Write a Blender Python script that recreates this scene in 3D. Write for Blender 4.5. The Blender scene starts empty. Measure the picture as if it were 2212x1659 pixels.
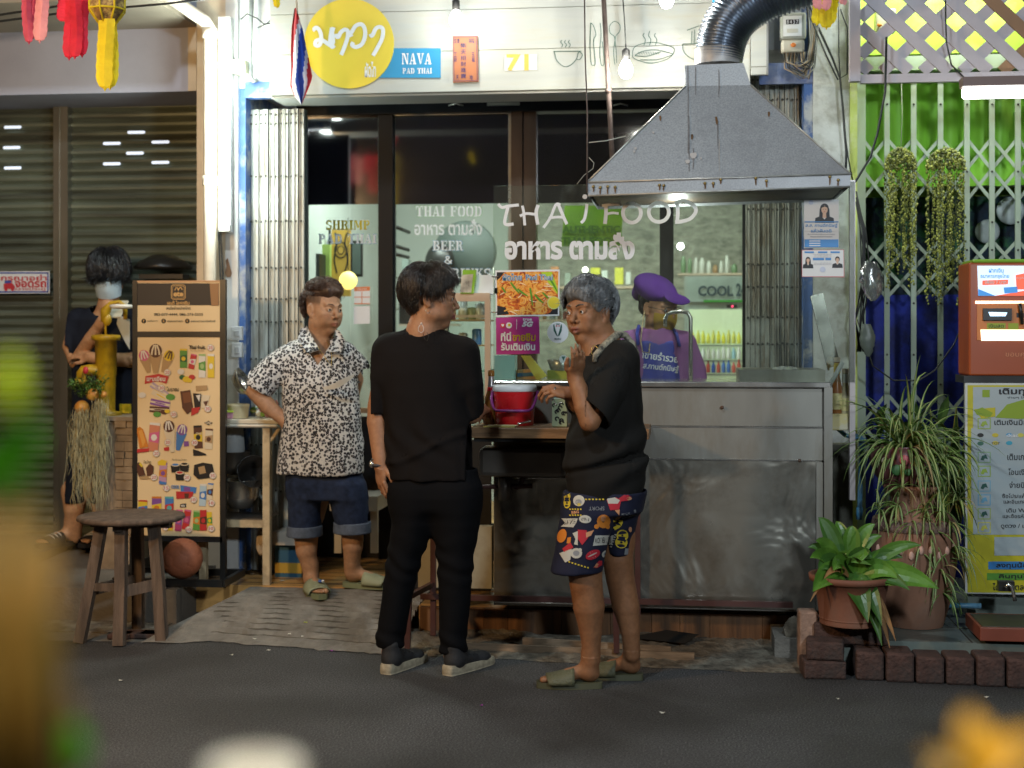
import bpy,bmesh,math,random
import numpy as np
from mathutils import Vector,Matrix,Euler
from mathutils.bvhtree import BVHTree
random.seed(7)
scene=bpy.context.scene
COL=scene.collection
rad=math.radians
FPX=50/36*2212
YAW=rad(7.0)
EYE=1.40
HOR=720.0
cam_d=bpy.data.cameras.new("camera")
cam=bpy.data.objects.new("camera",cam_d)
COL.objects.link(cam)
cam.location=(0,0,EYE)
cam.rotation_euler=(rad(90),0,YAW)
cam_d.lens=50
cam_d.sensor_width=36
cam_d.shift_y=-(829.5-HOR)/2212
cam_d.clip_start=0.05
cam_d.clip_end=500
cam_d.dof.use_dof=True
cam_d.dof.focus_distance=5.95
cam_d.dof.aperture_fstop=2.0
scene.camera=cam
world=bpy.data.worlds.new("World")
scene.world=world
world.use_nodes=True
nt=world.node_tree
sky=nt.nodes.new("ShaderNodeTexSky")
sky.sky_type='NISHITA'
sky.sun_disc=False
sky.sun_elevation=rad(-4)
sky.sun_rotation=rad(200)
bg=nt.nodes["Background"]
nt.links.new(sky.outputs[0],bg.inputs[0])
bg.inputs[1].default_value=0.10
vs=scene.view_settings
vs.view_transform='Standard'
vs.look='None'
vs.exposure=0.2
vs.gamma=1.0
try:
 scene.cycles.use_denoising=True
 scene.cycles.denoiser='OPENIMAGEDENOISE'
 scene.cycles.max_bounces=8
 scene.cycles.diffuse_bounces=3
 scene.cycles.glossy_bounces=3
 scene.cycles.transparent_max_bounces=16
 scene.cycles.sample_clamp_indirect=4.0
 scene.cycles.caustics_reflective=False
 scene.cycles.caustics_refractive=False
except Exception:
 pass
def area_light(name,loc,target,size,power,color,size_y=None,parent=None,spread=None):
 d=bpy.data.lights.new(name,'AREA')
 d.energy=power
 d.color=color
 d.size=size
 if size_y:
  d.shape='RECTANGLE'
  d.size_y=size_y
 if spread:
  d.spread=spread
 o=bpy.data.objects.new(name,d)
 COL.objects.link(o)
 o.location=loc
 o.rotation_euler=(Vector(target)-Vector(loc)).to_track_quat('-Z','Y').to_euler()
 if parent:
  o.parent=parent
  o.matrix_parent_inverse=parent.matrix_world.inverted()
 return o
def point_light(name,loc,power,color,r=0.03,parent=None):
 d=bpy.data.lights.new(name,'POINT')
 d.energy=power
 d.color=color
 d.shadow_soft_size=r
 o=bpy.data.objects.new(name,d)
 COL.objects.link(o)
 o.location=loc
 return o
WARM=(1.0,0.63,0.30)
COOL=(0.80,0.92,1.0)
TUBE=(0.86,1.0,0.93)
area_light("assumed_warm_light",(-3.3,3.2,2.4),(-0.8,6.8,1.0),0.25,62,WARM)  # assumed warm source out of view at front left; no lamp modelled
area_light("assumed_cool_light",(1.7,1.2,2.65),(0.3,6.6,1.2),0.30,88,(0.82,0.93,1.0))  # assumed unseen cool source, kept low to shine under the hood
area_light("assumed_high_light",(-1.6,2.2,5.2),(-0.6,6.8,1.4),0.35,100,(0.82,0.94,1.0))  # assumed overhead light without a fixture, added for the hair and wall
area_light("foreground_fill_light",(0.6,-0.9,5.0),(-0.1,0.9,1.0),0.25,14,(1.0,0.80,0.55),spread=rad(42))  # unseen light added high behind the camera to brighten the foreground table
_s,_c=math.sin(YAW),math.cos(YAW)
def V(px,py,Y):
 a=(px-1106)/FPX
 b=(HOR-py)/FPX
 t=Y/(_c+a*_s)
 return Vector(((-_s+a*_c)*t,Y,EYE+b*t))
def G(px,py,z=0.0):
 a=(px-1106)/FPX
 b=(HOR-py)/FPX
 t=(z-EYE)/b
 return Vector(((-_s+a*_c)*t,(_c+a*_s)*t,z))
def MPP(px,Y):
 a=(px-1106)/FPX
 return Y/(_c+a*_s)/FPX
def tag(o,label=None,cat=None,group=None,kind=None):
 if label:o["label"]=label
 if cat:o["category"]=cat
 if group:o["group"]=group
 if kind:o["kind"]=kind
 return o
def thing(name,loc,label,cat,group=None):
 o=bpy.data.objects.new(name,None)
 o.empty_display_size=0.1
 COL.objects.link(o)
 o.location=loc
 return tag(o,label,cat,group)
MATS={}
def mat(name,col,rough=0.6,metal=0.0,var=0.12,scale=6.0,bump=0.0,bscale=60.0,emit=0.0,ecol=None,dirt=None,dscale=3.0,damt=0.5,stretch=(1,1,1),spec=0.5,alpha=None,trans=0.0,coat=0.0,sheen=0.0,rvar=0.1,transl=0.0):
 if name in MATS:return MATS[name]
 m=bpy.data.materials.new(name)
 m.use_nodes=True
 n,l=m.node_tree.nodes,m.node_tree.links
 p=n["Principled BSDF"]
 tc=n.new("ShaderNodeTexCoord")
 mp=n.new("ShaderNodeMapping")
 mp.inputs["Scale"].default_value=stretch
 l.new(tc.outputs["Object"],mp.inputs[0])
 nz=n.new("ShaderNodeTexNoise")
 nz.inputs["Scale"].default_value=scale
 nz.inputs["Detail"].default_value=6
 l.new(mp.outputs[0],nz.inputs["Vector"])
 rmp=n.new("ShaderNodeValToRGB")
 c=Vector(col[:3])
 rmp.color_ramp.elements[0].position=0.3
 rmp.color_ramp.elements[1].position=0.7
 rmp.color_ramp.elements[0].color=(*[max(0,x*(1-var))for x in c],1)
 rmp.color_ramp.elements[1].color=(*[min(1,x*(1+var))for x in c],1)
 l.new(nz.outputs[0],rmp.inputs[0])
 out=rmp.outputs[0]
 if dirt:
  n2=n.new("ShaderNodeTexNoise")
  n2 .inputs["Scale"].default_value=dscale
  n2 .inputs["Detail"].default_value=8
  n2 .inputs["Roughness"].default_value=0.65
  l.new(mp.outputs[0],n2 .inputs["Vector"])
  r2=n.new("ShaderNodeValToRGB")
  r2 .color_ramp.elements[0].position=0.48
  r2 .color_ramp.elements[1].position=0.62
  l.new(n2 .outputs[0],r2 .inputs[0])
  mu=n.new("ShaderNodeMath");mu.operation='MULTIPLY';mu.inputs[1].default_value=damt
  l.new(r2 .outputs[0],mu.inputs[0])
  mx=n.new("ShaderNodeMixRGB")
  mx.inputs[2].default_value=(*dirt,1)
  l.new(mu.outputs[0],mx.inputs[0]);l.new(out,mx.inputs[1])
  out=mx.outputs[0]
 l.new(out,p.inputs["Base Color"])
 if rvar:
  mr=n.new("ShaderNodeMapRange")
  mr.inputs[3].default_value=max(0.02,rough-rvar)
  mr.inputs[4].default_value=min(1,rough+rvar)
  l.new(nz.outputs[0],mr.inputs[0]);l.new(mr.outputs[0],p.inputs["Roughness"])
 else:
  p.inputs["Roughness"].default_value=rough
 p.inputs["Metallic"].default_value=metal
 p.inputs["Specular IOR Level"].default_value=spec
 if bump:
  n3=n.new("ShaderNodeTexNoise");n3 .inputs["Scale"].default_value=bscale;n3 .inputs["Detail"].default_value=5
  l.new(mp.outputs[0],n3 .inputs["Vector"])
  b=n.new("ShaderNodeBump");b.inputs["Strength"].default_value=bump;b.inputs["Distance"].default_value=0.01
  l.new(n3 .outputs[0],b.inputs["Height"]);l.new(b.outputs[0],p.inputs["Normal"])
 if emit:
  p.inputs["Emission Color"].default_value=(*(ecol or col)[:3],1)
  p.inputs["Emission Strength"].default_value=emit
 if trans:p.inputs["Transmission Weight"].default_value=trans
 if alpha is not None:p.inputs["Alpha"].default_value=alpha
 if coat:p.inputs["Coat Weight"].default_value=coat
 if sheen:p.inputs["Sheen Weight"].default_value=sheen
 if transl:
  tl=n.new("ShaderNodeBsdfTranslucent");l.new(out,tl.inputs[0])
  ms=n.new("ShaderNodeMixShader");ms.inputs[0].default_value=transl
  mo=[x for x in n if x.type=='OUTPUT_MATERIAL'][0]
  l.new(p.outputs[0],ms.inputs[1]);l.new(tl.outputs[0],ms.inputs[2]);l.new(ms.outputs[0],mo.inputs[0])
 MATS[name]=m
 return m
def flat(name,col,rough=0.6,**k):
 k.setdefault("var",0.04);k.setdefault("rvar",0)
 return mat(name,col,rough,**k)
def glass_mat(name,tint=(1,1,1),refl=0.08,rough=0.02,dirt=0.0,opac=0.0,opcol=(0.5,0.55,0.5)):
 if name in MATS:return MATS[name]
 m=bpy.data.materials.new(name);m.use_nodes=True
 n,l=m.node_tree.nodes,m.node_tree.links
 n.clear()
 o=n.new("ShaderNodeOutputMaterial")
 t=n.new("ShaderNodeBsdfTransparent");t.inputs[0].default_value=(*tint,1)
 g=n.new("ShaderNodeBsdfGlossy");g.inputs["Roughness"].default_value=rough
 fr=n.new("ShaderNodeFresnel");fr.inputs[0].default_value=1.5
 ad=n.new("ShaderNodeMath");ad.operation='ADD';ad.inputs[1].default_value=refl-0.04;ad.use_clamp=True
 l.new(fr.outputs[0],ad.inputs[0])
 mx=n.new("ShaderNodeMixShader")
 l.new(ad.outputs[0],mx.inputs[0]);l.new(t.outputs[0],mx.inputs[1]);l.new(g.outputs[0],mx.inputs[2])
 last=mx.outputs[0]
 if opac or dirt:
  d=n.new("ShaderNodeBsdfDiffuse");d.inputs[0].default_value=(*opcol,1)
  tc=n.new("ShaderNodeTexCoord")
  nz=n.new("ShaderNodeTexNoise");nz.inputs["Scale"].default_value=9;nz.inputs["Detail"].default_value=9;nz.inputs["Roughness"].default_value=0.7
  mp=n.new("ShaderNodeMapping");mp.inputs["Scale"].default_value=(1,1,0.35)
  l.new(tc.outputs["Object"],mp.inputs[0]);l.new(mp.outputs[0],nz.inputs["Vector"])
  mr=n.new("ShaderNodeMapRange");mr.inputs[1].default_value=0.45;mr.inputs[2].default_value=0.75
  mr.inputs[3].default_value=opac;mr.inputs[4].default_value=min(1,opac+dirt)
  l.new(nz.outputs[0],mr.inputs[0])
  m2=n.new("ShaderNodeMixShader")
  l.new(mr.outputs[0],m2 .inputs[0]);l.new(last,m2 .inputs[1]);l.new(d.outputs[0],m2 .inputs[2])
  last=m2 .outputs[0]
 l.new(last,o.inputs[0])
 MATS[name]=m
 return m
def emis(name,col,s):
 if name in MATS:return MATS[name]
 m=bpy.data.materials.new(name);m.use_nodes=True
 n,l=m.node_tree.nodes,m.node_tree.links
 p=n["Principled BSDF"]
 p.inputs["Base Color"].default_value=(*col,1)
 p.inputs["Emission Color"].default_value=(*col,1)
 p.inputs["Emission Strength"].default_value=s
 nz=n.new("ShaderNodeTexNoise");nz.inputs["Scale"].default_value=4
 mr=n.new("ShaderNodeMapRange");mr.inputs[3].default_value=s*0.93;mr.inputs[4].default_value=s*1.07
 l.new(nz.outputs[0],mr.inputs[0]);l.new(mr.outputs[0],p.inputs["Emission Strength"])
 MATS[name]=m
 return m
_tcache={}
def text_geo(body,bold=0.0,shear=0.0):
 k=(body,bold,shear)
 if k in _tcache:return _tcache[k]
 cu=bpy.data.curves.new("t",'FONT')
 cu.body=body;cu.offset=bold;cu.shear=shear;cu.resolution_u=3
 cu.fill_mode='FRONT'
 o=bpy.data.objects.new("t",cu)
 COL.objects.link(o)
 dg=bpy.context.evaluated_depsgraph_get()
 me=bpy.data.meshes.new_from_object(o.evaluated_get(dg))
 vs=[v.co.copy()for v in me.vertices]
 fs=[tuple(p.vertices)for p in me.polygons]
 bpy.data.objects.remove(o);bpy.data.curves.remove(cu);bpy.data.meshes.remove(me)
 par=list(range(len(vs)))
 def fd(i):
  while par[i]!=i:
   par[i]=par[par[i]];i=par[i]
  return i
 for f in fs:
  for q_ in f[1:]:par[fd(q_)]=fd(f[0])
 ids={}
 cmp_=[ids.setdefault(fd(i),len(ids))%12 for i in range(len(vs))]
 if vs:
  x0=min(v.x for v in vs);x1=max(v.x for v in vs);y0=min(v.y for v in vs);y1=max(v.y for v in vs)
  vs=[((v.x-x0)/max(1e-6,x1-x0),(v.y-y0)/max(1e-6,y1-y0),-5e-5*c_)for v,c_ in zip(vs,cmp_)]
  asp=(x1-x0)/max(1e-6,y1-y0)
 else:
  asp=1
 _tcache[k]=(vs,fs,asp)
 return _tcache[k]
def wl(o):
 return o.location+(wl(o.parent)if o.parent else Vector((0,0,0)))
_B,_H=0.26,0.10
GLY={'N':[('r',0,0,.30,_H),('r',0,.9,.26,1),('r',.70,.9,1,1),('r',.08,0,.20,.95),('r',.80,0,.92,1),('p',[(.18,1),(.44,1),(.92,.02),(.70,.02)])],'A':[('r',0,0,.32,_H),('r',.54,0,1,_H),('p',[(.10,.06),(.22,.06),(.50,.92),(.42,.98)]),('p',[(.48,1),(.62,1),(.94,.06),(.62,.06)]),('r',.28,.28,.62,.38)],'V':[('r',0,.9,.46,1),('r',.68,.9,1,1),('p',[(.06,.94),(.38,.94),(.58,.05),(.46,0)]),('p',[(.90,.94),(.78,.94),(.54,.12),(.60,.04)])],'P':[('r',0,0,.52,_H),('r',0,.9,.40,1),('r',.10,0,.40,1),('s',.22,[(.48,.93),(.72,.90),(.84,.72),(.72,.54),(.48,.50)])],'D':[('r',0,0,.42,_H),('r',0,.9,.42,1),('r',.10,0,.40,1),('s',.24,[(.50,.93),(.76,.84),(.86,.5),(.76,.16),(.50,.07)])],'T':[('r',.34,0,.66,.86),('r',.22,0,.78,_H),('r',0,.88,.44,1),('r',.56,.88,1,1),('r',0,.66,.10,1),('r',.90,.66,1,1)],'H':[('r',.06,0,.34,1),('r',.66,0,.94,1),('r',0,0,.42,_H),('r',0,.9,.42,1),('r',.58,0,1,_H),('r',.58,.9,1,1),('r',.40,.45,.60,.56)],'I':[('r',.22,0,.78,1),('r',0,0,1,_H),('r',0,.9,1,1)],'F':[('r',.10,0,.42,1),('r',0,0,.56,_H),('r',0,.9,.48,1),('r',.54,.88,.94,1),('r',.84,.66,.94,1),('r',.48,.45,.76,.56),('r',.68,.36,.76,.66)],'E':[('r',.10,0,.42,1),('r',0,0,.46,_H),('r',0,.9,.46,1),('r',.54,.88,.94,1),('r',.84,.70,.94,1),('r',.48,.45,.74,.56),('r',.68,.36,.76,.66),('r',.54,0,.98,.12),('r',.88,0,.98,.32)],'O':[('s',.26,[(.42,.96),(.18,.82),(.14,.5),(.18,.18),(.42,.04)]),('s',.26,[(.58,.96),(.82,.82),(.86,.5),(.82,.18),(.58,.04)])],'C':[('s',.26,[(.46,.96),(.18,.84),(.14,.5),(.18,.16),(.46,.04)]),('s',.13,[(.56,.95),(.78,.90),(.88,.70)]),('s',.13,[(.56,.05),(.80,.10),(.92,.30)]),('r',.86,.64,.96,.98)],'R':[('r',.10,0,.38,1),('r',0,0,.44,_H),('r',0,.9,.38,1),('s',.20,[(.46,.93),(.70,.90),(.78,.74),(.68,.56),(.46,.53)]),('s',.24,[(.56,.48),(.72,.36),(.76,.10),(.98,.06)])],'B':[('r',.10,0,.40,1),('r',0,0,.42,_H),('r',0,.9,.42,1),('s',.19,[(.48,.93),(.70,.89),(.77,.74),(.68,.58),(.48,.55)]),('s',.21,[(.48,.47),(.74,.42),(.84,.26),(.74,.10),(.48,.07)])],'S':[('s',.22,[(.82,.84),(.60,.94),(.26,.88),(.16,.70),(.30,.56)]),('s',.24,[(.70,.46),(.86,.30),(.74,.10),(.42,.05),(.14,.16)]),('r',.80,.68,.90,1),('r',.08,0,.18,.32),('p',[(.26,.64),(.40,.60),(.82,.36),(.66,.36)])],'M':[('r',.06,0,.16,.96),('r',.70,0,.94,1),('r',0,0,.26,_H),('r',.62,0,1,_H),('r',0,.9,.22,1),('r',.78,.9,1,1),('p',[(.12,1),(.34,1),(.54,.25),(.44,.10)]),('p',[(.72,1),(.80,.96),(.56,.16),(.50,.26)])],'K':[('r',.10,0,.40,1),('r',0,0,.48,_H),('r',0,.9,.48,1),('s',.12,[(.80,.94),(.46,.50)]),('s',.26,[(.52,.56),(.86,.06)]),('r',.64,.9,.98,1),('r',.60,0,1,_H)],'&':[('s',.16,[(.90,.50),(.70,.14),(.34,.05),(.12,.24),(.30,.50),(.60,.72),(.56,.92),(.34,.92),(.28,.74),(.50,.45),(.92,.05)])],}
GW={'I':.52,'M':1.2,'&':.9,'F':.88,'E':.92,' ':.55,'S':.85,'P':.9}
def stencil(mb,body,x0,y0,x1,y1,Y,m,P=None):
 gap=.12
 tot=sum(GW.get(ch,1)for ch in body)+gap*(len(body)-1)
 u=(x1-x0)/tot
 if P is None:P=lambda x,y:V(x,y,Y)
 x=x0
 for ch in body:
  w=GW.get(ch,1)*u
  f=lambda a,b,x=x,w=w:(x+a*w,y1+(y0-y1)*b)
  for g in GLY.get(ch,[]):
   mb.n=(mb.n+1)%30;L_=Vector((0,-4e-5*mb.n,0))
   if g[0]=='r':
    a,b,c,d=g[1:]
    mb.add([P(*f(a,b))+L_,P(*f(c,b))+L_,P(*f(c,d))+L_,P(*f(a,d))+L_],[(0,1,2,3)],m)
   elif g[0]=='p':
    mb.add([P(*f(*q))+L_ for q in g[1]],[tuple(range(len(g[1])))],m)
   else:
    h=(y1-y0)
    mb.stroke([f(*q)for q in g[2]],g[1]*w,Y,m,P=P)
  x+=w+gap*u
class MB:
 def __init__(s):
  s.v=[];s.f=[];s.m=[];s.mats=[];s.sm=[];s.n=0
 def mi(s,m):
  if m not in s.mats:s.mats.append(m)
  return s.mats.index(m)
 def add(s,vs,fs,m,smooth=False):
  b=len(s.v);s.v+=[tuple(v)for v in vs];k=s.mi(m)
  for f in fs:
   s.f.append(tuple(i+b for i in f));s.m.append(k);s.sm.append(smooth)
 def box(s,x0,x1,y0,y1,z0,z1,m,M=None):
  vs=[Vector((x,y,z))for x in(x0,x1)for y in(y0,y1)for z in(z0,z1)]
  if M:vs=[M@v for v in vs]
  s.add(vs,[(0,1,3,2),(4,6,7,5),(0,4,5,1),(2,3,7,6),(0,2,6,4),(1,5,7,3)],m)
 def pbox(s,x0,y0,x1,y1,Y,dep,m):
  xa=V(x0,0,Y).x;xb=V(x1,0,Y).x
  mx=(x0+x1)/2
  s.box(xa,xb,Y,Y+dep,V(mx,y1,Y).z,V(mx,y0,Y).z,m)
 def quad(s,a,b,c,d,m):s.add([a,b,c,d],[(0,1,2,3)],m)
 def pquad(s,pts,Y,m,th=0.0):
  vs=[V(x,y,Y)for x,y in pts]
  s.add(vs,[tuple(range(len(vs)))],m)
  if th:
   n=len(vs)
   vb=[v+Vector((0,th,0))for v in vs]
   s.add(vs+vb,[(i,(i+1)%n,n+(i+1)%n,n+i)for i in range(n)]+[tuple(range(2*n-1,n-1,-1))],m)
 def text(s,body,x0,y0,x1,y1,Y,m,bold=0.0,shear=0.0,P=None,fit=True):
  vs,fs,asp=text_geo(body,bold,shear)
  if P is None:
   A=V(x0,y1,Y);B=V(x1,y1,Y);C=V(x0,y0,Y)
   B.z=A.z+(V(x1,y1,Y).z-A.z)
   s.add([A+(B-A)*u+(C-A)*w+Vector((0,e,0))for u,w,e in vs],fs,m)
  else:
   s.add([P(x0+(x1-x0)*u,y1+(y0-y1)*w)+Vector((0,e,0))for u,w,e in vs],fs,m)
 def tube(s,pts,r,m,seg=8,smooth=True,caps=True):
  pts=[Vector(p)for p in pts]
  n=len(pts)
  rs=r if isinstance(r,(list,tuple))else[r]*n
  t0=(pts[1]-pts[0]).normalized()
  up=Vector((0,0,1))if abs(t0 .z)<0.9 else Vector((1,0,0))
  u=t0 .cross(up).normalized()
  vs=[]
  for i,p in enumerate(pts):
   t=(pts[min(n-1,i+1)]-pts[max(0,i-1)])
   t=t.normalized()if t.length>1e-9 else t0
   u=(u-t*u.dot(t)).normalized()
   w=t.cross(u)
   for k in range(seg):
    a=2*math.pi*k/seg
    vs.append(p+(u*math.cos(a)+w*math.sin(a))*rs[i])
  fs=[(i*seg+k,i*seg+(k+1)%seg,(i+1)*seg+(k+1)%seg,(i+1)*seg+k)for i in range(n-1)for k in range(seg)]
  if caps:
   fs.append(tuple(range(seg-1,-1,-1)));fs.append(tuple(range((n-1)*seg,n*seg)))
  s.add(vs,fs,m,smooth)
 def lathe(s,prof,c,m,seg=24,M=None,smooth=True,sq=0.0):
  vs=[]
  c=Vector(c)
  for r,z in prof:
   for k in range(seg):
    a=2*math.pi*k/seg
    v=Vector((r*math.cos(a),r*math.sin(a),z))
    vs.append(c+(M@v if M else v))
  n=len(prof)
  fs=[(i*seg+k,i*seg+(k+1)%seg,(i+1)*seg+(k+1)%seg,(i+1)*seg+k)for i in range(n-1)for k in range(seg)]
  s.add(vs,fs,m,smooth)
  if prof[0][0]>1e-5:s.add(vs[:seg],[tuple(range(seg-1,-1,-1))],m)
  if prof[-1][0]>1e-5:s.add(vs[-seg:],[tuple(range(seg))],m)
 def ball(s,c,r,m,M=None,seg=16,rings=10):
  if not isinstance(r,(tuple,list)):r=(r,r,r)
  vs=[];c=Vector(c)
  for i in range(rings+1):
   th=math.pi*i/rings
   for k in range(seg):
    a=2*math.pi*k/seg
    v=Vector((r[0]*math.sin(th)*math.cos(a),r[1]*math.sin(th)*math.sin(a),r[2]*math.cos(th)))
    vs.append(c+(M@v if M else v))
  fs=[(i*seg+k,(i+1)*seg+k,(i+1)*seg+(k+1)%seg,i*seg+(k+1)%seg)for i in range(rings)for k in range(seg)]
  s.add(vs,fs,m,True)
 def disc(s,px,py,r,Y,m,seg=28,ry=None):
  vs=[V(px+r*math.cos(2*math.pi*k/seg),py+(ry or r)*math.sin(2*math.pi*k/seg),Y)for k in range(seg)]
  s.add(vs,[tuple(range(seg-1,-1,-1))],m)
 def stroke(s,pts,w,Y,m,P=None,closed=False,taper=False):
  if P is None:P=lambda x,y:V(x,y,Y)
  q=[]
  n=len(pts)
  if n==2:q=list(pts)
  else:
   for i in range(n-1):
    p0=pts[max(0,i-1)];p1=pts[i];p2=pts[i+1];p3=pts[min(n-1,i+2)]
    for k in range(5):
     t=k/5
     q.append(tuple(0.5*((2*p1[j])+(-p0[j]+p2[j])*t+(2*p0[j]-5*p1[j]+4*p2[j]-p3[j])*t*t+(-p0[j]+3*p1[j]-3*p2[j]+p3[j])*t**3)for j in(0,1)))
   q.append(tuple(pts[-1]))
  vs=[]
  for i,p in enumerate(q):
   a=q[max(0,i-1)];b=q[min(len(q)-1,i+1)]
   dx,dy=b[0]-a[0],b[1]-a[1]
   L=math.hypot(dx,dy)or 1
   ww=w/2
   if taper:ww*=0.45+0.55*math.sin(math.pi*min(1,0.15+i/len(q)))
   vs.append(P(p[0]-dy/L*ww,p[1]+dx/L*ww));vs.append(P(p[0]+dy/L*ww,p[1]-dx/L*ww))
  s.n=(s.n+1)%30
  L_=Vector((0,-4e-5,0))
  vs=[v+L_*s.n+L_*(.05*i)for i,v in enumerate(vs)]
  s.add(vs,[(2*i,2*i+2,2*i+3,2*i+1)for i in range(len(q)-1)],m)
 def build(s,name,parent=None,origin=None,smooth=None,bevel=0.0,sub=0):
  me=bpy.data.meshes.new(name)
  vs=s.v
  pw=wl(parent)if parent is not None else None
  if parent is not None and origin is None:origin=pw
  if origin is None and s.v:
   a=np.array(s.v)
   origin=Vector(((a[:,0].min()+a[:,0].max())/2,(a[:,1].min()+a[:,1].max())/2,a[:,2].min()))
  origin=Vector(origin)
  vs=[(v[0]-origin.x,v[1]-origin.y,v[2]-origin.z)for v in s.v]
  me.from_pydata(vs,[],s.f)
  for m in s.mats:me.materials.append(m)
  me.polygons.foreach_set("material_index",s.m)
  me.polygons.foreach_set("use_smooth",[bool(x)if smooth is None else smooth for x in s.sm])
  me.update()
  o=bpy.data.objects.new(name,me)
  COL.objects.link(o)
  if parent is not None:
   o.parent=parent
   o.location=origin-pw
  else:
   o.location=origin
  if bevel:
   md=o.modifiers.new("b",'BEVEL');md.width=bevel;md.segments=2;md.limit_method='ANGLE';md.angle_limit=rad(40)
  return o
def top(mb,name,label,cat,group=None,kind=None,**k):
 return tag(mb.build(name,**k),label,cat,group,kind)
def rotm(ax,deg):return Matrix.Rotation(rad(deg),3,ax)
def rod(mb,a,b,r,m,seg=8):mb.tube([a,b],r,m,seg)
def bar(mb,a,b,w,d,m):
 a=Vector(a);b=Vector(b);t=(b-a).normalized()
 up=Vector((0,1,0))if abs(t.y)<0.9 else Vector((1,0,0))
 u=t.cross(up).normalized()*w/2;n=u.cross(t).normalized()*d/2
 vs=[p+x for p in(a,b)for x in(u+n,u-n,-u-n,-u+n)]
 mb.add(vs,[(0,1,2,3),(7,6,5,4),(0,4,5,1),(1,5,6,2),(2,6,7,3),(3,7,4,0)],m)
def asphalt_mat():
 m=bpy.data.materials.new("asphalt");m.use_nodes=True
 n,l=m.node_tree.nodes,m.node_tree.links
 p=n["Principled BSDF"]
 tc=n.new("ShaderNodeTexCoord")
 a=n.new("ShaderNodeTexNoise");a.inputs["Scale"].default_value=150;a.inputs["Detail"].default_value=3
 b=n.new("ShaderNodeTexNoise");b.inputs["Scale"].default_value=1.6;b.inputs["Detail"].default_value=7
 v=n.new("ShaderNodeTexVoronoi");v.inputs["Scale"].default_value=110
 for x in(a,b,v):l.new(tc.outputs["Object"],x.inputs["Vector"])
 r=n.new("ShaderNodeValToRGB");e=r.color_ramp.elements
 e[0].position=.34;e[0].color=(.014,.014,.016,1);e[1].position=.72;e[1].color=(.20,.195,.19,1)
 e2=e.new(.55);e2 .color=(.072,.071,.071,1)
 l.new(a.outputs[0],r.inputs[0])
 r2=n.new("ShaderNodeValToRGB");r2 .color_ramp.elements[0].position=.35;r2 .color_ramp.elements[0].color=(.62,.6,.58,1)
 r2 .color_ramp.elements[1].position=.65;r2 .color_ramp.elements[1].color=(1.15,1.15,1.17,1)
 l.new(b.outputs[0],r2 .inputs[0])
 mx=n.new("ShaderNodeMixRGB");mx.blend_type='MULTIPLY';mx.inputs[0].default_value=1
 l.new(r.outputs[0],mx.inputs[1]);l.new(r2 .outputs[0],mx.inputs[2]);l.new(mx.outputs[0],p.inputs["Base Color"])
 mr=n.new("ShaderNodeMapRange");mr.inputs[3].default_value=.5;mr.inputs[4].default_value=.85
 l.new(b.outputs[0],mr.inputs[0]);l.new(mr.outputs[0],p.inputs["Roughness"])
 bp=n.new("ShaderNodeBump");bp.inputs["Strength"].default_value=.5;bp.inputs["Distance"].default_value=.008
 mm=n.new("ShaderNodeMath");l.new(a.outputs[0],mm.inputs[0]);l.new(v.outputs[0],mm.inputs[1])
 l.new(mm.outputs[0],bp.inputs["Height"]);l.new(bp.outputs[0],p.inputs["Normal"])
 return m
M_asph=asphalt_mat()
M_conc=mat("concrete",(.20,.185,.16),.85,var=.25,scale=14,bump=.5,bscale=90,dirt=(.07,.055,.04),dscale=4)
M_concw=mat("pavement_concrete",(.17,.15,.125),.8,var=.2,scale=6,bump=.4,bscale=60,dirt=(.06,.05,.04),dscale=3)
M_dirt=mat("dirt",(.12,.10,.075),.9,var=.5,scale=25,bump=1.0,bscale=45,dirt=(.25,.23,.18),dscale=12,damt=.6)
M_soil=mat("ground_far",(.04,.038,.036),.9)
mb=MB();mb.box(-60,60,-60,80,-.30,-.012,M_soil)
top(mb,"ground",None,None,kind="structure")
edge=[G(*p)for p in((-500,1372),(-200,1378),(160,1384),(376,1388),(470,1384),(560,1392),(640,1396),(700,1404),(760,1406),(850,1414),(1000,1418),(1300,1434),(1560,1448),(1790,1456),(2000,1466),(2212,1474),(2700,1490))]
r=random.Random(3)
e2=[]
for a,b in zip(edge[:-1],edge[1:]):
 for k in range(8):
  p=a.lerp(b,k/8);e2 .append(Vector((p.x,p.y+r.uniform(-.012,.012),0)))
e2 .append(edge[-1])
mb=MB()
n=len(e2)
lo=[Vector((p.x,-8,0))for p in e2]
mb.add(e2+lo,[(i,n+i,n+i+1,i+1)for i in range(n-1)],M_asph)
mb.box(-60,e2[0].x,-8,20,-.01,-.004,M_asph);mb.box(e2[-1].x,60,-8,20,-.01,-.004,M_asph);
top(mb,"road",None,None,kind="structure",origin=(0,0,0))
FZ=.14
def gpoly(pts,z0,z1,mm,name):
 m_=MB()
 n=len(pts)
 m_.add([(x,y,z1)for x,y in pts],[tuple(range(n))],mm)
 m_.add([(x,y,z1)for x,y in pts]+[(x,y,z0)for x,y in pts],[(i,(i+1)%n,n+(i+1)%n,n+i)for i in range(n)],mm)
 return m_
xs=V(378,0,6.6).x
mb=MB()
xl=-7.0
yA=6.62
mb.add([(xl,yA,-.01),(xs,yA,-.01),(xs,yA,.16),(xl,yA,.16),(xs,yA+.25,.17),(xl,yA+.25,.17),(xs,8.2,.23),(xl,8.2,.23),(xs,8.2,-.01)],[(0,1,2,3),(3,2,4,5),(5,4,6,7),(1,8,6,4,2)],M_concw)
mb.box(xl,xs+.1,6.2,yA,-.01,-.003,M_concw)
mb.box(xl,xs-.02,6.37,yA,-.003,.002,M_dirt)
for k in range(5):
 x=xs-.35-k*.62
 mb.box(x,x+.012,yA+.25,8.1,.17,.2335,flat("joint_dark",(.03,.025,.02)))
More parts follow.
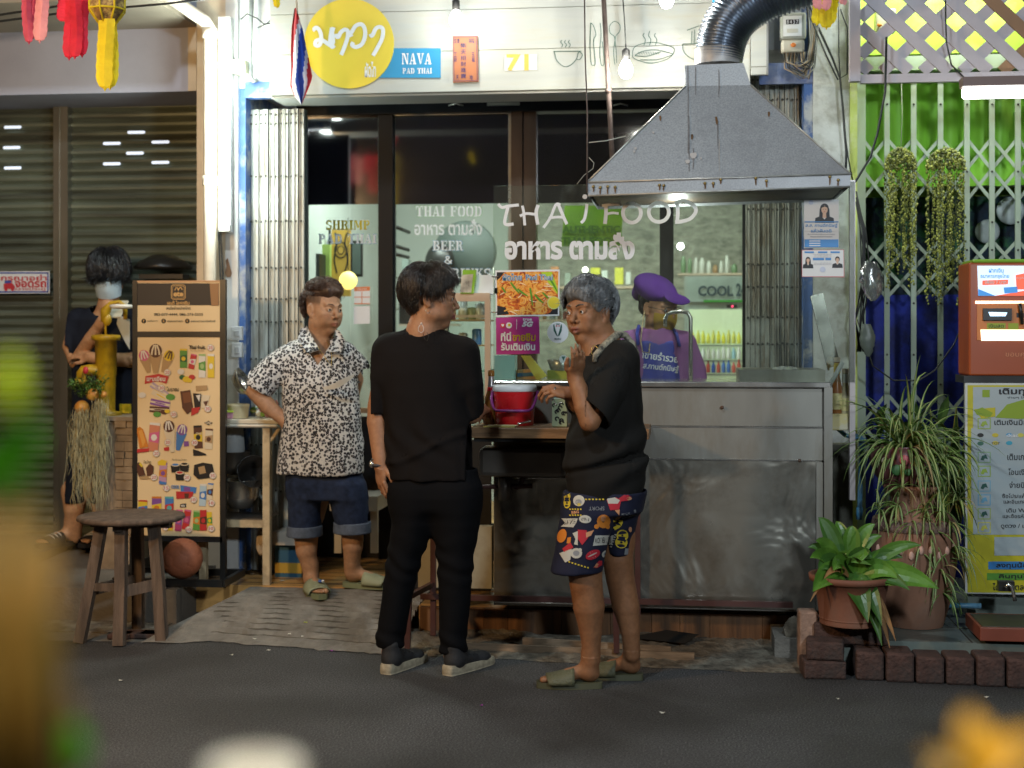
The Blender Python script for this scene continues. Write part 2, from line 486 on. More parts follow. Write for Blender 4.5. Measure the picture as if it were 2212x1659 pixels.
top(mb,"pavement",None,None,kind="structure")
mb=MB()
XR0,XR1=xs+.0,V(905,0,6.6).x
NU,NV=40,104
grid=[]
rr=random.Random(5)
for j in range(NV+1):
 v=j/NV
 for i in range(NU+1):
  u=i/NU
  xl_=XR0+.02+.30*(v**.8)*0+.0
  x=(XR0+.28*math.sin(v*math.pi/2)*1.0)*(1-u)+XR1*u
  y0=6.22;y1=6.90
  y0=np.interp(x,[p.x for p in e2],[p.y for p in e2])-.03
  y=y0+(y1-y0)*v
  z=.004+(FZ-.01)*math.sin(v*math.pi/2)**.9
  z+=.011*math.cos(v*2*math.pi*13)*(1 if.10<v<.97 and u>.10+.1*math.sin(v*9)else 0)*(.6+.4*math.sin(u*23+v*7))
  z+=rr.uniform(-.0015,.0015)
  grid.append((x,y,z))
fs=[(j*(NU+1)+i,j*(NU+1)+i+1,(j+1)*(NU+1)+i+1,(j+1)*(NU+1)+i)for j in range(NV)for i in range(NU)]
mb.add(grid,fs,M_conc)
M_groove=mat('groove_dark',(.075,.062,.046),.9,var=.6,scale=14);gi=mb.mi(M_groove)  # darkening put into the groove colour so the ribs read
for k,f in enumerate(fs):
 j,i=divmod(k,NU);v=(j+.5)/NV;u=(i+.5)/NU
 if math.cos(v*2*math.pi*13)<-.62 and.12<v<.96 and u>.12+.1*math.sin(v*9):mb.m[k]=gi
sl=[j*(NU+1)for j in range(NV+1)]
mb.add([grid[k]for k in sl]+[(grid[k][0]-.0,grid[k][1],-.01)for k in sl],[(i,i+1,NV+2+i,NV+1+i)for i in range(NV)],M_conc)
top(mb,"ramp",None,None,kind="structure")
def woodfloor():
 m=mat("worn_floor_boards",(.52,.28,.09),.38,var=.35,scale=5,bump=.15,bscale=30,dirt=(.10,.06,.03),dscale=3.0,damt=.65,stretch=(.5,3,1),coat=.15)
 return m
M_floor=woodfloor()
x1=V(1700,0,6.5).x
mb=MB()
mb.box(xs,x1,6.90,10.7,0.0,FZ,M_floor)
mb.box(V(905,0,6.5).x,x1,6.50,6.90,0.0,FZ-.004,M_floor)
for k in range(9):
 y=6.98+k*.115
 mb.box(xs,V(1100,0,7).x,y,y+.004,FZ,FZ+.0015,flat("joint_dark",(.03,.025,.02)))
top(mb,"floor",None,None,kind="structure")
M_riser=mat("riser_wood",(.16,.075,.03),.55,var=.5,scale=4,dirt=(.05,.03,.02),dscale=5,stretch=(6,1,.4),bump=.2)
mb=MB()
xa,xb=V(905,0,6.45).x,V(1706,0,6.45).x
k=0;x=xa
rr=random.Random(4)
while x<xb:
 w=rr.uniform(.10,.26);x2=min(xb,x+w)
 mb.box(x,x2-.002,6.465+rr.uniform(-.002,.002),6.495,-.005,.137,M_riser);x=x2
top(mb,"riser_board","brown stained wooden riser boards under the steel food cart","board")
mb=MB()
NX,NY=80,14
rr=random.Random(9);P=[]
x0_,x1_=V(800,0,6.3).x,V(1790,0,6.3).x
for j in range(NY+1):
 for i in range(NX+1):
  x=x0_+(x1_-x0_)*i/NX
  ye=np.interp(x,[p.x for p in e2],[p.y for p in e2])-.02
  y=ye+(6.50-ye)*j/NY
  z=.006+.022*(j/NY)+rr.uniform(-.004,.008)+(.018*max(0,math.sin(x*9)*math.sin(y*23))if j>2 else 0)
  if j==0:z=.002
  P.append((x,y,z))
mb.add(P,[(j*(NX+1)+i,j*(NX+1)+i+1,(j+1)*(NX+1)+i+1,(j+1)*(NX+1)+i)for j in range(NY)for i in range(NX)],M_dirt,True)
top(mb,"dirt",None,None,kind="structure")
M_tile=mat("grey_green_tiles",(.17,.20,.18),.25,var=.2,scale=5,dirt=(.08,.08,.07),dscale=5,damt=.5)
M_brk=mat("dark_kerb_brick",(.075,.038,.03),.85,var=.5,scale=16,bump=.8,bscale=70,dirt=(.035,.03,.028),dscale=7,damt=.7)
xt0=V(1800,0,6.2).x
mb=MB()
mb.box(xt0,6,6.03,9,-.01,.128,M_tile)
for i in range(12):
 x=xt0+.12+i*.42;mb.box(x,x+.006,6.03,7.0,.128,.1295,flat("joint_dark",(.03,.025,.02)))
mb.box(xt0,6,6.32,6.326,.128,.1296,flat("joint_dark",(.03,.025,.02)))
mb.box(xt0-.25,xt0,6.15,9,-.01,.10,M_conc)
top(mb,"step_floor",None,None,kind="structure")
brk=[]
rr=random.Random(12)
for i in range(12):
 px=1850+i*64
 xx0=V(px,1440,5.86).x;xx1=V(px+60,1440,5.86).x
 y0=5.86-i*.012
 m_=MB()
 zt=.115+rr.uniform(-.008,.008)
 m_.box(xx0,xx1,y0+rr.uniform(-.006,.006),y0+.15,0,zt,M_brk)
 o=top(m_,"kerb_brick","dark red kerb brick in the row edging the tiled step","brick","kerb bricks along the tiled step",bevel=.010)
for i,(px,y,z,w,h,d,a,lab)in enumerate([(1780,5.86,0,.17,.072,.14,4,"bottom loose brick at the left end of the kerb row"),(1786,5.87,.074,.15,.075,.13,-7,"dark worn brick lying on the bottom loose brick"),(1746,6.02,0,.075,.24,.10,3,"pale brick standing upright at the end of the brick pile"),(1842,5.98,.117,.30,.085,.20,-3,"wide chipped slab brick under the broad-leaved potted plant")]):
 c=V(px,1440,y)
 m_=MB()
 R_=Matrix.Translation((c.x,y+d/2,z))@Matrix.Rotation(rad(a),4,'Z')
 m_.box(-w/2,w/2,-d/2,d/2,.001,h,M_brk if i!=2 else mat("pale_brick",(.3,.19,.14),.85,var=.4,scale=20,bump=.6),R_)
 top(m_,"loose_brick",lab,"brick",bevel=.008)
def lump(name,c,s,m_,label,cat,seed=1,group=None):
 bm=bmesh.new();bmesh.ops.create_icosphere(bm,subdivisions=3,radius=1)
 r_=random.Random(seed)
 ph=[(r_.uniform(2,5),r_.uniform(0,6),r_.uniform(2,5),r_.uniform(0,6))for _ in range(5)]
 for v in bm.verts:
  f=1+sum(.07*math.sin(a*v.co.x+b+c2*v.co.z)*math.cos(d*1+c2*v.co.y)for a,b,c2,d in ph)+r_.uniform(-.04,.04)
  v.co=Vector((v.co.x*s[0],v.co.y*s[1],v.co.z*s[2]))*f
 me=bpy.data.meshes.new(name);bm.to_mesh(me);bm.free();me.materials.append(m_)
 o=bpy.data.objects.new(name,me);COL.objects.link(o);o.location=c
 if kindof:=(cat is None):tag(o,kind="structure")
 else:tag(o,label,cat,group)
 return o
p=V(1724,1370,6.25)
lump("concrete_lump",(p.x,6.25,.08),(.075,.08,.09),M_dirt,"crumbling lump of concrete beside the end of the brown riser","rubble",3)
M_lav=mat("lavender_plaster",(.44,.45,.54),.85,var=.06,scale=2.2,dirt=(.36,.36,.44),dscale=1.2,damt=.5,bump=.05)
M_cream=mat("cream_plaster",(.70,.58,.42),.8,var=.07,scale=4,dirt=(.45,.36,.25),dscale=3,damt=.3,bump=.08)
M_white=mat("white_plaster",(.68,.68,.66),.8,var=.06,scale=5,dirt=(.40,.40,.38),dscale=5,damt=.45,bump=.12)
M_soff=mat("soffit_beige",(.34,.29,.22),.8,var=.1,scale=3)
M_shut=mat("roller_shutter_metal",(.25,.28,.215),.32,metal=.5,var=.35,scale=3,dirt=(.11,.10,.08),dscale=2.5,damt=.6,stretch=(.35,1,6),rvar=.12)
M_post=mat("brushed_post_metal",(.34,.33,.29),.3,metal=.85,var=.2,scale=3,stretch=(1,1,.3),dirt=(.18,.2,.14),dscale=2)
M_slot=emis("lit_slot",(.75,.85,1.0),.8)
H=thing("shophouse",V(200,1200,7.9),"closed left shophouse with brown roller shutters under a lavender wall","building")
mb=MB();mb.box(-9,V(425,0,7.4).x,7.42,8.3,V(200,200,7.4).z,5.5,M_lav)
mb.build("wall",H)
mb=MB();mb.box(-9,V(425,0,7.4).x,6.75,7.418,V(200,36,7.1).z,V(200,36,7.1).z+.10,M_soff)
mb.build("canopy",H)
mb=MB();mb.pbox(406,40,424,196,7.41,.01,M_cream);mb.build("wall_trim",H)
def shutter(px0,px1,pytop,slots):
 x0,x1=V(px0,0,7.9).x,V(px1,0,7.9).x
 zt=V((px0+px1)/2,pytop,7.9).z;zb=.20
 pitch=.0525
 vs=[];k=0
 z=zt;prof=[]
 while z>zb:
  for dz,dy in((0,.016),(.008,.0),(.020,-.010),(.034,-.007),(.045,.008)):
   prof.append((7.9+dy,z-dz))
  z-=pitch
 m_=MB()
 for y,zz in prof:vs+=[(x0,y,zz),(x1,y,zz)]
 m_.add(vs,[(2*i,2*i+1,2*i+3,2*i+2)for i in range(len(prof)-1)],M_shut,False)
 for(cx,cy)in slots:
  c=V(cx,cy,7.893)
  seg=8;pts=[]
  for a in range(seg+1):pts.append((c.x+.045+.0085*math.sin(math.pi*a/seg),7.889,c.z-.0085*math.cos(math.pi*a/seg)))
  for a in range(seg+1):pts.append((c.x-.045-.0085*math.sin(math.pi*a/seg),7.889,c.z+.0085*math.cos(math.pi*a/seg)))
  m_.add(pts,[tuple(range(len(pts)))],M_slot)
 return m_.build("roller_shutter",H)
shutter(-500,116,208,[(28,275),(26,319),(28,363)])
shutter(148,430,200,[(295,286),(242,310),(347,307),(292,331),(242,354),(347,351)])
mb=MB();mb.pbox(115,206,146,1150,7.84,.07,M_post);mb.pbox(124,206,128,1150,7.835,.01,M_post)
mb.build("shutter_post",H)
mb=MB();mb.box(-9,V(470,0,8.3).x,8.0,8.3,0,3.2,mat("dark_inside",(.03,.03,.03)));mb.build("back_wall",H)
PL=thing("pillar",V(475,1200,7.2),"tall cream and white plastered pillar between the shutters and the restaurant","pillar")
mb=MB();mb.box(V(425,0,7.2).x,V(487,0,7.2).x,7.2,8.3,.15,5.5,M_cream);mb.build("cream_face",PL)
mb=MB();mb.box(V(487,0,7.2).x+.001,V(514,0,7.2).x,7.197,8.3,.15,5.5,M_white)
mb.box(V(514,0,7.2).x,V(590,0,7.2).x,7.23,8.0,V(540,190,7.2).z,5.5,M_white)
mb.build("white_face",PL)
M_blue=mat("peeling_blue_paint",(.06,.14,.38),.6,var=.25,scale=7,dirt=(.52,.54,.52),dscale=6,damt=.9,bump=.2)
mb=MB();mb.box(V(514,0,7.2).x+.001,V(528,0,7.2).x,7.22,7.9,.15,V(520,190,7.2).z,M_blue)
mb.box(V(528,0,7.2).x,V(592,0,7.2).x,7.21,7.28,V(540,210,7.2).z,V(540,176,7.2).z,M_blue)
mb.build("blue_trim",PL)
M_pvcw=mat("white_pipe",(.72,.64,.52),.45,var=.06,scale=5,dirt=(.45,.38,.28),dscale=3,damt=.4)
mb=MB()
pp=[V(330,-30,6.85),V(372,-2,6.95),V(425,34,7.05),V(443,46,7.08),V(452,62,7.09),V(453,90,7.09)]
mb.tube(pp+[V(453,90+k*100,7.09)for k in range(1,11)],.033,M_pvcw,14)
for y in(62,380):
 c=V(453,y,7.09);mb.tube([c,c-Vector((0,0,.05))],.038,M_pvcw,14)
top(mb,"downpipe","thick cream rain pipe running down the pillar from a bend","pipe")
L=thing("tube_lamp",V(484,495,7.1),"bright vertical fluorescent tube lamp fixed to the pillar","lamp")
mb=MB();mb.pbox(474,40,494,486,7.06,.035,emis("tube_white",(.93,1.0,.96),9.0));mb.build("tube",L,bevel=.01)
mb=MB();mb.pbox(472,36,497,500,7.096,.04,mat("lamp_housing",(.6,.62,.6),.4));mb.pbox(476,486,496,500,7.065,.03,mat("lamp_housing",(.6,.62,.6),.4));mb.build("housing",L)
for k,py in enumerate((110,260,410)):
 c=V(484,py,7.0)
 area_light("tube_glow",c,(c.x,c.y-3,c.z),.06,30,TUBE,.40,L)
 point_light("tube_round_glow",c+Vector((0,-.03,0)),8,TUBE,.04)
point_light("tube_side_glow",V(520,150,6.95),5,TUBE,.08).parent=None
M_cab=mat("black_cable",(.015,.017,.016),.5)
mb=MB()
for dx,sway in((0,5),(5,8),(9,4)):
 mb.tube([V(471+dx*.6+sway*math.sin(k/9*math.pi),497+k*26,7.12)for k in range(10)],.0045,M_cab,6)
top(mb,"cable","three dark wires hanging down from the tube lamp","cable")
mb=MB();mb.pbox(501,140,530,177-20,7.1,.09,mat("beige_box",(.52,.50,.36),.5));mb.pbox(499,128,529,145,7.105,.085,mat("beige_box",(.52,.50,.36),.5))
top(mb,"junction_box","small beige electrical box on the wall beside the tube lamp","electric box",bevel=.006)
mb=MB();mb.tube([V(544,-40,7.15),V(543,20,7.16),V(541,70,7.16),V(540,120,7.17),V(541,165,7.17),V(547,176,7.18),V(556,172,7.19)],.012,mat("grey_conduit",(.25,.27,.26),.6,var=.3,scale=20,dirt=(.1,.1,.1)),8)
top(mb,"conduit","dirty grey conduit bent at its end on the white wall","pipe")
mb=MB()
for pts in([(-200,62,6.6),(0,32,6.6),(120,14,6.6),(330,-14,6.6)],[(-200,75,6.7),(0,46,6.7),(150,26,6.7),(360,8,6.7),(520,-12,6.7)]):
 mb.tube([V(*p)for p in pts],.006,M_cab,6)
top(mb,"overhead_cable","two black cables crossing above the lavender wall","cable")
mb=MB();mb.tube([V(x,y,7.1)for x,y in((520,42),(534,30),(556,40),(570,52),(590,50))],.004,M_cab,6)
mb.tube([V(x,y,7.1)for x,y in((556,60),(575,52),(592,36),(610,6),(620,-20))],.003,M_cab,6)
top(mb,"loose_wire","thin dark wire looped on the white wall above the junction box","cable")
mb=MB()
for(a,b,c_)in((499,705,735),(500,740,772)):
 mb.pbox(a,b,522,c_,7.14,.03,mat("socket_white",(.62,.64,.66),.4));mb.pbox(a+7,b+9,517,c_-8,7.137,.006,mat("socket_inner",(.5,.52,.55),.4))
top(mb,"wall_socket","pair of white wall sockets on the pillar behind the menu board","socket",bevel=.003)
mb=MB()
mb.add([V(x,y,7.192)for x,y in((487,563),(492,557),(496,572),(501,590),(498,598),(490,599),(486,590),(489,575))],[tuple(range(8))],mat("bare_plaster_patch",(.28,.16,.09),.9,var=.4,scale=30,bump=.5))
mb.build("plaster_patch",PL)
M_paper=flat("paper_white",(.74,.75,.76),.5)
M_red=flat("print_red",(.55,.035,.05),.5)
M_pblue=flat("print_blue",(.04,.08,.36),.5)
mb=MB();Y=7.83
mb.pbox(-60,586,107,634,Y,.004,M_paper)
for a,b,c_,d in((-58,588,105,591),(-58,629,105,632)):mb.pquad([(a,b),(c_,b),(c_,d),(a,d)],Y-.002,M_pblue)
mb.pquad([(102,588),(105,588),(105,632),(102,632)],Y-.002,M_pblue)
mb.text("กรุณาอย่า",2,593,101,610,Y-.003,M_red,.02)
mb.text("จอดรถ",32,607,100,621,Y-.003,M_red,.035)
mb.text("ขวางประตู",28,621,98,629,Y-.003,M_red,.01)
mb.pquad([(8,613),(26,611),(32,618),(32,624),(8,624)],Y-.004,M_red);mb.pquad([(10,606),(24,606),(24,612),(10,612)],Y-.0035,M_pblue)
mb.disc(13,625,3.5,Y-.005,M_red,12);mb.disc(27,625,3.5,Y-.005,M_red,12)
top(mb,"notice_sign","white no-parking notice with red Thai writing on the left shutter","sign")
M_gate=mat("galvanised_gate",(.47,.49,.46),.5,metal=.25,var=.14,scale=9,dirt=(.28,.24,.18),dscale=5,damt=.6,stretch=(3,3,.7),bump=.1)
M_gate2=mat("rusty_galvanised_gate",(.40,.41,.36),.55,metal=.2,var=.2,scale=9,dirt=(.20,.14,.08),dscale=6,damt=.8,stretch=(3,3,.7),bump=.15)
M_riv=flat("rivet_dark",(.06,.06,.05),.5)
def foldgate(px0,px1,py0,Y,nstrip,rows,label,mm,zb=.15):
 x0,x1=V(px0,0,Y).x,V(px1,0,Y).x
 zt=V((px0+px1)/2,py0,Y).z
 t=thing("folding_gate",((x0+x1)/2,Y,zb),label,"gate")
 m_=MB();w=(x1-x0)/nstrip;rr=random.Random(px0)
 for i in range(nstrip):
  a=x0+i*w;yy=Y+rr.uniform(-.006,.006)+(.012 if i%2 else 0);ww=w*rr.uniform(.78,.9)
  m_.box(a,a+ww,yy,yy+.02,zb,zt,mm)
  m_.box(a,a+.004,yy-.008,yy,zb,zt,mm);m_.box(a+ww-.004,a+ww,yy-.008,yy,zb,zt,mm)
 m_.build("folded_strips",t)
 m_=MB();m_.box(x0,x1,Y+.05,Y+.06,zb,zt,flat("gate_back_dark",(.02,.035,.03)));m_.build("back_lattice",t)
 m_=MB();n=0
 for py in rows:
  z=V((px0+px1)/2,py,Y).z
  for i in range(nstrip):
   a=x0+(i+.45)*w
   m_.ball((a,Y-.008,z+rr.uniform(-.003,.003)),.0065,M_riv,seg=6,rings=4);n+=1
 m_.build("rivets",t)
 return t
foldgate(528,657,236,7.3,12,[247,267,381,478,579,645,695,775,850,960,1060],"pale folded metal gate left of the restaurant window",M_gate)
foldgate(1611,1738,150,7.3,12,[172,216,330,452,570,620,685,742,800,900],"rust-streaked folded metal gate right of the restaurant window",M_gate2)
RB=thing("restaurant_building",V(1130,1200,7.8),"restaurant front with black framed glass windows and lit inside","building")
M_frame=mat("black_window_frame",(.009,.010,.012),.4,spec=.1,var=.2,scale=6)
M_brown=mat("bronze_mullion",(.075,.05,.036),.35,metal=.6,var=.2,scale=3,stretch=(4,4,.6),dirt=(.06,.04,.03),dscale=4)
WY=7.8
def wbox(m_,x0,y0,x1,y1,mm,dy=0,dep=.07):m_.pbox(x0,y0,x1,y1,WY+dy,dep,mm)
mb=MB();wbox(mb,640,160,1640,240,M_frame,-.04,.12);wbox(mb,640,236,848,250,M_frame)
wbox(mb,640,250,660,1215,M_frame);wbox(mb,817,240,848,1222,M_frame,-.02,.1)
wbox(mb,848,236,1105,243,M_frame);wbox(mb,1604,240,1622,1200,M_frame)
wbox(mb,1425,240,1455,1200,M_frame,-.02);mb.build("window_frame",RB)
mb=MB();wbox(mb,1104,238,1128,1200,M_brown,-.03,.09);wbox(mb,1131,238,1158,1200,M_brown,-.015,.09);wbox(mb,1127,238,1132,1200,M_frame,0,.05)
mb.build("mullion",RB)
mb=MB();wbox(mb,660,882,817,892,mat("sill_wood",(.30,.2,.11),.5,var=.2),-.03,.1);mb.build("sill",RB)
for a_,b_ in((1155,1425),(1455,1604)):mb=MB();wbox(mb,a_,882,b_,900,M_frame);mb.build("sill",RB)
for a_,b_ in((660,817),(1158,1425),(1455,1604)):mb=MB();wbox(mb,a_,900,b_,1218,mat("kick_panel_dark",(.018,.016,.015),.5,spec=.2),.02,.04);mb.build("lower_panel",RB)
M_tint=mat("dark_tinted_glass",(.008,.007,.012),.07,var=.3,scale=2,rvar=.03,spec=.9)
M_tint.node_tree.nodes['Principled BSDF'].inputs['IOR'].default_value=2.3
M_clear=glass_mat("clear_window_glass",(.97,1,.98),.07,.02)
def pane(x0,y0,x1,y1,split):
 a,b=V(x0,0,WY+.03).x,V(x1,0,WY+.03).x
 mx=(x0+x1)/2
 z0,z1,zs=V(mx,y1,WY).z,V(mx,y0,WY).z,V(mx,split,WY).z
 m_=MB();m_.box(a,b,WY+.03,WY+.036,z0,z1,M_clear);g=m_.build("window_pane",RB)
 m_=MB();m_.box(a,b,WY+.024,WY+.028,zs,z1,M_tint);m_.build("tint_film",g)
 return g
pane(660,248,817,882,441)
door=MB();wbox(door,848,243,853,1215,M_frame,.01,.03);wbox(door,1098,243,1105,1215,mat("door_edge_metal",(.4,.4,.38),.3,metal=.8),.01,.03);wbox(door,848,243,1105,248,mat("door_edge_metal",(.4,.4,.38),.3,metal=.8),.01,.03);wbox(door,853,1130,1098,1215,M_frame,.01,.03)
D=door.build("door",RB)
a,b=V(853,0,WY).x,V(1098,0,WY).x
mb=MB();mb.box(a,b,WY+.02,WY+.026,V(975,1130,WY).z,V(975,246,WY).z,M_clear);g=mb.build("pane",D)
mb=MB();mb.box(a,b,WY+.012,WY+.016,V(975,440,WY).z,V(975,246,WY).z,M_tint);mb.build("tint_film",D)
mb=MB();wbox(mb,1052,221,1122,227,mat("door_closer_metal",(.6,.6,.55),.3,metal=.8),-.07,.02);mb.build("door_closer",D)
pane(1158,243,1425,882,437);pane(1455,243,1604,882,437)
mb=MB()
for x in(985,1340,1575):mb.tube([V(x-16,228,WY-.05),V(x,224,WY-.06),V(x+16,228,WY-.05)],.004,mat("bracket_metal",(.5,.5,.45),.4,metal=.7),6)
mb.build("header_bracket",RB)
M_in=mat("inside_wall",(.48,.52,.48),.8,var=.06,scale=3)
M_in2=mat("brick_wallpaper",(.30,.30,.25),.75,var=.4,scale=9,stretch=(1,1,2.6),dirt=(.50,.50,.42),dscale=14,damt=.6)
xa,xb=V(640,0,WY).x-.02,V(1622,0,WY).x+.25
mb=MB()
mb.box(xa-.1,xa,WY+.1,10.6,.1,3.0,M_in);mb.box(xb,xb+.1,WY+.1,10.6,.1,3.0,M_in2)
mb.box(xa,xb,10.6,10.7,.1,3.0,M_in)
mb.box(V(1150,0,10.5).x,xb-.001,10.57,10.598,.1,3.0,M_in2)
mb.build("wall",RB)
mb=MB();mb.box(xa-.1,xb+.1,WY+.1,10.7,3.0,3.1,M_in);mb.build("ceiling_panel",RB)
mb=MB();mb.box(V(655,0,7.3).x,xb+2.2,7.36,7.76,V(1000,150,7.7).z,5.5,M_white);mb.build("upper_wall",RB)
area_light("inside_ceiling_light",((xa+xb)/2-.6,8.2,2.9),((xa+xb)/2-.6,9.2,0),1.3,50,(.88,1,.94),.3)
area_light("inside_ceiling_light",((xa+xb)/2+.8,8.5,2.9),((xa+xb)/2+.8,9.3,0),1.3,32,(.94,1,.93),.3)
PR=thing("pillar",V(1800,1300,7.1),"peeling white pillar with blue and lime edges beside the green gate","pillar")
M_peel=mat("peeling_white_pillar",(.55,.57,.54),.8,var=.12,scale=9,dirt=(.30,.29,.24),dscale=7,damt=.7,bump=.3,bscale=25)
M_lime=mat("lime_painted_strip",(.50,.60,.14),.7,var=.1,scale=6,dirt=(.62,.64,.45),dscale=9,damt=.5)
def zbox(m_,px0,px1,Y0,Y1,z0,z1,mm):m_.box(V(px0,0,Y0).x,V(px1,0,Y0).x,Y0,Y1,z0,z1,mm)
mb=MB();zbox(mb,1757,1836,7.12,7.9,.1,5.5,M_peel);mb.build("white_face",PR)
mb=MB();zbox(mb,1737,1756,7.15,7.9,.1,5.5,M_blue);zbox(mb,1640,1756,7.14,7.16,V(1700,178,7.1).z,V(1700,132,7.1).z,mat("dark_blue_beam",(.05,.09,.24),.6,var=.2,dirt=(.3,.33,.4),dscale=5));mb.build("blue_trim",PR)
mb=MB();zbox(mb,1836.5,1852,7.10,7.9,.1,5.5,M_lime);mb.build("lime_trim",PR)
area_light("assumed_wall_light",(V(2060,0,7.0).x,6.98,3.45),(V(2060,0,7.0).x,7.5,2.7),.8,22,(.95,1,.85),.06)  # assumed light above the view, added to brighten the lime wall; no lamp built
GH=thing("green_house",V(2050,1340,7.5),"green house front with blue lower curtains behind the white scissor gate","building")
M_pg=mat("pale_green_post",(.36,.44,.34),.5,var=.08,scale=8,dirt=(.32,.33,.25),dscale=8,damt=.4)
M_green=mat("bright_green_curtain",(.26,.62,.06),.55,var=.22,scale=2.2,stretch=(5,5,.4))
M_green2=mat("bright_lime_wall",(.34,.52,.05),.7,var=.08,scale=3,dirt=(.6,.64,.3),dscale=5,damt=.3)
M_bluec=mat("deep_blue_curtain",(.010,.022,.26),.7,var=.5,scale=9,dirt=(.004,.006,.04),dscale=5,damt=.7,bump=.3,bscale=40)
M_leafd=mat("dark_window_reflection",(.008,.02,.04),.8,var=.8,scale=25,dirt=(.03,.14,.05),dscale=18,damt=.8)
YG=7.62
mb=MB();zbox(mb,1840,2700,YG+.1,8.6,.1,5.5,M_green2);zbox(mb,1853,2700,7.335,7.5,V(2000,118,7.36).z,5.5,M_green2);zbox(mb,1853,2700,7.30,7.5,V(2000,150,7.3).z,V(2000,120,7.3).z,M_pg)
mb.build("wall",GH)
def curtain(px0,px1,py0,py1,Y,mm,name,amp=.018,per=.17):
 m_=MB();x0,x1=V(px0,0,Y).x,V(px1,0,Y).x
 z0,z1=V((px0+px1)/2,py1,Y).z,V((px0+px1)/2,py0,Y).z
 n=int((x1-x0)/.012)
 vs=[]
 for i in range(n+1):
  x=x0+(x1-x0)*i/n
  y=Y+amp*math.sin(x*2*math.pi/per)+amp*.4*math.sin(x*41)
  vs+=[(x,y,z0),(x,y,z1)]
 m_.add(vs,[(2*i,2*i+2,2*i+3,2*i+1)for i in range(n)],mm,True)
 return m_.build(name,GH)
curtain(1870,2600,165,400,7.43,M_green,"green_curtain")
curtain(1870,2600,636,1260,YG,M_bluec,"blue_curtain",.012)
mb=MB();zbox(mb,1870,2600,YG+.02,YG+.05,V(2050,640,YG).z,V(2050,424,YG).z,M_leafd);mb.build("window",GH)
mb=MB();zbox(mb,2080,2600,YG-.03,YG+.02,V(2150,404,YG).z,V(2150,372,YG).z,mat("white_rail",(.7,.75,.7),.5));mb.build("window_rail",GH)
mb=MB()
for x,y,r_ in((2183,455,30),(2133,500,26),(1950,690,12),(2015,660,9)):
 c=V(x,y,YG-.04);mm=r_*MPP(x,YG)
 if r_>20:mb.ball(c,(mm,.02,mm),mat("white_paper_disc",(.55,.62,.62),.6))
mb.build("hanging_disc",GH)
mb=MB()
M_graf=flat("green_paint_writing",(.03,.42,.10),.5)
for t_,x,y,w,h in(("ขั",2094,640,30,34),("พิ",2100,738,34,22),("@",2095,790,24,24),("น",2128,794,12,18),("ต",2098,866,20,22),("ก",2120,862,14,22),("ทำ",2092,946,36,20),("ถ",2150,950,14,16)):
 mb.text(t_,x,y-h/2,x+w,y+h/2,YG-.03,M_graf,.012,.3)
mb.build("painted_writing",GH)
LT=thing("lattice",V(2050,172,6.9),"white wooden diagonal lattice panel above the green gate","lattice panel")
M_lat=mat("lattice_paint",(.50,.46,.50),.6,var=.06,scale=6,dirt=(.36,.30,.30),dscale=6,damt=.3)
M_lat2=mat("lattice_wood",(.30,.17,.09),.6,var=.15,scale=6)
YL=6.9
mb=MB();mb.pbox(1836,-300,1859,175,YL-.02,.05,M_lat);mb.pbox(1859,152,2700,171,YL-.01,.03,M_lat)
mb.build("frame",LT)
def clipline(x0,y0,dx,dy,ymin,ymax,xmin):
 t0=(ymin-y0)/dy;t1=(ymax-y0)/dy
 P0=(x0+dx*t0,ymin);P1=(x0+dx*t1,ymax)
 if P0[0]>P1[0]:P0,P1=P1,P0
 if P1[0]<xmin:return None
 if P0[0]<xmin:
  f=(xmin-P0[0])/(P1[0]-P0[0]);P0=(xmin,P0[1]+f*(P1[1]-P0[1]))
 return P0,P1
mbA,mbB=MB(),MB()
for k in range(-8,14):
 q=clipline(1862+k*86,-20,1,.93,-320,155,1858)
 if q:bar(mbA,V(*q[0],YL+.02),V(*q[1],YL+.02),.056,.012,M_lat if k<3 else M_lat2)
 q=clipline(1862+k*86+60,-20,-1,.93,-320,155,1858)
 if q:bar(mbB,V(*q[0],YL+.036),V(*q[1],YL+.036),.056,.012,M_lat if k<5 else M_lat2)
mbA.build("front_slats",LT);mbB.build("rear_slats",LT)
SG=thing("scissor_gate",V(2050,1340,7.3),"pale green scissor gate with crossed bars closing the green house","gate")
YS=7.3
mb=MB();zbox(mb,1850,1870,YS-.02,YS+.05,.13,V(1860,160,YS).z,M_pg);mb.build("side_post",SG)
mb=MB();zbox(mb,1870,2700,YS-.02,YS+.03,V(2000,175,YS).z,V(2000,160,YS).z,M_pg);mb.build("top_rail",SG)
posts=[1915.5,1973,2031,2088,2142,2198,2254,2310,2366]
for px in posts:
 x=V(px,0,YS).x
 m_=MB();m_.box(x-.013,x+.013,YS-.012,YS,.14,V(px,175,YS).z,M_pg)
 for py in(226,371,480,540,655,766,830,950):m_.ball((x,YS-.013,V(px,py,YS).z),.006,M_riv,seg=6,rings=4)
 m_.build("gate_bar",SG)
pl=[1862]+posts
for(ya,yb,yc)in((299,366,433),(519,581,643),(850,916,980)):
 for k in range(len(pl)-1):
  m_=MB()
  for(p0,p1,q0,q1)in((pl[k],ya,pl[k+1],yb),(pl[k+1],ya,pl[k],yb),(pl[k],yb,pl[k+1],yc),(pl[k+1],yb,pl[k],yc)):
   bar(m_,V(p0,p1,YS+(.006 if q0>p0 else.014)),V(q0,q1,YS+(.006 if q0>p0 else.014)),.016,.004,M_pg)
  m_.build("cross_bars",SG)
L2=thing("ceiling_tube_lamp",V(2150,210,6.6),"horizontal fluorescent lamp with white reflector over the green gate","lamp")
mb=MB();mb.pbox(2081,184,2330,209,6.6,.05,emis("tube_white2",(.98,1.0,.96),7.0));mb.build("tube",L2,bevel=.012)
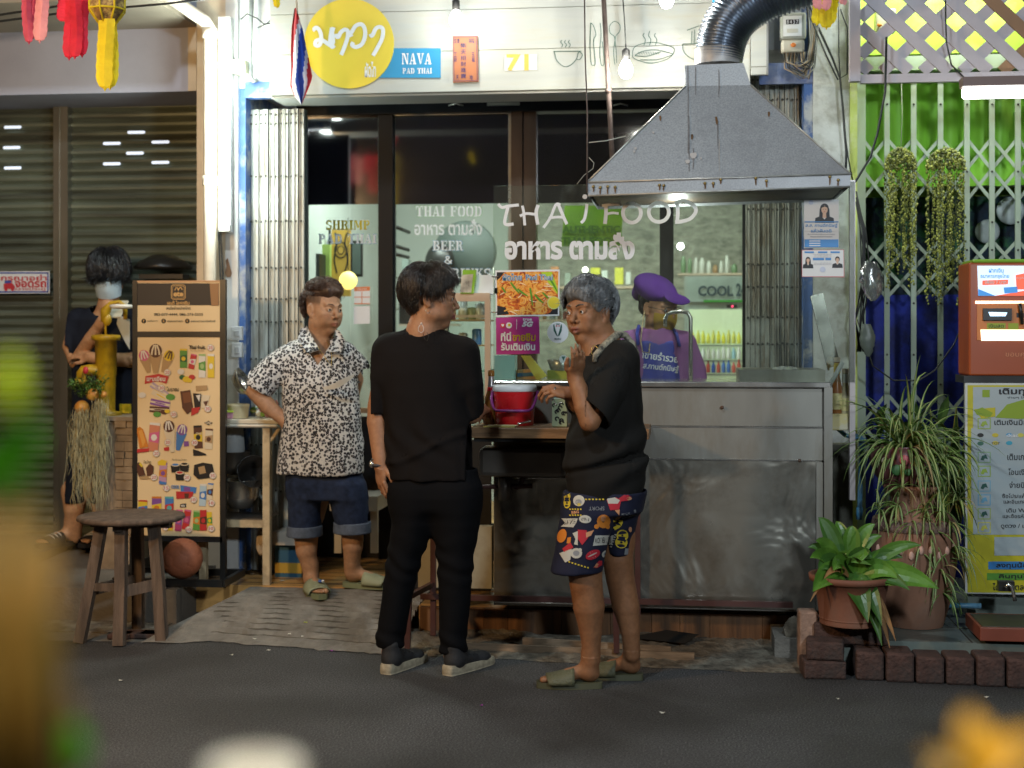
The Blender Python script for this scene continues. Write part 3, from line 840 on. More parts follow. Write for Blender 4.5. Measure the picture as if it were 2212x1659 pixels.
mb=MB();mb.pbox(2080,163,2335,183,6.58,.09,mat("fixture_brown",(.16,.10,.09),.5));mb.build("housing",L2)
c=V(2200,225,6.55);area_light("tube_glow",c,(c.x-.2,c.y+.9,c.z-.8),.5,62,(.9,1,.93),.06,L2)
M_plank=mat("painted_planks",(.52,.54,.50),.32,var=.10,scale=3,stretch=(.4,1,5),dirt=(.50,.48,.38),dscale=3,damt=.6,bump=.06)
M_joint=flat("plank_joint",(.22,.22,.18),.8)
M_yel=flat("sign_yellow",(.80,.62,.045),.4)
M_cyan=flat("sign_blue",(.03,.30,.56),.4)
M_wht=flat("sign_white",(.82,.84,.84),.4)
FY=7.06
F=thing("shop_sign",V(1120,208,FY),"long whitewashed plank sign board over the restaurant with a yellow disc","sign")
mb=MB();x0,x1=V(583,0,FY).x,V(1620,0,FY).x
zb=V(1000,198,FY).z
rr=random.Random(2);z=zb;k=0
hs=[.205,.205,.24,.24,.24,.24]
for h in hs:
 mb.box(x0,x1,FY+rr.uniform(0,.002),FY+.03,z+.003,z+h,M_plank);mb.box(x0,x1,FY+.01,FY+.028,z,z+.003,M_joint);z+=h
mb.build("board",F)
mb=MB();mb.box(x0,x1,FY+.03,FY+.28,zb-.01,zb+.06,M_plank);mb.build("lower_return",F)
mb=MB();mb.pquad([(818,104),(952,104),(952,168),(790,168)],FY-.006,M_cyan,.004)
stencil(mb,"NAVA",868,115,932,139,FY-.008,M_wht)
stencil(mb,"PAD THAI",870,147,933,159,FY-.008,M_wht)
mb.build("blue_panel",F)
mb=MB();Y=FY-.012
seg=64
vs=[V(754+97*math.cos(2*math.pi*k/seg),94+97*math.sin(2*math.pi*k/seg),Y)for k in range(seg)]
vb=[v+Vector((0,.005,0))for v in vs]
mb.add(vs+vb,[tuple(range(seg-1,-1,-1))]+[(i,(i+1)%seg,seg+(i+1)%seg,seg+i)for i in range(seg)],M_yel)
Y-=.002
def cp(pts,ox=530.9,oy=0):return[(ox+x*.3733,oy+y*.3733)for x,y in pts]
W_=8.6
mb.stroke(cp([(402,178),(396,168),(408,160),(424,172),(436,205),(432,250),(418,265),(402,258),(408,236),(440,232),(470,250),(492,262),(505,240),(500,190),(508,158)]),W_,Y,M_wht)
mb.stroke(cp([(498,160),(496,175),(490,215),(488,250),(500,272),(512,262)]),W_,Y,M_wht)
mb.stroke(cp([(524,196),(526,212),(538,212),(548,190),(570,172),(590,180),(588,220),(568,280),(552,318)]),W_,Y,M_wht)
mb.stroke(cp([(612,212),(606,196),(616,180),(636,150),(668,140),(688,165),(690,210),(672,255),(640,272),(616,262),(622,244)]),W_,Y,M_wht)
mb.stroke(cp([(722,196),(728,208),(738,196),(752,166),(776,156),(794,172),(790,220),(766,270),(736,322)]),W_,Y,M_wht)
mb.text("ผัดไท",788,133,812,167,Y,M_wht,.03)
mb.v and None
mb.build("yellow_disc",F)
M_ink=flat("ink_lines",(.05,.13,.10),.6)
mb=MB();Y=FY-.003
ox=1061.8
def ink(p,w=1.5):mb.stroke(cp(p,ox),w,Y,M_ink)
ink([(358,298),(520,296)]);ink([(364,300),(378,350),(420,385),(460,375),(492,340),(500,310),(510,300),(526,318),(512,342),(494,344)])
for x in(408,430,452):ink([(x,232),(x-8,244),(x+4,258),(x-4,274)])
ink([(574,132),(570,240),(575,360),(590,378),(600,360),(590,240),(604,200),(590,150),(574,132)])
ink([(628,132),(634,200),(626,300),(636,376),(652,360),(642,240)])
ink([(714,374),(706,300),(714,220),(686,190),(684,150),(710,124),(740,140),(742,180),(716,218),(722,300),(724,365)])
ink([(815,330),(830,270),(930,245),(1040,270),(1056,300),(1020,340),(930,365),(850,350),(815,330)])
ink([(830,320),(880,295),(960,290),(1050,312)]);ink([(830,322),(900,325),(980,300)]);ink([(860,345),(960,345),(1050,316)])
for x in range(850,970,14):ink([(x,300),(x+8,316)],1)
for x in(884,916,950):ink([(x,180+abs(x-916)*.4),(x-8,205),(x+6,230),(x-2,262)])
ink([(1105,255),(1112,300),(1150,335),(1190,345),(1240,340)]);ink([(1105,255),(1250,250)]);ink([(1130,176),(1200,150)]);ink([(1160,180),(1155,250)]);ink([(1175,172),(1172,250)])
mb.build("line_drawing",F)
mb=MB();mb.pbox(1090,118,1160,152,FY-.003,.002,flat("number_plate_white",(.78,.78,.74),.4))
mb.text("71",1094,117,1142,153,FY-.006,flat("gold_digits",(.75,.52,.10),.35),.03)
top(mb,"number_plate","gold house number 71 on a pale plate on the sign board","number plate")
M_plq=mat("terracotta_plaque",(.46,.16,.06),.5,var=.15,scale=9)
M_plqd=flat("plaque_dark",(.05,.03,.12),.5)
mb=MB();mb.pquad([(978,78),(1031,77),(1033,176),(979,178)],FY-.016,M_plq,.014)
for a in(((980,80),(1029,79)),((980,80),(981,175)),((1029,79),(1031,174)),((981,175),(1031,174))):mb.stroke(list(a),1.2,FY-.018,M_plqd)
for t_,x,y,s_ in(("樂",1001,98,13),("天",1001,112,12),("招",1001,125,12),("財",1001,138,12),("進",1001,151,12),("寶",1001,164,12),("生意",987,88,12),("興隆",1019,88,12),("工",984,118,7),("安",984,129,7),("玉",1022,118,7),("福",1022,129,7),("天",988,167,7),("地",1018,167,7)):
 mb.text(t_,x-s_/2,y-5,x+s_/2,y+5,FY-.018,M_plqd,.01)
top(mb,"wall_plaque","small red-brown plaque with dark characters nailed on the sign board","plaque")
mb=MB();mb.pbox(1622,-60,1659,161,7.02,.03,M_plank);mb.pbox(1655.5,-60,1660,161,7.015,.035,mat("board_edge",(.25,.26,.26),.5));mb.pbox(1622,143,1655,145,7.018,.002,M_joint)
mb.text("*",1621,20,1624,22,7.018,M_ink)
top(mb,"side_board","narrow white board right of the duct beside the electric meter","board")
def bulb(px,py,Y,cordtop,name_label,power,r_=.034):
 t=thing("hanging_bulb",V(px,py,Y),name_label,"light bulb","bare bulbs over the stall")
 c=V(px,py,Y)
 m_=MB();m_.lathe([(.001,-.045),(.022,-.038),(.033,-.012),(.033,.004),(.024,.028),(.013,.045)],c,emis("bulb_glow",(1,1,.93),22),16);m_.build("bulb_glass",t)
 m_=MB();m_.lathe([(.016,.045),(.019,.05),(.019,.09),(.008,.10)],c,mat("bulb_socket",(.03,.03,.03),.5),12);m_.build("socket",t)
 m_=MB();q=V(cordtop[0],cordtop[1],Y);m_.tube([c+Vector((0,0,.10)),c.lerp(q,.5)+Vector((.006,0,0)),q],.0035,M_cab,6);m_.build("cord",t)
 l_=point_light("bulb_light",c+Vector((0,-.055,-.02)),power,(1,.97,.86),.03)
 return t
bulb(1352,150,6.75,(1341,-60),"bare glowing bulb hanging in front of the sign board drawings",15)
bulb(1440,-2,6.6,(1440,-90),"bare glowing bulb at the top edge above the dish drawing",9)
bulb(985,42,6.9,(985,-60),"bare glowing bulb just above the red-brown plaque",4,.03)
FL=thing("flag",V(640,10,6.8),"small striped flag in red, white and blue hanging beside the yellow disc","flag")
mb=MB();mb.tube([V(640,-80,6.82),V(641,30,6.8)],.006,mat("flag_pole",(.5,.45,.35),.5),8);mb.build("pole",FL)
mb=MB();cols=[flat("flag_red",(.60,.03,.04),.8),flat("flag_white",(.75,.75,.78),.8),flat("flag_blue",(.02,.07,.42),.8)]
Lp=[(636,18),(630,60),(628,110),(629,150),(627,185),(636,208),(651,226)]
Rp=[(641,16),(648,45),(654,62),(661,100),(668,130),(675,165),(671,180),(652,226)]
def interp(P_,t):
 f=t*(len(P_)-1);i=min(len(P_)-2,int(f));f-=i
 return(P_[i][0]+(P_[i+1][0]-P_[i][0])*f,P_[i][1]+(P_[i+1][1]-P_[i][1])*f)
NU,NV=30,24
vs=[]
for j in range(NV+1):
 a,b=interp(Lp,j/NV),interp(Rp,j/NV)
 for i in range(NU+1):
  u=i/NU
  vs.append(V(a[0]+(b[0]-a[0])*u,a[1]+(b[1]-a[1])*u,6.79+.022*math.sin(u*9+j*.12)))
for j in range(NV):
 for i in range(NU):
  d=(i/NU)*1.0+(j/NV)*.0
  q=(i/NU+.75*(1-j/NV))*4.6-.5
  v_=j/NV;s_=[0,1,2,2,1,0][max(0,min(5,int(5.5*(i/NU)*min(1,v_*1.6)+1.2*v_)))]
  mb.add([vs[j*(NU+1)+i],vs[j*(NU+1)+i+1],vs[(j+1)*(NU+1)+i+1],vs[(j+1)*(NU+1)+i]],[(0,1,2,3)],cols[s_],True)
mb.build("cloth",FL)
M_lw=flat("letter_white",(.88,.92,.95),.5,transl=.3)
M_lg=flat("letter_green",(.10,.42,.06),.5,transl=.5)
M_ly=flat("letter_yellow",(.74,.62,.03),.5,transl=.5)
M_lb=flat("letter_blue",(.08,.33,.62),.5,transl=.5)
Yw=WY+.018
def st2(m_,s_,x0,y0,x1,y1,ca,cb,Y):
 stencil(m_,s_,x0-.9,y0-.9,x1+.9,y1+.9,Y+.003,cb);stencil(m_,s_,x0,y0,x1,y1,Y,ca)
mb=MB()
st2(mb,"SHRIMP",704,476,799,496,M_ly,M_lw,Yw);st2(mb,"PAD THAI",689,506,813,526,M_lw,M_lb,Yw)
top(mb,"window_lettering","yellow and white lettering SHRIMP PAD THAI on the left window pane","lettering")
mb=MB();Yd=WY+.008
st2(mb,"THAI FOOD",898,445,1041,468,M_lw,M_lg,Yd)
mb.text("อาหาร ตามสั่ง",895,474,1041,508,Yd,M_lw,.02)
st2(mb,"BEER",935,520,1000,541,M_lw,M_lb,Yd);st2(mb,"&",959,553,977,570,M_lw,M_lb,Yd);st2(mb,"COLD DRINKS".replace("L","I"),874,580,1060,601,M_lw,M_lb,Yd)
top(mb,"window_lettering","white THAI FOOD and BEER lettering on the glass door","lettering")
M_ss=mat("stainless_panel",(.31,.295,.26),.34,metal=.45,var=.22,scale=2.2,dirt=(.22,.18,.13),dscale=3.5,damt=.55,stretch=(1.2,1,.35),bump=.10,bscale=7,rvar=.12)
M_ssr=mat("stainless_rim",(.62,.60,.56),.22,metal=.9,var=.1,scale=6)
M_foil=None
def crumple():
 m=mat("crumpled_steel_sheet",(.36,.345,.30),.26,metal=.7,var=.25,scale=1.6,dirt=(.22,.19,.15),dscale=4,damt=.6,rvar=.08)
 n,l=m.node_tree.nodes,m.node_tree.links
 p=n["Principled BSDF"]
 tc=[x for x in n if x.type=='TEX_COORD'][0]
 a=n.new("ShaderNodeTexNoise");a.inputs["Scale"].default_value=2.6;a.inputs["Detail"].default_value=3;a.inputs["Distortion"].default_value=.8
 l.new(tc.outputs["Object"],a.inputs["Vector"])
 b=n.new("ShaderNodeBump");b.inputs["Strength"].default_value=1.0;b.inputs["Distance"].default_value=.035
 l.new(a.outputs[0],b.inputs["Height"]);l.new(b.outputs[0],p.inputs["Normal"])
 return m
M_foil=crumple()
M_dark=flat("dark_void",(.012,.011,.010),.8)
ST=thing("food_stall",V(1430,1316,6.4),"steel clad food stall counter with a long glass screen","food stall")
CY=6.38
xa,xb=V(1066,0,CY).x,V(1790,0,CY).x
def zc(py):return V(1430,py,CY).z
mb=MB()
mb.box(xa,xb,CY+.008,CY+.60,zc(1316),zc(838),M_ss)
mb.build("cabinet",ST)
mb=MB();mb.box(xa-.004,xb+.01,CY-.02,CY+.03,zc(836),zc(824),M_ssr);mb.box(xa-.004,xb+.01,CY+.03,CY+.60,zc(833),zc(826),M_ssr);mb.build("rim",ST,bevel=.004)
mb=MB();mb.box(xa,xb,CY+.002,CY+.007,zc(919),zc(837),M_ss);mb.box(xa,xb,CY-.004,CY+.0015,zc(991),zc(921),M_ss)
mb.box(xa,xb,CY-.006,CY-.002,zc(923),zc(919.5),M_ssr);mb.build("upper_panel",ST)
def sheet(px0,px1,py0,py1,Y,mm,name,seed=1,amp=.006):
 m_=MB();nx,nz=60,40;rr=random.Random(seed)
 x0,x1=V(px0,0,Y).x,V(px1,0,Y).x;mx=(px0+px1)/2;z0,z1=V(mx,py1,Y).z,V(mx,py0,Y).z
 bl=[(rr.uniform(x0,x1),rr.uniform(z0,z0+(z1-z0)*.6),rr.uniform(.03,.14),rr.uniform(-1,1))for _ in range(26)]
 vs=[]
 for j in range(nz+1):
  for i in range(nx+1):
   x=x0+(x1-x0)*i/nx;z=z0+(z1-z0)*j/nz
   d=sum(s*math.exp(-((x-a)**2+((z-b)*1.6)**2)/(r*r))for a,b,r,s in bl)
   vs.append((x,Y+amp*d*min(1,j/2),z))
 m_.add(vs,[(j*(nx+1)+i,j*(nx+1)+i+1,(j+1)*(nx+1)+i+1,(j+1)*(nx+1)+i)for j in range(nz)for i in range(nx)],mm,True)
 e=(x0,x1,z0,z1)
 m_.box(x0,x1,Y-.004,Y+.004,z1-.001,z1+.005,M_ssr)
 m_.box(x0,x1,Y-.003,Y+.003,z0-.004,z0,M_ssr)
 return m_.build(name,ST)
sheet(1376,1762,994,1315,CY-.012,M_foil,"lower_sheet",4)
sheet(1068,1372,1035,1303,CY-.010,M_foil,"lower_sheet",8)
mb=MB();mb.box(V(1762,0,CY).x+.002,V(1778,0,CY).x,CY-.008,CY,zc(1310),zc(995),M_ss);mb.box(V(1779,0,CY).x,V(1797,0,CY).x,CY-.03,CY+.06,zc(1180),zc(835),M_ss);mb.build("corner_post",ST)
mb=MB();rr=random.Random(5)
for px,py in((1727,995),(1560,880),(1400,925)):mb.ball(V(px,py,CY-.012),.008,mat("bolt_brown",(.1,.05,.03),.6),seg=8,rings=5)
mb.build("bolt",ST)
M_screen=glass_mat("stall_glass",(.93,.96,.93),.055,.03,dirt=.06,opac=.018,opcol=(.55,.60,.52))
x0,x1=V(1066,0,CY).x,V(1846,0,CY).x
mb=MB();mb.box(x0,x1,CY,CY+.006,zc(824),zc(402)+.01,M_screen);GLS=mb.build("glass_screen",ST)
Yg=CY-.003
M_lwp=flat("screen_paint_white",(.86,.87,.90),.5,transl=.15)
mb=MB()
q=lambda pts:cp(pts,1061.8)
mb.stroke(q([(38,1180),(60,1200),(100,1192),(158,1186)]),6.5,Yg,M_lwp);mb.stroke(q([(96,1195),(82,1250),(76,1290),(92,1300),(128,1296)]),7,Yg,M_lwp)
mb.stroke(q([(178,1190),(186,1230),(192,1304)]),6,Yg,M_lwp);mb.stroke(q([(164,1250),(200,1236),(250,1240)]),6,Yg,M_lwp);mb.stroke(q([(270,1186),(258,1230),(268,1300)]),7.5,Yg,M_lwp)
mb.stroke(q([(300,1318),(340,1260),(372,1185),(398,1186)]),6,Yg,M_lwp);mb.stroke(q([(385,1180),(410,1240),(436,1298)]),7,Yg,M_lwp);mb.stroke(q([(330,1262),(380,1256),(412,1258)]),5.5,Yg,M_lwp)
mb.stroke(q([(552,1180),(546,1230),(536,1270),(518,1290)]),6.5,Yg,M_lwp);mb.disc(1061.8+540*.3733,1138*.3733,5.2,Yg,M_lwp,14)
mb.stroke(q([(640,1190),(690,1182),(744,1180)]),6,Yg,M_lwp);mb.stroke(q([(662,1190),(662,1240),(656,1296)]),8,Yg,M_lwp);mb.stroke(q([(660,1240),(700,1232),(736,1236)]),5.5,Yg,M_lwp)
for cx,cy,rx,ry in((812,1232,52,56),(968,1228,58,56)):
 mb.stroke(q([(cx+rx*math.cos(a),cy+ry*math.sin(a))for a in[i*.449-1.2 for i in range(15)]]),8,Yg,M_lwp)
mb.stroke(q([(1076,1180),(1078,1240),(1074,1280)]),8,Yg,M_lwp);mb.stroke(q([(1060,1178),(1110,1160),(1170,1190),(1182,1225),(1150,1265),(1096,1282),(1062,1284)]),8,Yg,M_lwp)
mb.text("อาหาร ตามสั่ง",1090,503,1371,561,Yg,M_lwp,.045)
mb.build("screen_lettering",ST)
mb=MB();mb.box(V(1836,0,CY).x,V(1848,0,CY).x,CY+.006,CY+.05,zc(1075),zc(394),mat("screen_post_metal",(.42,.38,.38),.4,metal=.5,var=.1));mb.build("screen_post",ST)
mb=MB();mb.box(V(1600,0,CY).x,xb,CY+.15,CY+.58,zc(830),zc(800),M_ss);mb.build("inner_ledge",ST)
mb=MB();a=V(1745,632,6.6);b=V(1800,800,6.6);bar(mb,V(1764,636,6.62),V(1802,792,6.62),.055,.02,M_ssr);bar(mb,V(1752,640,6.61),V(1790,800,6.61),.008,.03,M_ssr)
top(mb,"steel_tray","steel tray leaning inside the right end of the glass screen","tray")
mb=MB();mb.tube([V(x,y,6.7)for x,y in((1437,706),(1437,690),(1441,679),(1452,674),(1475,673),(1486,676),(1492,686),(1492,720),(1492,780),(1492,824))],.010,M_ssr,10)
top(mb,"water_tap","tall bent steel tap in front of the cook in purple","tap")
lump("plastic_bag",V(1695,805,6.65),(.075,.05,.03),mat("milky_plastic",(.62,.64,.62),.3,trans=.2),"crumpled clear plastic bag on the ledge behind the glass screen","bag",6)
def food_mat():
 m=bpy.data.materials.new("noodle_photo");m.use_nodes=True
 n,l=m.node_tree.nodes,m.node_tree.links;p=n["Principled BSDF"];p.inputs["Roughness"].default_value=.4
 tc=n.new("ShaderNodeTexCoord")
 w=n.new("ShaderNodeTexNoise");w.inputs["Scale"].default_value=22;w.inputs["Detail"].default_value=4;w.inputs["Distortion"].default_value=2.4
 l.new(tc.outputs["Object"],w.inputs["Vector"])
 r=n.new("ShaderNodeValToRGB");e=r.color_ramp.elements
 e[0].position=.3;e[0].color=(.10,.015,.005,1);e[1].position=.72;e[1].color=(.85,.62,.33,1)
 for ps,c in((.42,(.55,.10,.01,1)),(.50,(.80,.33,.04,1)),(.58,(.85,.50,.12,1)),(.63,(.60,.16,.02,1))):
  x=e.new(ps);x.color=c
 l.new(w.outputs[0],r.inputs[0]);l.new(r.outputs[0],p.inputs["Base Color"])
 return m
M_food=food_mat()
mb=MB();Y=CY-.012
mb.pquad([(1070,584),(1209,582),(1208,682),(1071,684)],Y,M_paper,.003)
mb.pquad([(1073,588),(1206,586),(1205,679),(1074,681)],Y-.001,M_food)
Mg1,Mg2,Mbl=flat("leaf_green",(.09,.30,.02),.4),flat("lime_green",(.42,.62,.03),.4),flat("plate_black",(.015,.015,.02),.4)
mb.pquad([(1073,588),(1090,588),(1080,600),(1073,606)],Y-.0015,Mbl);mb.pquad([(1188,676),(1176,679),(1205,679),(1205,655),(1196,664)],Y-.0015,Mbl);mb.pquad([(1074,660),(1092,664),(1100,679),(1074,681)],Y-.0015,Mbl)
mb.pquad([(1168,588),(1192,587),(1205,625),(1204,636)],Y-.002,Mg2)
r_=random.Random(21)
Mn=[flat("noodle_pale",(.85,.68,.42),.4),flat("noodle_orange",(.85,.42,.08),.4),flat("noodle_red",(.62,.10,.02),.4)]
for i in range(46):
 x,y=r_.uniform(1078,1188),r_.uniform(600,674);a=r_.uniform(-1,1);L_=r_.uniform(8,22)
 mb.stroke([(x,y),(x+L_*.5,y+a*5),(x+L_,y+a*9+r_.uniform(-4,4))],r_.uniform(1.6,3.0),Y-.0018-i*2e-5,Mn[r_.choice([0,0,1,1,2])],taper=True)
for pts in(((1103,610),(1112,622),(1122,634)),((1118,624),(1128,632),(1140,640)),((1145,622),(1148,640),(1150,660)),((1155,636),(1166,648),(1174,654)),((1172,632),(1184,644)),((1185,598),(1194,612),(1204,630)),((1084,620),(1092,632))):
 mb.stroke(list(pts),4.2,Y-.003,Mg1,taper=True)
mb.disc(1196,654,14,Y-.0034,flat("lime_rim",(.72,.70,.22),.4));mb.disc(1196.5,654,12,Y-.0038,flat("lime_flesh",(.85,.66,.04),.4))
mb.pquad([(1205.5,630),(1212,630),(1212,680),(1205.5,680)],Y-.0042,M_paper)if False else None
for dx,dy,mm in((-.5,-.5,M_paper),(.5,.5,M_paper),(0,0,M_lb)):
 mb.text("ผัดไทย",1086+dx,591+dy,1127+dx,606+dy,Y-.0045-(mm is M_lb)*.0005,mm,.025 if mm is M_paper else.012)
 mb.text("Pad Thai",1136+dx,593+dy,1194+dx,605+dy,Y-.0045-(mm is M_lb)*.0005,mm,.03 if mm is M_paper else.008)
top(mb,"menu_photo","framed noodle dish photo headed Pad Thai on the glass screen","poster")
mb=MB()
M_mag=mat("magenta_card",(.42,.03,.22),.45,var=.2,scale=1.5)
mb.pquad([(1071,686),(1164,684),(1166,764),(1072,766)],Y,M_mag,.002)
mb.disc(1086,703,5.5,Y-.002,M_red);mb.disc(1099.5,703,6.5,Y-.002,M_paper);mb.disc(1100,702,3,Y-.003,M_ly)
mb.text("♥",1083,700,1089,706,Y-.003,M_paper)
mb.pquad([(1115.5,690),(1116.5,690),(1116.5,712),(1115.5,712)],Y-.002,M_paper)
mb.text("true",1129,687,1149,693,Y-.002,M_paper,.03);mb.text("5G",1127,694,1152,706,Y-.002,M_paper,.06,.3)
mb.text("ที่นี่",1082,717,1104,737,Y-.002,M_paper,.035);mb.text("ขายซิม",1107,720,1157,737,Y-.002,M_ly,.035)
mb.text("รับเติมเงิน",1082,740,1156,757,Y-.002,M_paper,.035)
top(mb,"sim_card_notice","magenta notice with white and yellow Thai writing below the noodle photo","notice")
mb=MB();M_tux=flat("sticker_dark_green",(.015,.09,.07),.5)
mb.disc(1205,718,23,Y,M_paper,40)
mb.pquad([(1195,702),(1197,700),(1200,712),(1204,724),(1205,727),(1201,724),(1196,714)],Y-.002,M_tux);mb.pquad([(1214,702),(1212,700),(1209,712),(1205.5,724),(1205,727),(1209,724),(1213.5,714)],Y-.002,M_tux)
mb.pquad([(1201,702),(1205,704),(1201,706)],Y-.002,M_red);mb.pquad([(1209,702),(1205,704),(1209,706)],Y-.002,M_red);mb.pquad([(1200,699),(1210,699),(1208,701),(1202,701)],Y-.002,M_tux)
mb.text("MARU",1198,730,1212,734,Y-.002,M_tux,.02);mb.text("waiter",1199,736,1211,738.5,Y-.002,M_tux)if False else None
top(mb,"round_sticker","round white sticker with a tuxedo emblem on the glass screen","sticker")
mb=MB();mb.disc(1217,776,9,Y,mat("faded_sticker",(.45,.52,.48),.5),24);mb.pquad([(1213,770),(1221,770),(1217,780)],Y-.001,M_tux)
top(mb,"round_sticker","small faded round sticker below the tuxedo sticker","sticker")
mb=MB()
for y in(597,674):mb.tube([V(1062,y,Y),V(1070,y+1,Y-.01),V(1078,y,Y)],.004,M_ssr,6)
mb.pbox(1068,622,1074,634,Y-.008,.006,M_frame)
top(mb,"clip","small metal clips holding the noodle photo at its left edge","clip")
M_skinp=flat("print_skin",(.70,.47,.34),.5);M_hairp=flat("print_black",(.01,.01,.015),.5);M_bluep=flat("poster_blue",(.06,.26,.62),.5);M_grey=flat("print_grey",(.35,.36,.42),.5)
def portrait(m_,cx,cy,s_,Y,suit,long=True):
 el=lambda x,y,rx,ry,mm,dy:m_.disc(cx+x*s_,cy+y*s_,rx*s_,Y-dy,mm,18,ry=ry*s_)
 el(0,-.3,1.15,1.35,M_hairp,.0010)
 if long:m_.pquad([(cx-1.25*s_,cy-.3*s_),(cx+1.25*s_,cy-.3*s_),(cx+1.4*s_,cy+2*s_),(cx-1.4*s_,cy+2*s_)],Y-.0011,M_hairp)
 m_.pquad([(cx-.42*s_,cy+.6*s_),(cx+.42*s_,cy+.6*s_),(cx+.5*s_,cy+2.1*s_),(cx-.5*s_,cy+2.1*s_)],Y-.0014,M_skinp)
 m_.pquad([(cx-.9*s_,cy+1.6*s_),(cx,cy+2.6*s_),(cx+.9*s_,cy+1.6*s_),(cx+2.4*s_,cy+2.2*s_),(cx+2.6*s_,cy+4*s_),(cx-2.6*s_,cy+4*s_),(cx-2.4*s_,cy+2.2*s_)],Y-.0013,suit)
 el(0,0,.82,1.12,M_skinp,.0018)
 m_.pquad([(cx-.85*s_,cy-.45*s_),(cx-.6*s_,cy-1.05*s_),(cx+.6*s_,cy-1.05*s_),(cx+.85*s_,cy-.45*s_),(cx+.1*s_,cy-.85*s_)],Y-.0022,M_hairp)
 for sx in(-1,1):el(.34*sx,-.12,.13,.07,M_hairp,.0022)
 el(0,.55,.24,.06,M_red,.0022)
mb=MB();Y=CY-.010
mb.pquad([(1737,432),(1812,431),(1812,535),(1737,536)],Y,M_paper,.002)
portrait(mb,1781,453,8.2,Y,M_hairp)
mb.pquad([(1737,481.5),(1812,481.5),(1812,500),(1737,500)],Y-.004,M_paper)
mb.pquad([(1738,478),(1811,478),(1811,480.5),(1738,480.5)],Y-.0044,M_bluep)
mb.text("ส.ส. กานต์กนิษฐ์",1740,483,1809,492,Y-.0048,M_bluep,.02);mb.text("แห้วสันตติ",1752,494,1796,502,Y-.0048,M_bluep,.02)
mb.text("สมาชิกสภาผู้แทนราษฎร",1744,504,1804,508,Y-.0048,M_grey);mb.pquad([(1750,510.5),(1798,510.5),(1798,512),(1750,512)],Y-.0048,M_grey)
mb.pquad([(1738,517),(1811,517),(1811,534),(1738,534)],Y-.0044,M_bluep)
for k in range(3):mb.pquad([(1748,519.5+k*5),(1772,519.5+k*5),(1772,521.5+k*5),(1748,521.5+k*5)],Y-.0048,M_paper)
mb.disc(1752,437,5,Y-.004,flat("pale_seal",(.55,.6,.75),.5),16)
top(mb,"campaign_poster","blue and white poster with a portrait of a woman on the glass screen","poster")
mb=MB()
mb.pquad([(1732,540),(1823,539),(1824,599),(1732,598)],Y,flat("poster_red_edge",(.55,.12,.14),.5),.002);mb.pquad([(1733,541),(1822,540),(1822.5,597),(1733,597)],Y-.0006,M_paper)
portrait(mb,1745.5,562,4.4,Y-.0006,M_hairp);portrait(mb,1809,561,4.4,Y-.0006,M_hairp,False)
for x in(1738,1767,1794):mb.pquad([(x,543),(x+20,543),(x+20,546.5),(x,546.5)],Y-.003,M_bluep)
for x,w in((1756,24),(1783,12)):mb.pquad([(x,557),(x+w,557),(x+w,562),(x,562)],Y-.003,M_bluep)
for k in range(5):mb.text("ประชาสัมพันธ์เขต",1757+(k%2)*2,548+k*3 if k<3 else 558+k*3,1796,550+k*3 if k<3 else 560+k*3,Y-.003,M_grey)
mb.disc(1777,582,6,Y-.003,flat("pale_seal",(.55,.6,.75),.5),16)
top(mb,"campaign_poster","wide white poster with two small portraits under the blue one","poster")
M_galv=mat("galvanised_hood",(.34,.36,.385),.48,metal=.35,var=.2,scale=150,dirt=(.24,.25,.27),dscale=3,damt=.5,bump=.03,rvar=.1)
M_rust=mat("rust_stain",(.12,.06,.02),.8,var=.5,scale=30)
HD=thing("exhaust_hood",V(1555,420,6.2),"big galvanised trapezoid exhaust hood hanging over the stall","exhaust hood")
HY=6.12;HB=6.80
tilt=lambda x:-math.tan(rad(-1.15))*(x-V(1555,0,HY).x)
def hp(px,py,Y=HY):
 v=V(px,py,Y);return v
A=[V(1268,394,HY),V(1838,376,HY),V(1836,403,HY),V(1270,423,HY)]
T1,T2=V(1481,186,6.36),V(1622,184,6.36)
xT1,xT2=T1 .x,T2 .x
mb=MB()
bk=lambda v,y:Vector((v.x,y,v.z))
mb.quad(A[3],A[2],A[1],A[0],M_galv)
mb.quad(bk(A[3],HB),bk(A[0],HB),A[0],A[3],M_galv);mb.quad(A[2],bk(A[2],HB),bk(A[1],HB),A[1],M_galv);mb.quad(bk(A[2],HB),bk(A[3],HB),bk(A[0],HB),bk(A[1],HB),M_galv)
TB1,TB2=bk(T1,6.62),bk(T2,6.62)
mb.quad(A[0],A[1],T2,T1,M_galv)
mb.quad(bk(A[0],HB),A[0],T1,TB1,M_galv);mb.quad(A[1],bk(A[1],HB),TB2,T2,M_galv);mb.quad(bk(A[1],HB),bk(A[0],HB),TB1,TB2,M_galv)
U1,U2=V(1479,141,6.36),V(1606,136,6.36)
UB1,UB2=bk(U1,6.62),bk(U2,6.62)
for a_,b_,c_,d_ in((T1,T2,U2,U1),(TB2,TB1,UB1,UB2),(TB1,T1,U1,UB1),(T2,TB2,UB2,U2)):mb.quad(a_,b_,c_,d_,M_galv)
mb.quad(U1,U2,UB2,UB1,M_galv)
mb.build("canopy",HD)
mb=MB()
M_edge=mat("hood_edge",(.42,.42,.40),.4,metal=.5,var=.2,scale=20)
for a_,b_ in((A[0],A[1]),(A[0],T1),(A[1],T2),(A[3],A[2])):
 mb.tube([a_+Vector((0,-.003,0)),b_+Vector((0,-.003,0))],.0042,M_edge,6)
mb.build("seam",HD)
mb=MB();cA,cB=A[3].lerp(A[2],.5),0
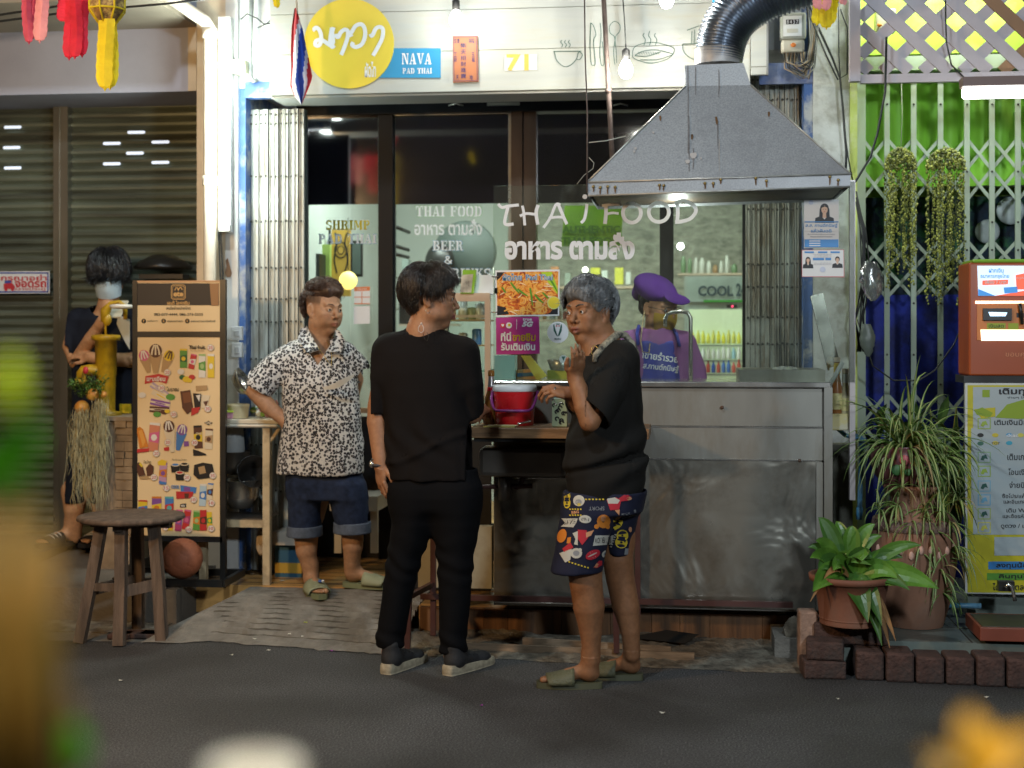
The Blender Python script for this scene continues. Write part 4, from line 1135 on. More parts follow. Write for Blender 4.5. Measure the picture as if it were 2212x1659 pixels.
mb.quad(A[3]+Vector((.01,.01,.012)),A[2]+Vector((-.01,.01,.012)),bk(A[2],HB-.01)+Vector((-.01,0,.012)),bk(A[3],HB-.01)+Vector((.01,0,.012)),mat("hood_inside_dark",(.05,.035,.025),.5));mb.build("underside",HD)  # flat dark brown sheet closing the hood from below
mb=MB();rr=random.Random(8)
hl=[(1282,403),(1297,405),(1313,403),(1329,404),(1425,400),(1434,401),(1523,396),(1541,396),(1557,388),(1633,385),(1656,391),(1811,389),(1793,382)]
for x,y in hl:
 p=V(x,y,HY-.004);mb.ball(p,.007,mat("brass_screw",(.35,.26,.10),.4,metal=.7),seg=8,rings=5)
mb.build("screw",HD)
mb=MB()
def drip(x,y,w,l,mm=M_rust,Y=None):
 def onface(px,py):
  P0=V(px,py,5.0);d=(P0-Vector((0,0,EYE)))
  n_=(A[1]-A[0]).cross(T1-A[0]).normalized()
  if py<186:n_=Vector((0,1,0));t=T1 .y/d.y
  elif py>392-(px-1268)*.03:t=HY/d.y
  else:t=(A[0]-Vector((0,0,EYE))).dot(n_)/d.dot(n_)
  return Vector((0,0,EYE))+d*(t*.9992)
 pts=[(x,y),(x+rr.uniform(-.8,.8),y+l*.5),(x+rr.uniform(-.8,.8),y+l)]
 mb.stroke(pts,w,0,mm,P=onface,taper=True)
M_drip=mat("grey_drip",(.15,.15,.16),.6,var=.3,scale=30)
for x,y in hl:drip(x,y+3,3.2,rr.uniform(6,15))
for x,y,w,l in((1486,140,1.6,190),(1488,250,2,120),(1503,145,1.4,60),(1553,150,1.5,60),(1498,320,2.2,45)):drip(x,y,w,l,M_drip)
for x,y in((1547,252),(1426,250),(1661,241),(1549,258),(1495,290)):drip(x,y,4.5,11)
for x,y,s_ in((1497,330,15),(1485,345,10),(1412,284,5),(1373,318,6),(1370,325,5),(1514,340,4)):
 drip(x,y,s_,s_*.8,mat("pale_scuff",(.44,.42,.41),.7))
drip(1551,262,1.4,60,M_drip);drip(1554,300,1.2,70,mat("pale_scuff",(.44,.42,.41),.7))
mb.build("stain",HD)
mb=MB();cc=V(1552,128,6.49);rC=51*MPP(1552,6.49)
mb.lathe([(rC,0),(rC,.07),(rC*1.03,.072)],V(1552,141,6.49),mat("pale_collar",(.42,.42,.43),.5,metal=.3,var=.2,scale=20),32);mb.build("collar",HD)
M_duct=mat("foil_duct",(.17,.205,.26),.32,metal=.85,var=.25,scale=10,dirt=(.10,.09,.08),dscale=7,damt=.6,rvar=.12)
cen=[(1553,128),(1557,98),(1568,62),(1590,30),(1625,2),(1670,-22),(1730,-44),(1790,-60)]
rp=[49,51,52,53,55,58,60,60]
pts=[]
N=150
for i in range(N+1):
 f=i/N*(len(cen)-1);k=min(len(cen)-2,int(f));t=f-k
 p0=cen[max(0,k-1)];p1=cen[k];p2=cen[k+1];p3=cen[min(len(cen)-1,k+2)]
 x,y=[.5*(2*p1[j]+(-p0[j]+p2[j])*t+(2*p0[j]-5*p1[j]+4*p2[j]-p3[j])*t*t+(-p0[j]+3*p1[j]-3*p2[j]+p3[j])*t**3)for j in(0,1)]
 r_=rp[k]+(rp[k+1]-rp[k])*t
 pts.append((V(x,y,6.49),r_*MPP(x,6.49)*(1+.06*math.sin(i*math.pi*.5))))
mb=MB();mb.tube([p for p,_ in pts],[r for _,r in pts],M_duct,36);
top(mb,"flexible_duct","silvery ribbed flexible duct curving up from the hood","duct")
mb=MB();mb.pquad([(1538,-20),(1570,-20),(1548,22),(1540,20)],6.75,mat("blue_cloth",(.03,.3,.55),.7),.01)
top(mb,"blue_cloth","scrap of blue cloth behind the duct bend","cloth")
M_rodm=mat("rusty_rod",(.12,.09,.08),.6,metal=.3,var=.3,scale=30)
mb=MB();mb.tube([V(1262,-60,6.2),V(1264,120,6.16),V(1269,250,6.13),V(1268,415,6.11)],.0035,M_rodm,6)
top(mb,"hanging_wire","thin wire holding the left corner of the hood","wire")
mb=MB();mb.tube([V(1301,-60,6.85),V(1323,350,6.78)],.0125,M_rodm,10);mb.tube([V(1313,192,6.80),V(1316,200,6.80)],.017,M_rodm,10)
top(mb,"hanging_rod","rusty steel rod slanting down behind the hood's left slope","rod")
mb=MB();mb.tube([V(1272,308,6.12),V(1310,304,6.14),V(1352,294,6.2)],.002,mat("pale_string",(.45,.45,.4),.7),5)
mb.tube([V(1272,340,6.12),V(1283,352,6.13),V(1281,364,6.13),V(1262,378,6.14),V(1246,398,6.15)],.0015,mat("pale_string",(.45,.45,.4),.7),5)
top(mb,"string","loose pale strings tied to the hood's hanging wire","string")
M_twood=mat("worn_table_wood",(.30,.17,.08),.5,var=.35,scale=5,stretch=(.5,3,6),dirt=(.09,.05,.03),dscale=7,damt=.6,bump=.15)
M_leg=mat("brown_leg_paint",(.09,.035,.03),.45,var=.3,scale=9,dirt=(.04,.03,.03),dscale=9)
TY=6.02
xa,xb=V(1012,0,TY).x,V(1402,0,TY).x
zt=V(1200,925,TY).z
TB=thing("counter_table",((xa+xb)/2,6.2,0),"narrow wooden topped table on brown steel legs before the stall","table")
mb=MB();mb.box(xa,xb,TY,CY-.015,zt-.045,zt,M_twood);mb.build("table_top",TB,bevel=.003)
mb=MB();mb.box(xa+.02,xb-.02,TY+.02,TY+.05,zt-.062,zt-.046,M_dark);mb.build("apron",TB)
for(px0,py0,px1,py1,Y)in((936,1120,936,1372,6.34),(884,1270,880,1405,6.06),(1325,1250,1332,1410,6.10),(1377,1080,1378,1330,6.34)):
 mb=MB();a_,b_=V(px0,py0,Y),V(px1,py1,Y);b_.z=max(.004,b_.z);a_.z=zt-.05 if px0>1300 else a_.z
 bar(mb,a_,b_,.024,.024,M_leg);mb.build("leg",TB)
mb=MB();za=V(1150,1305,6.2).z
mb.box(V(890,0,6.12).x,V(1720,0,6.12).x,6.31,6.335,za-.012,za+.012,M_leg);bar(mb,V(885,1288,6.06),V(934,1262,6.34),.022,.022,M_leg);mb.build("rail",TB)
M_sinkd=mat("dull_steel",(.16,.14,.12),.4,metal=.7,var=.3,scale=5)
SK=thing("sink",V(1075,1040,6.30),"dull steel sink basin under the ordering table","sink")
mb=MB();c=V(1085,1030,6.30)
mb.box(V(1035,0,6.2).x,V(1222,0,6.2).x,6.18,6.36,V(1100,1030,6.2).z,V(1100,967,6.2).z,M_sinkd);mb.build("basin",SK,bevel=.02)
mb=MB();mb.tube([V(1090,1030,6.27),V(1091,1080,6.27)],.03,M_sinkd,12);mb.tube([V(1128,975,6.3),V(1128,1040,6.3),V(1122,1052,6.3),V(1112,1054,6.3)],.01,M_leg,8);mb.tube([V(1012,1052,6.3),V(1150,1050,6.3)],.011,M_leg,8);mb.build("pipe",SK)
mb=MB();mb.pbox(903,1136,1062,1270,6.42,.05,mat("cream_panel",(.42,.38,.27),.6,var=.1,dirt=(.25,.2,.13),dscale=6));top(mb,"cream_panel","plain cream board standing behind the legs of the ordering table","board")
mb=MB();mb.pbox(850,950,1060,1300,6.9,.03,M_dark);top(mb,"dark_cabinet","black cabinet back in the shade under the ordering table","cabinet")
for(a_,b_,w_,lab)in(((985,1408),(1500,1432),.045,"long weathered timber strip lying along the road edge"),((1130,1406),(1450,1427),.03,"short split timber lying on the long strip")):
 mb=MB();P0,P1=G(*a_),G(*b_);z_=.02 if w_>.04 else.045
 P0 .z=P1 .z=z_
 bar(mb,P0,P1,w_,.02,mat("weathered_timber",(.24,.17,.11),.8,var=.4,scale=6,stretch=(1,9,9),bump=.4));top(mb,"timber_strip",lab,"timber")
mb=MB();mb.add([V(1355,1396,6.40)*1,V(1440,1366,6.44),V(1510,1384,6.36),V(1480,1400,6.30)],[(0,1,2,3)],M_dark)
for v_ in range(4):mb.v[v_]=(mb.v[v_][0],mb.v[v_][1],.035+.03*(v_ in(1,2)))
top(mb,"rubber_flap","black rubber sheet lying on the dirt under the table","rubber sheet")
def P3(px,py,Y,z):v=V(px,py,Y);return Vector((v.x,Y,z))
ZT=zt+.001
CB=thing("cool_box",P3(1112,0,6.2,ZT),"red round cool box with white lid and purple handle on the table","cool box")
c=P3(1112,0,6.2,ZT);R1=47*MPP(1112,6.2)
M_redp=mat("red_plastic",(.62,.015,.02),.28,var=.06,scale=4,coat=.3)
mb=MB();mb.lathe([(R1*.86,0),(R1*.88,.004),(R1*.93,.10),(R1*.97,.125),(R1*.985,.148)],c,M_redp,40);mb.build("bucket",CB)
mb=MB();mb.lathe([(R1*1.0,.149),(R1*1.02,.153),(R1*1.02,.168),(R1*.97,.176),(.001,.178)],c,mat("white_lid_plastic",(.78,.78,.78),.35),40);mb.build("lid",CB)
M_purp=mat("purple_plastic",(.24,.04,.20),.35)
mb=MB();pts=[]
for k in range(17):
 a=math.pi*k/16;
 pts.append(c+Vector((-(R1*1.05)*math.cos(a),-R1*1.06*math.sin(a)**.6,.142-.075*min(1,math.sin(a)*1.6))))
mb.tube(pts,.0065,M_purp,8);
for s_ in(-1,1):mb.ball(c+Vector((s_*R1*1.02,0,.142)),(.009,.012,.012),M_purp)
mb.build("handle",CB)
BT=thing("glass_bottle",P3(1061,0,6.24,ZT),"brown sauce bottle with red and silver neck beside the cool box","bottle")
c=P3(1061,0,6.24,ZT)
M_bot=mat("brown_bottle",(.22,.09,.02),.12,var=.2,scale=4,spec=.8)
mb=MB();mb.lathe([(.026,0),(.029,.006),(.029,.10),(.027,.12),(.017,.15),(.0125,.18),(.0125,.215)],c,M_bot,24);mb.build("bottle_body",BT)
mb=MB();mb.lathe([(.0185,.148),(.019,.15),(.0165,.163),(.0155,.165)],c,M_redp,20);mb.lathe([(.0158,.165),(.0135,.20),(.0132,.212)],c,mat("silver_foil",(.55,.5,.5),.3,metal=.8),20);mb.build("neck_label",BT)
mb=MB();mb.lathe([(.0145,.213),(.015,.238),(.001,.240)],c,M_bot,16);mb.build("cap",BT)
mb=MB();c=P3(1210,0,6.12,ZT)
GT=thing("patterned_tin",c,"green tin box with a black floral pattern on the table by the hand","tin")
mb.box(c.x-.033,c.x+.033,6.09,6.15,ZT,ZT+.125,mat("mint_tin",(.42,.50,.32),.4,var=.1));mb.build("tin_body",GT,bevel=.004)
mb=MB();r_=random.Random(3)
for k in range(11):
 x,z=c.x-.024+r_.random()*.048,ZT+.012+r_.random()*.095
 pts=[(x+.010*math.cos(a)*(1-a/9),z+.010*math.sin(a)*(1-a/9))for a in[j*.8 for j in range(7)]]
 mb.stroke(pts,.005,0,M_hairp,P=lambda x,z:Vector((x,6.0885,z)))
mb.box(c.x-.030,c.x+.030,6.10,6.14,ZT+.126,ZT+.134,mat("tin_lid_blue",(.25,.45,.5),.4));mb.build("tin_pattern",GT)
mb=MB();c=P3(1090,0,6.08,ZT)
mb.box(c.x-.085,c.x+.05,6.03,6.10,ZT,ZT+.004,flat("yellow_paper",(.55,.48,.12),.7),);mb.box(c.x-.07,c.x+.06,6.035,6.09,ZT+.005,ZT+.008,flat("cream_paper",(.6,.55,.3),.7))
top(mb,"paper_pad","flat yellow order papers on the table in front of the cool box","papers")
mb=MB();mb.tube([P3(1120,0,6.05,ZT+.014),P3(1146,0,6.12,ZT+.022)],.0045,M_ssr,8)
top(mb,"pen","silver pen lying on the yellow papers","pen")
MY=6.80
MS=thing("menu_stand",V(383,1270,MY),"tall black framed ice cream menu stand with a golden panel","menu stand")
M_blk=mat("black_frame_paint",(.018,.017,.016),.35,var=.3,scale=6)
def fbox(m_,x0,y0,x1,y1,mm,dy=0,dep=.025):m_.pbox(x0,y0,x1,y1,MY+dy,dep,mm)
mb=MB();fbox(mb,286,606,296,1166,M_blk);fbox(mb,475,604,487,1258,M_blk);fbox(mb,296,716,475,728,M_blk);fbox(mb,280,1160,296,1262,M_blk,.03);fbox(mb,290,1158,480,1170,M_blk)
fbox(mb,296,606,475,609,mat("copper_edge",(.6,.33,.17),.4),.0)
mb.build("frame",MS)
mb=MB();z0=.185
xA,xB=V(268,0,MY).x,V(498,0,MY).x
for(a_,b_)in(((xA,6.68,z0),(xB,6.68,z0)),((xA,7.0,z0),(xB,7.0,z0)),((xA,6.68,z0),(xA,7.0,z0)),((xB,6.68,z0),(xB,7.0,z0))):bar(mb,a_,b_,.035,.022,M_blk)
mb.build("base",MS)
def gold():
 m=mat("golden_panel",(.82,.61,.34),.42,var=.10,scale=1.0,rvar=.03)
 return m
M_gold=gold()
mb=MB();fbox(mb,296,609,475,716,M_gold,.006,.01);fbox(mb,296,728,475,1158,M_gold,.006,.01);mb.build("menu_panel",MS)
Y=MY+.004
mb=MB();q2=lambda x,y:(274.3+x*.17066,601.6+y*.17066)
M_sblk=flat("print_dark",(.012,.010,.012),.5)
M_gold2=flat("print_gold",(.62,.36,.12),.4)
mb.pquad([q2(92,60),q2(1165,60),q2(1165,338),q2(130,338)],Y,M_sblk)
Y2=Y-.001
def rrect(cx,cy,w,h,r,lw,mm):
 pts=[]
 for(sx,sy,a0)in((1,-1,-90),(1,1,0),(-1,1,90),(-1,-1,180)):
  for k in range(5):
   a=rad(a0+k*22.5);pts.append((cx+sx*(w-r)+r*math.cos(a),cy+sy*(h-r)+r*math.sin(a)))
 pts.append(pts[0]);mb.stroke(pts,lw,Y2,mm)
cx,cy=q2(650,172);rrect(cx,cy,15,15.5,5,1.3,M_gold2);rrect(cx,cy,12.5,13,4,.8,M_gold2)
mb.stroke([q2(605,150),q2(622,118),q2(640,122),q2(650,150),q2(662,122),q2(684,116),q2(700,145)],1.8,Y2,M_gold2)
mb.text("ete",*q2(588,165),*q2(712,228),Y2,M_gold2,.04)
mb.text("เอเต้ ไอศกรีม",*q2(508,280),*q2(790,332),Y2,M_gold2,.02)
mb.text("สนใจจำหน่ายโทร",*q2(495,352),*q2(805,394),Y2,M_sblk,.012)
mb.text("083-077-4444, 086-373-5555",*q2(342,438),*q2(960,476),Y2,M_sblk,.012)
for x,t_ in((212,"f"),(464,"o"),(763,"o")):
 a,b=q2(x,538);mb.disc(a,b,5.0,Y2,M_sblk,20);mb.text(t_,a-1.6,b-2.8,a+1.6,b+2.8,Y2-.001,M_gold2,.02)
for x0_,x1_,t_ in((260,392,"etefactory"),(512,705,"eteicecream"),(808,1115,"eteicecreamthailand")):mb.text(t_,*q2(x0_,524),*q2(x1_,552),Y2,M_sblk)
mb.pquad([q2(1045,60),q2(1165,60),q2(1160,345),q2(1068,345)],Y2,flat("brown_fold",(.28,.13,.05),.4))
C_=lambda n,c:flat("menu_"+n,c,.5)
PK,BRN,CRM,YLW,GRN,RD,PUR,BLU,WHT,ORG,TAN,DG=(C_("pink",(.62,.12,.25)),C_("brown",(.10,.035,.02)),C_("cream",(.72,.60,.42)),C_("yellow",(.75,.52,.03)),C_("green",(.10,.30,.05)),C_("red",(.52,.03,.03)),C_("purple",(.22,.08,.32)),C_("blue",(.06,.20,.50)),C_("white",(.75,.70,.62)),C_("orange",(.62,.20,.02)),C_("tan",(.45,.28,.13)),C_("dark_green",(.02,.12,.04)))
lay=[0]
def P_(pts,mm):
 lay[0]+=1;mb.pquad([q2(*p)for p in pts],Y2-.0008-(lay[0]%40)*6e-5,mm)
def cone(cx,cy,ang,L,w,top_,body,swirl):
 ca,sa=math.cos(rad(ang)),math.sin(rad(ang))
 T=lambda x,y:(cx+x*ca-y*sa,cy+x*sa+y*ca)
 P_([T(-w*.52,0),T(w*.52,0),T(w*.18,L),T(-w*.18,L)],body)
 P_([T(w*.5*math.cos(a),w*.55*math.sin(a)-w*.28)for a in[k*.4488 for k in range(14)]],top_)
 for k in(-1,0,1):
  lay[0]+=1;mb.stroke([q2(*T(k*w*.10,-w*.75)),q2(*T(k*w*.26,-w*.3)),q2(*T(k*w*.30,w*.05))],w*.022,Y2-.003,swirl)
def pack(cx,cy,ang,w,h,c1,c2,c3):
 ca,sa=math.cos(rad(ang)),math.sin(rad(ang))
 T=lambda x,y:(cx+x*ca-y*sa,cy+x*sa+y*ca)
 P_([T(-w/2,-h/2),T(w/2,-h/2),T(w/2,h/2),T(-w/2,h/2)],c1)
 P_([T(-w/2,-h*.12),T(w/2,-h*.2),T(w/2,h*.22),T(-w/2,h*.16)],c2)
 P_([T(w*.3*math.cos(a),h*.12*math.sin(a)+h*.02)for a in[k*.7854 for k in range(8)]],c3)
 P_([T(-w/2,-h/2),T(w/2,-h/2),T(w/2,-h*.40),T(-w/2,-h*.42)],c3)
def price(x,y,t_):
 a,b=q2(x,y);lay[0]+=1;mb.disc(a,b,7.4,Y2-.0042,C_("price_rim",(.45,.3,.2)),20);mb.disc(a,b,6.6,Y2-.0044,WHT,20);mb.text(t_,a-4.6,b-3.4,a+4.6,b+3.4,Y2-.0047,RD,.01)
cone(225,1010,-16,190,130,PK,TAN,WHT);cone(520,1010,20,190,130,YLW,TAN,BRN);cone(362,960,0,240,160,BRN,TAN,CRM)
P_([(235,1235),(400,1205),(530,1240),(500,1330),(380,1300),(225,1335)],RD);mb.text("แชมเปียน",*q2(250,1238),*q2(485,1300),Y2-.0045,WHT,.03)
price(510,1188,"20");price(1057,875,"25");mb.text("Thai fruit.",*q2(785,845),*q2(995,895),Y2-.004,M_sblk,.03);mb.text("ไอศกรีมผลไม้ไทย",*q2(800,902),*q2(975,922),Y2-.004,TAN)
pack(715,1010,0,90,240,GRN,DG,YLW);pack(828,1050,12,75,190,RD,WHT,PK);pack(950,1105,0,85,300,WHT,GRN,C_("pale_green",(.35,.5,.2)));pack(1063,1105,0,85,300,YLW,C_("amber",(.7,.5,.05)),WHT)
for x,y,r_,c in((700,1250,40,DG),(750,1275,48,YLW),(820,1250,42,RD),(790,1290,34,YLW),(680,1180,45,WHT)):P_([(x+r_*math.cos(a),y+r_*.8*math.sin(a))for a in[k*.6283 for k in range(10)]],c)
for k,(x,y,a,c1)in enumerate(((330,1390,35,C_("lilac",(.45,.35,.45))),(350,1470,30,YLW),(340,1560,12,PUR),(330,1640,4,BRN))):
 pack(x+80,y+20,a,250,75,c1 if k!=1 else CRM,CRM,c1)
for x,y,r_,c in((550,1500,60,GRN),(470,1690,45,BRN),(380,1720,50,GRN),(510,1680,36,YLW),(190,1475,52,WHT)):P_([(x+r_*math.cos(a),y+r_*.7*math.sin(a))for a in[k*.6283 for k in range(10)]],c)
mb.text("โบราณ",*q2(500,1370),*q2(650,1428),Y2-.004,M_sblk,.01);price(435,1385,"20")
P_([(675,1430),(800,1410),(840,1660),(760,1720),(700,1640)],BRN);P_([(700,1450),(800,1435),(820,1560),(720,1580)],C_("choc",(.2,.07,.03)));P_([(835,1450),(940,1460),(925,1660),(860,1680)],M_sblk);P_([(870,1480),(930,1470),(915,1560)],WHT);P_([(950,1470),(1050,1480),(1010,1640),(940,1640)],CRM);P_([(965,1560),(1030,1545),(1000,1630)],BRN)
P_([(870,1360),(1015,1352),(1020,1410),(875,1425)],TAN);P_([(820,1640),(930,1625),(900,1700),(810,1740)],RD)
o3=1874
q3=lambda x,y:q2(x,y+o3-214)
def P3_(pts,mm):P_([(x,y+o3-214)for x,y in pts],mm)
oy=o3-214
def pk(cx,cy,*a):pack(cx,cy+oy,*a)
P3_([(120,240),(160,215),(205,250),(275,470),(160,490)],ORG);P3_([(145,270),(190,250),(235,400),(200,470)],C_("orange2",(.72,.32,.06)))
pk(342,345,4,130,360,C_("salmon",(.62,.22,.12)),PK,WHT);P3_([(115,500),(280,488),(275,530),(118,548)],RD)
cone(535,250+oy,-8,290,140,BRN,CRM,WHT);cone(690,290+oy,12,230,130,PUR,BLU,WHT);P3_([(720,400),(780,400),(785,460),(720,468)],PUR);P3_([(465,480),(540,470),(530,520),(470,520)],RD)
pk(900,345,-3,105,290,BRN,YLW,M_sblk);pk(1035,370,3,95,260,CRM,TAN,BRN);P3_([(975,168),(1030,140),(1085,168),(1030,198)],M_sblk);mb.text("ONE",*q3(995,150),*q3(1065,186),Y2-.0045,CRM,.03);mb.text("ONE",*q3(872,290),*q3(945,315),Y2-.0045,CRM,.03)
P3_([(835,500),(900,520),(1000,560),(1000,578),(840,585)],M_sblk)
P3_([(105,700),(150,665),(200,720),(235,830),(150,850)],BRN);P3_([(240,740),(290,680),(340,720),(330,830),(255,840)],BRN);P3_([(150,690),(170,665),(205,715),(185,730)],YLW);P3_([(150,860),(250,830),(300,880),(170,880)],TAN)
mb.text("Choc Dream",*q3(210,640),*q3(305,680),Y2-.004,M_sblk,.01)
pk(455,800,3,95,260,C_("lilac2",(.5,.28,.42)),ORG,PUR);P3_([(385,660),(440,630),(505,650),(490,710),(400,705)],YLW);P3_([(405,900),(500,920),(490,950),(410,945)],BLU)
for x,y in((612,740),(725,730),(668,840)):
 P3_([(x-58,y-40),(x+58,y-40),(x+48,y+55),(x-48,y+55)],M_sblk);P3_([(x+58*math.cos(a),y-42+22*math.sin(a))for a in[k*.6283 for k in range(10)]],CRM);P3_([(x+42*math.cos(a),y-44+14*math.sin(a))for a in[k*.6283 for k in range(10)]],BLU if x<640 else RD if x<700 else M_sblk)
mb.text("Family Ice Cream",*q3(570,622),*q3(755,648),Y2-.004,M_sblk)
P3_([(850,700),(960,670),(1080,690),(1105,800),(1060,860),(900,880),(840,820)],M_sblk);P3_([(900,730),(980,710),(1000,800),(920,820)],TAN);P3_([(1010,710),(1070,720),(1060,800),(1010,790)],CRM)
P3_([(675,955),(880,985),(870,1060),(680,1035)],BLU);P3_([(720,975),(800,985),(800,1040),(720,1030)],PUR);P3_([(620,1035),(840,1040),(830,1120),(625,1130)],RD);P3_([(725,1060),(785,1060),(780,1120),(730,1120)],BRN);mb.text("COOL",*q3(560,955),*q3(662,1000),Y2-.004,BLU,.05)
pk(960,1080,3,85,280,C_("ice",(.45,.58,.65)),BLU,WHT);pk(1050,1040,5,70,220,CRM,BRN,BLU)
pk(200,1260,0,115,230,YLW,BLU,RD);pk(375,1240,0,120,280,PUR,YLW,ORG);pk(535,1240,0,110,280,BLU,RD,C_("teal",(.1,.4,.4)))
pk(655,1400,4,85,270,C_("plum",(.4,.05,.15)),PUR,PK);pk(755,1390,8,85,250,RD,C_("plum",(.4,.05,.15)),PK);pk(880,1400,2,85,250,GRN,ORG,C_("pale_green",(.35,.5,.2)));pk(965,1400,0,85,260,RD,BRN,RD);pk(1045,1400,-3,65,210,YLW,GRN,YLW)
P3_([(675,1195),(745,1185),(750,1235),(670,1240)],M_sblk);mb.text("ete",*q3(685,1198),*q3(735,1230),Y2-.0045,WHT,.03);pk(540,1480,3,80,100,YLW,RD,GRN)
for x,y,t_ in((590,60,"20"),(370,555,"20"),(515,415,"20"),(855,418,"30"),(340,857,"20"),(497,992,"15"),(760,860,"20"),(1085,835,"35"),(842,1140,"10"),(1068,1182,"10"),(485,1490,"10"),(782,1517,"10"),(1065,1505,"10")):price(x,y+oy,t_)
price(1020,1690-40,"20")
mb.build("menu_print",MS)
PY=7.05
M_brd=mat("stacked_stone",(.36,.27,.18),.8,var=.35,scale=9,bump=.4,bscale=20,dirt=(.2,.13,.08),dscale=6)
PD=thing("pump_pedestal",V(245,1290,PY),"stone tiled pedestal under the yellow water pump","pedestal")
zt_=V(245,900,PY).z
mb=MB();xA,xB=V(204,0,PY).x,V(296,0,PY).x;mb.box(xA,xB,PY+.01,PY+.26,.15,zt_-.02,M_brd)
mb.build("core",PD)
mb=MB();rr=random.Random(11);z=.18
while z<zt_-.05:
 h=rr.uniform(.03,.055);x=V(250,0,PY).x
 while x<xB-.01:
  w=rr.uniform(.04,.09);d=rr.uniform(0,.016)
  mb.box(x,min(xB,x+w)-.003,PY-d,PY+.012,z,z+h-.003,M_brd);x+=w
 z+=h
mb.build("stone_cladding",PD)
mb=MB();mb.box(xA-.01,xB+.01,PY-.02,PY+.27,zt_-.02,zt_,mat("pedestal_top",(.34,.27,.2),.7,var=.2));mb.build("top_slab",PD)
M_pump=mat("mustard_pump_paint",(.52,.32,.012),.38,var=.15,scale=8,dirt=(.16,.10,.02),dscale=9,damt=.5,bump=.08,coat=.2)
PM=thing("water_pump",V(229,900,PY+.12),"mustard yellow cast iron hand water pump on the pedestal","water pump")
c=V(229,895,PY+.12);c.z=zt_;mp_=MPP(229,PY+.12)
H_=V(229,728,PY+.12).z-zt_
mb=MB();mb.lathe([(.085,0),(.085,.018),(.05,.022),(.048,.03),(.052,H_*.5),(.056,H_*.52),(.058,H_-.02),(.075,H_-.016),(.078,H_),(.074,H_+.01),(.03,H_+.014),(.001,H_+.014)],c,M_pump,10);mb.build("barrel",PM)
mb=MB();a_=V(236,798,PY+.12)
mb.tube([Vector((a_.x-.04,a_.y,a_.z)),V(212,800,PY+.10),V(192,799,PY+.08),V(180,800,PY+.07),V(176,806,PY+.07),V(175,824,PY+.07)],[.032,.032,.03,.027,.026,.027],M_pump,12);mb.tube([V(175,818,PY+.07),V(175,829,PY+.07)],.031,M_pump,12);mb.build("spout",PM)
mb=MB();mb.tube([V(228,725,PY+.12),V(228,700,PY+.12),V(231,690,PY+.12)],.006,M_pump,8)
mb.tube([V(224,696,PY+.12),V(228,672,PY+.12),V(240,655,PY+.12),V(258,652,PY+.12),V(270,662,PY+.13),V(271,690,PY+.13)],[.016,.028,.012,.010,.014,.010],M_pump,10);mb.ball(V(231,690,PY+.12),(.025,.02,.035),M_pump);mb.build("handle",PM)
mb=MB();mb.lathe([(.001,0),(.055,.004),(.06,.016),(.055,.024),(.001,.026)],V(262,668,PY+.02),mat("white_saucer",(.75,.72,.66),.35),24);top(mb,"saucer","white dish resting behind the pump handle","dish")
mb=MB();mb.pquad([(255,680),(280,690),(280,755),(268,735),(252,700)],PY+.16,mat("milky_plastic",(.62,.64,.62),.3),.004);top(mb,"plastic_sheet","translucent plastic sheet tucked behind the pump","plastic sheet")
mb=MB();mb.pbox(258,873,279,893,PY+.2,.03,flat("yellow_plate",(.65,.5,.02),.5));top(mb,"yellow_card","small yellow card lying behind the pump base","card")
def leaf(m_,a,d,up,L_,w,mm,droop=.4,seg=6,fold=.25,mm2=None):
 """strap or ovate leaf from a in direction d, drooping"""
 a=Vector(a);d=Vector(d).normalized();vs=[]
 side=d.cross(Vector((0,0,1)))
 side=side.normalized()if side.length>1e-4 else Vector((1,0,0))
 p=a.copy();t=d.copy()
 for i in range(seg+1):
  u=i/seg
  ww=w*(math.sin(math.pi*min(1,u*.93+.07))**.8 if up else(1-u**2.2))*.5+.0006
  nrm=t.cross(side).normalized()
  vs+=[p-side*ww-nrm*-fold*ww,p,p+side*ww+nrm*fold*ww]
  t=(t+Vector((0,0,-droop/seg*(0.6+u)))).normalized()
  p=p+t*(L_/seg)
 for i in range(seg):
  b=3*i
  m_.add([vs[b],vs[b+1],vs[b+4],vs[b+3]],[(0,1,2,3)],mm2 or mm,True);m_.add([vs[b+1],vs[b+2],vs[b+5],vs[b+4]],[(0,1,2,3)],mm,True)
M_l1=mat("succulent_leaf",(.11,.16,.03),.5,var=.5,scale=30);M_l2=mat("plant_leaf_green",(.07,.17,.02),.45,var=.5,scale=12)
M_moss=mat("air_plant_grey",(.55,.50,.30),.8,var=.35,scale=20);M_moss2=mat("air_plant_dry",(.55,.42,.18),.8,var=.3,scale=20)
HP=thing("hanging_planter",V(196,866,PY-.05),"orange apple-shaped planters with trailing grey air plants hanging from the pump spout","plant")
M_apple=mat("painted_orange_pot",(.62,.26,.05),.35,var=.25,scale=8,dirt=(.6,.45,.1),dscale=8,coat=.3)
mb=MB()
for x,y,r_ in((177,880,17),(200,852,15),(224,852,8)):
 mb.ball(V(x,y,PY-.06),r_*.0022,M_apple,seg=14,rings=9)
mb.ball(V(185,800,PY-.03),(.014,.014,.02),M_red);mb.build("pot",HP)
mb=MB();rr=random.Random(31)
for i in range(70):
 a=V(rr.uniform(172,215),rr.uniform(838,862),PY-.06+rr.uniform(-.03,.05))
 d=Vector((rr.gauss(0,.8),rr.gauss(0,.6),rr.uniform(.3,1.2))).normalized();L_=rr.uniform(.04,.11)
 b=a+d*L_;mb.tube([a,a.lerp(b,.5)+Vector((0,0,.01)),b],.0012,M_l2,3)
 for k in range(7):
  q_=a.lerp(b,.25+k/8);dd=Vector((rr.gauss(0,1),rr.gauss(0,1),rr.gauss(.2,.6)))
  leaf(mb,q_,dd,True,rr.uniform(.012,.022),.011,M_l1 if k%3 else M_l2,.2,2)
mb.build("leaves",HP)
mb=MB()
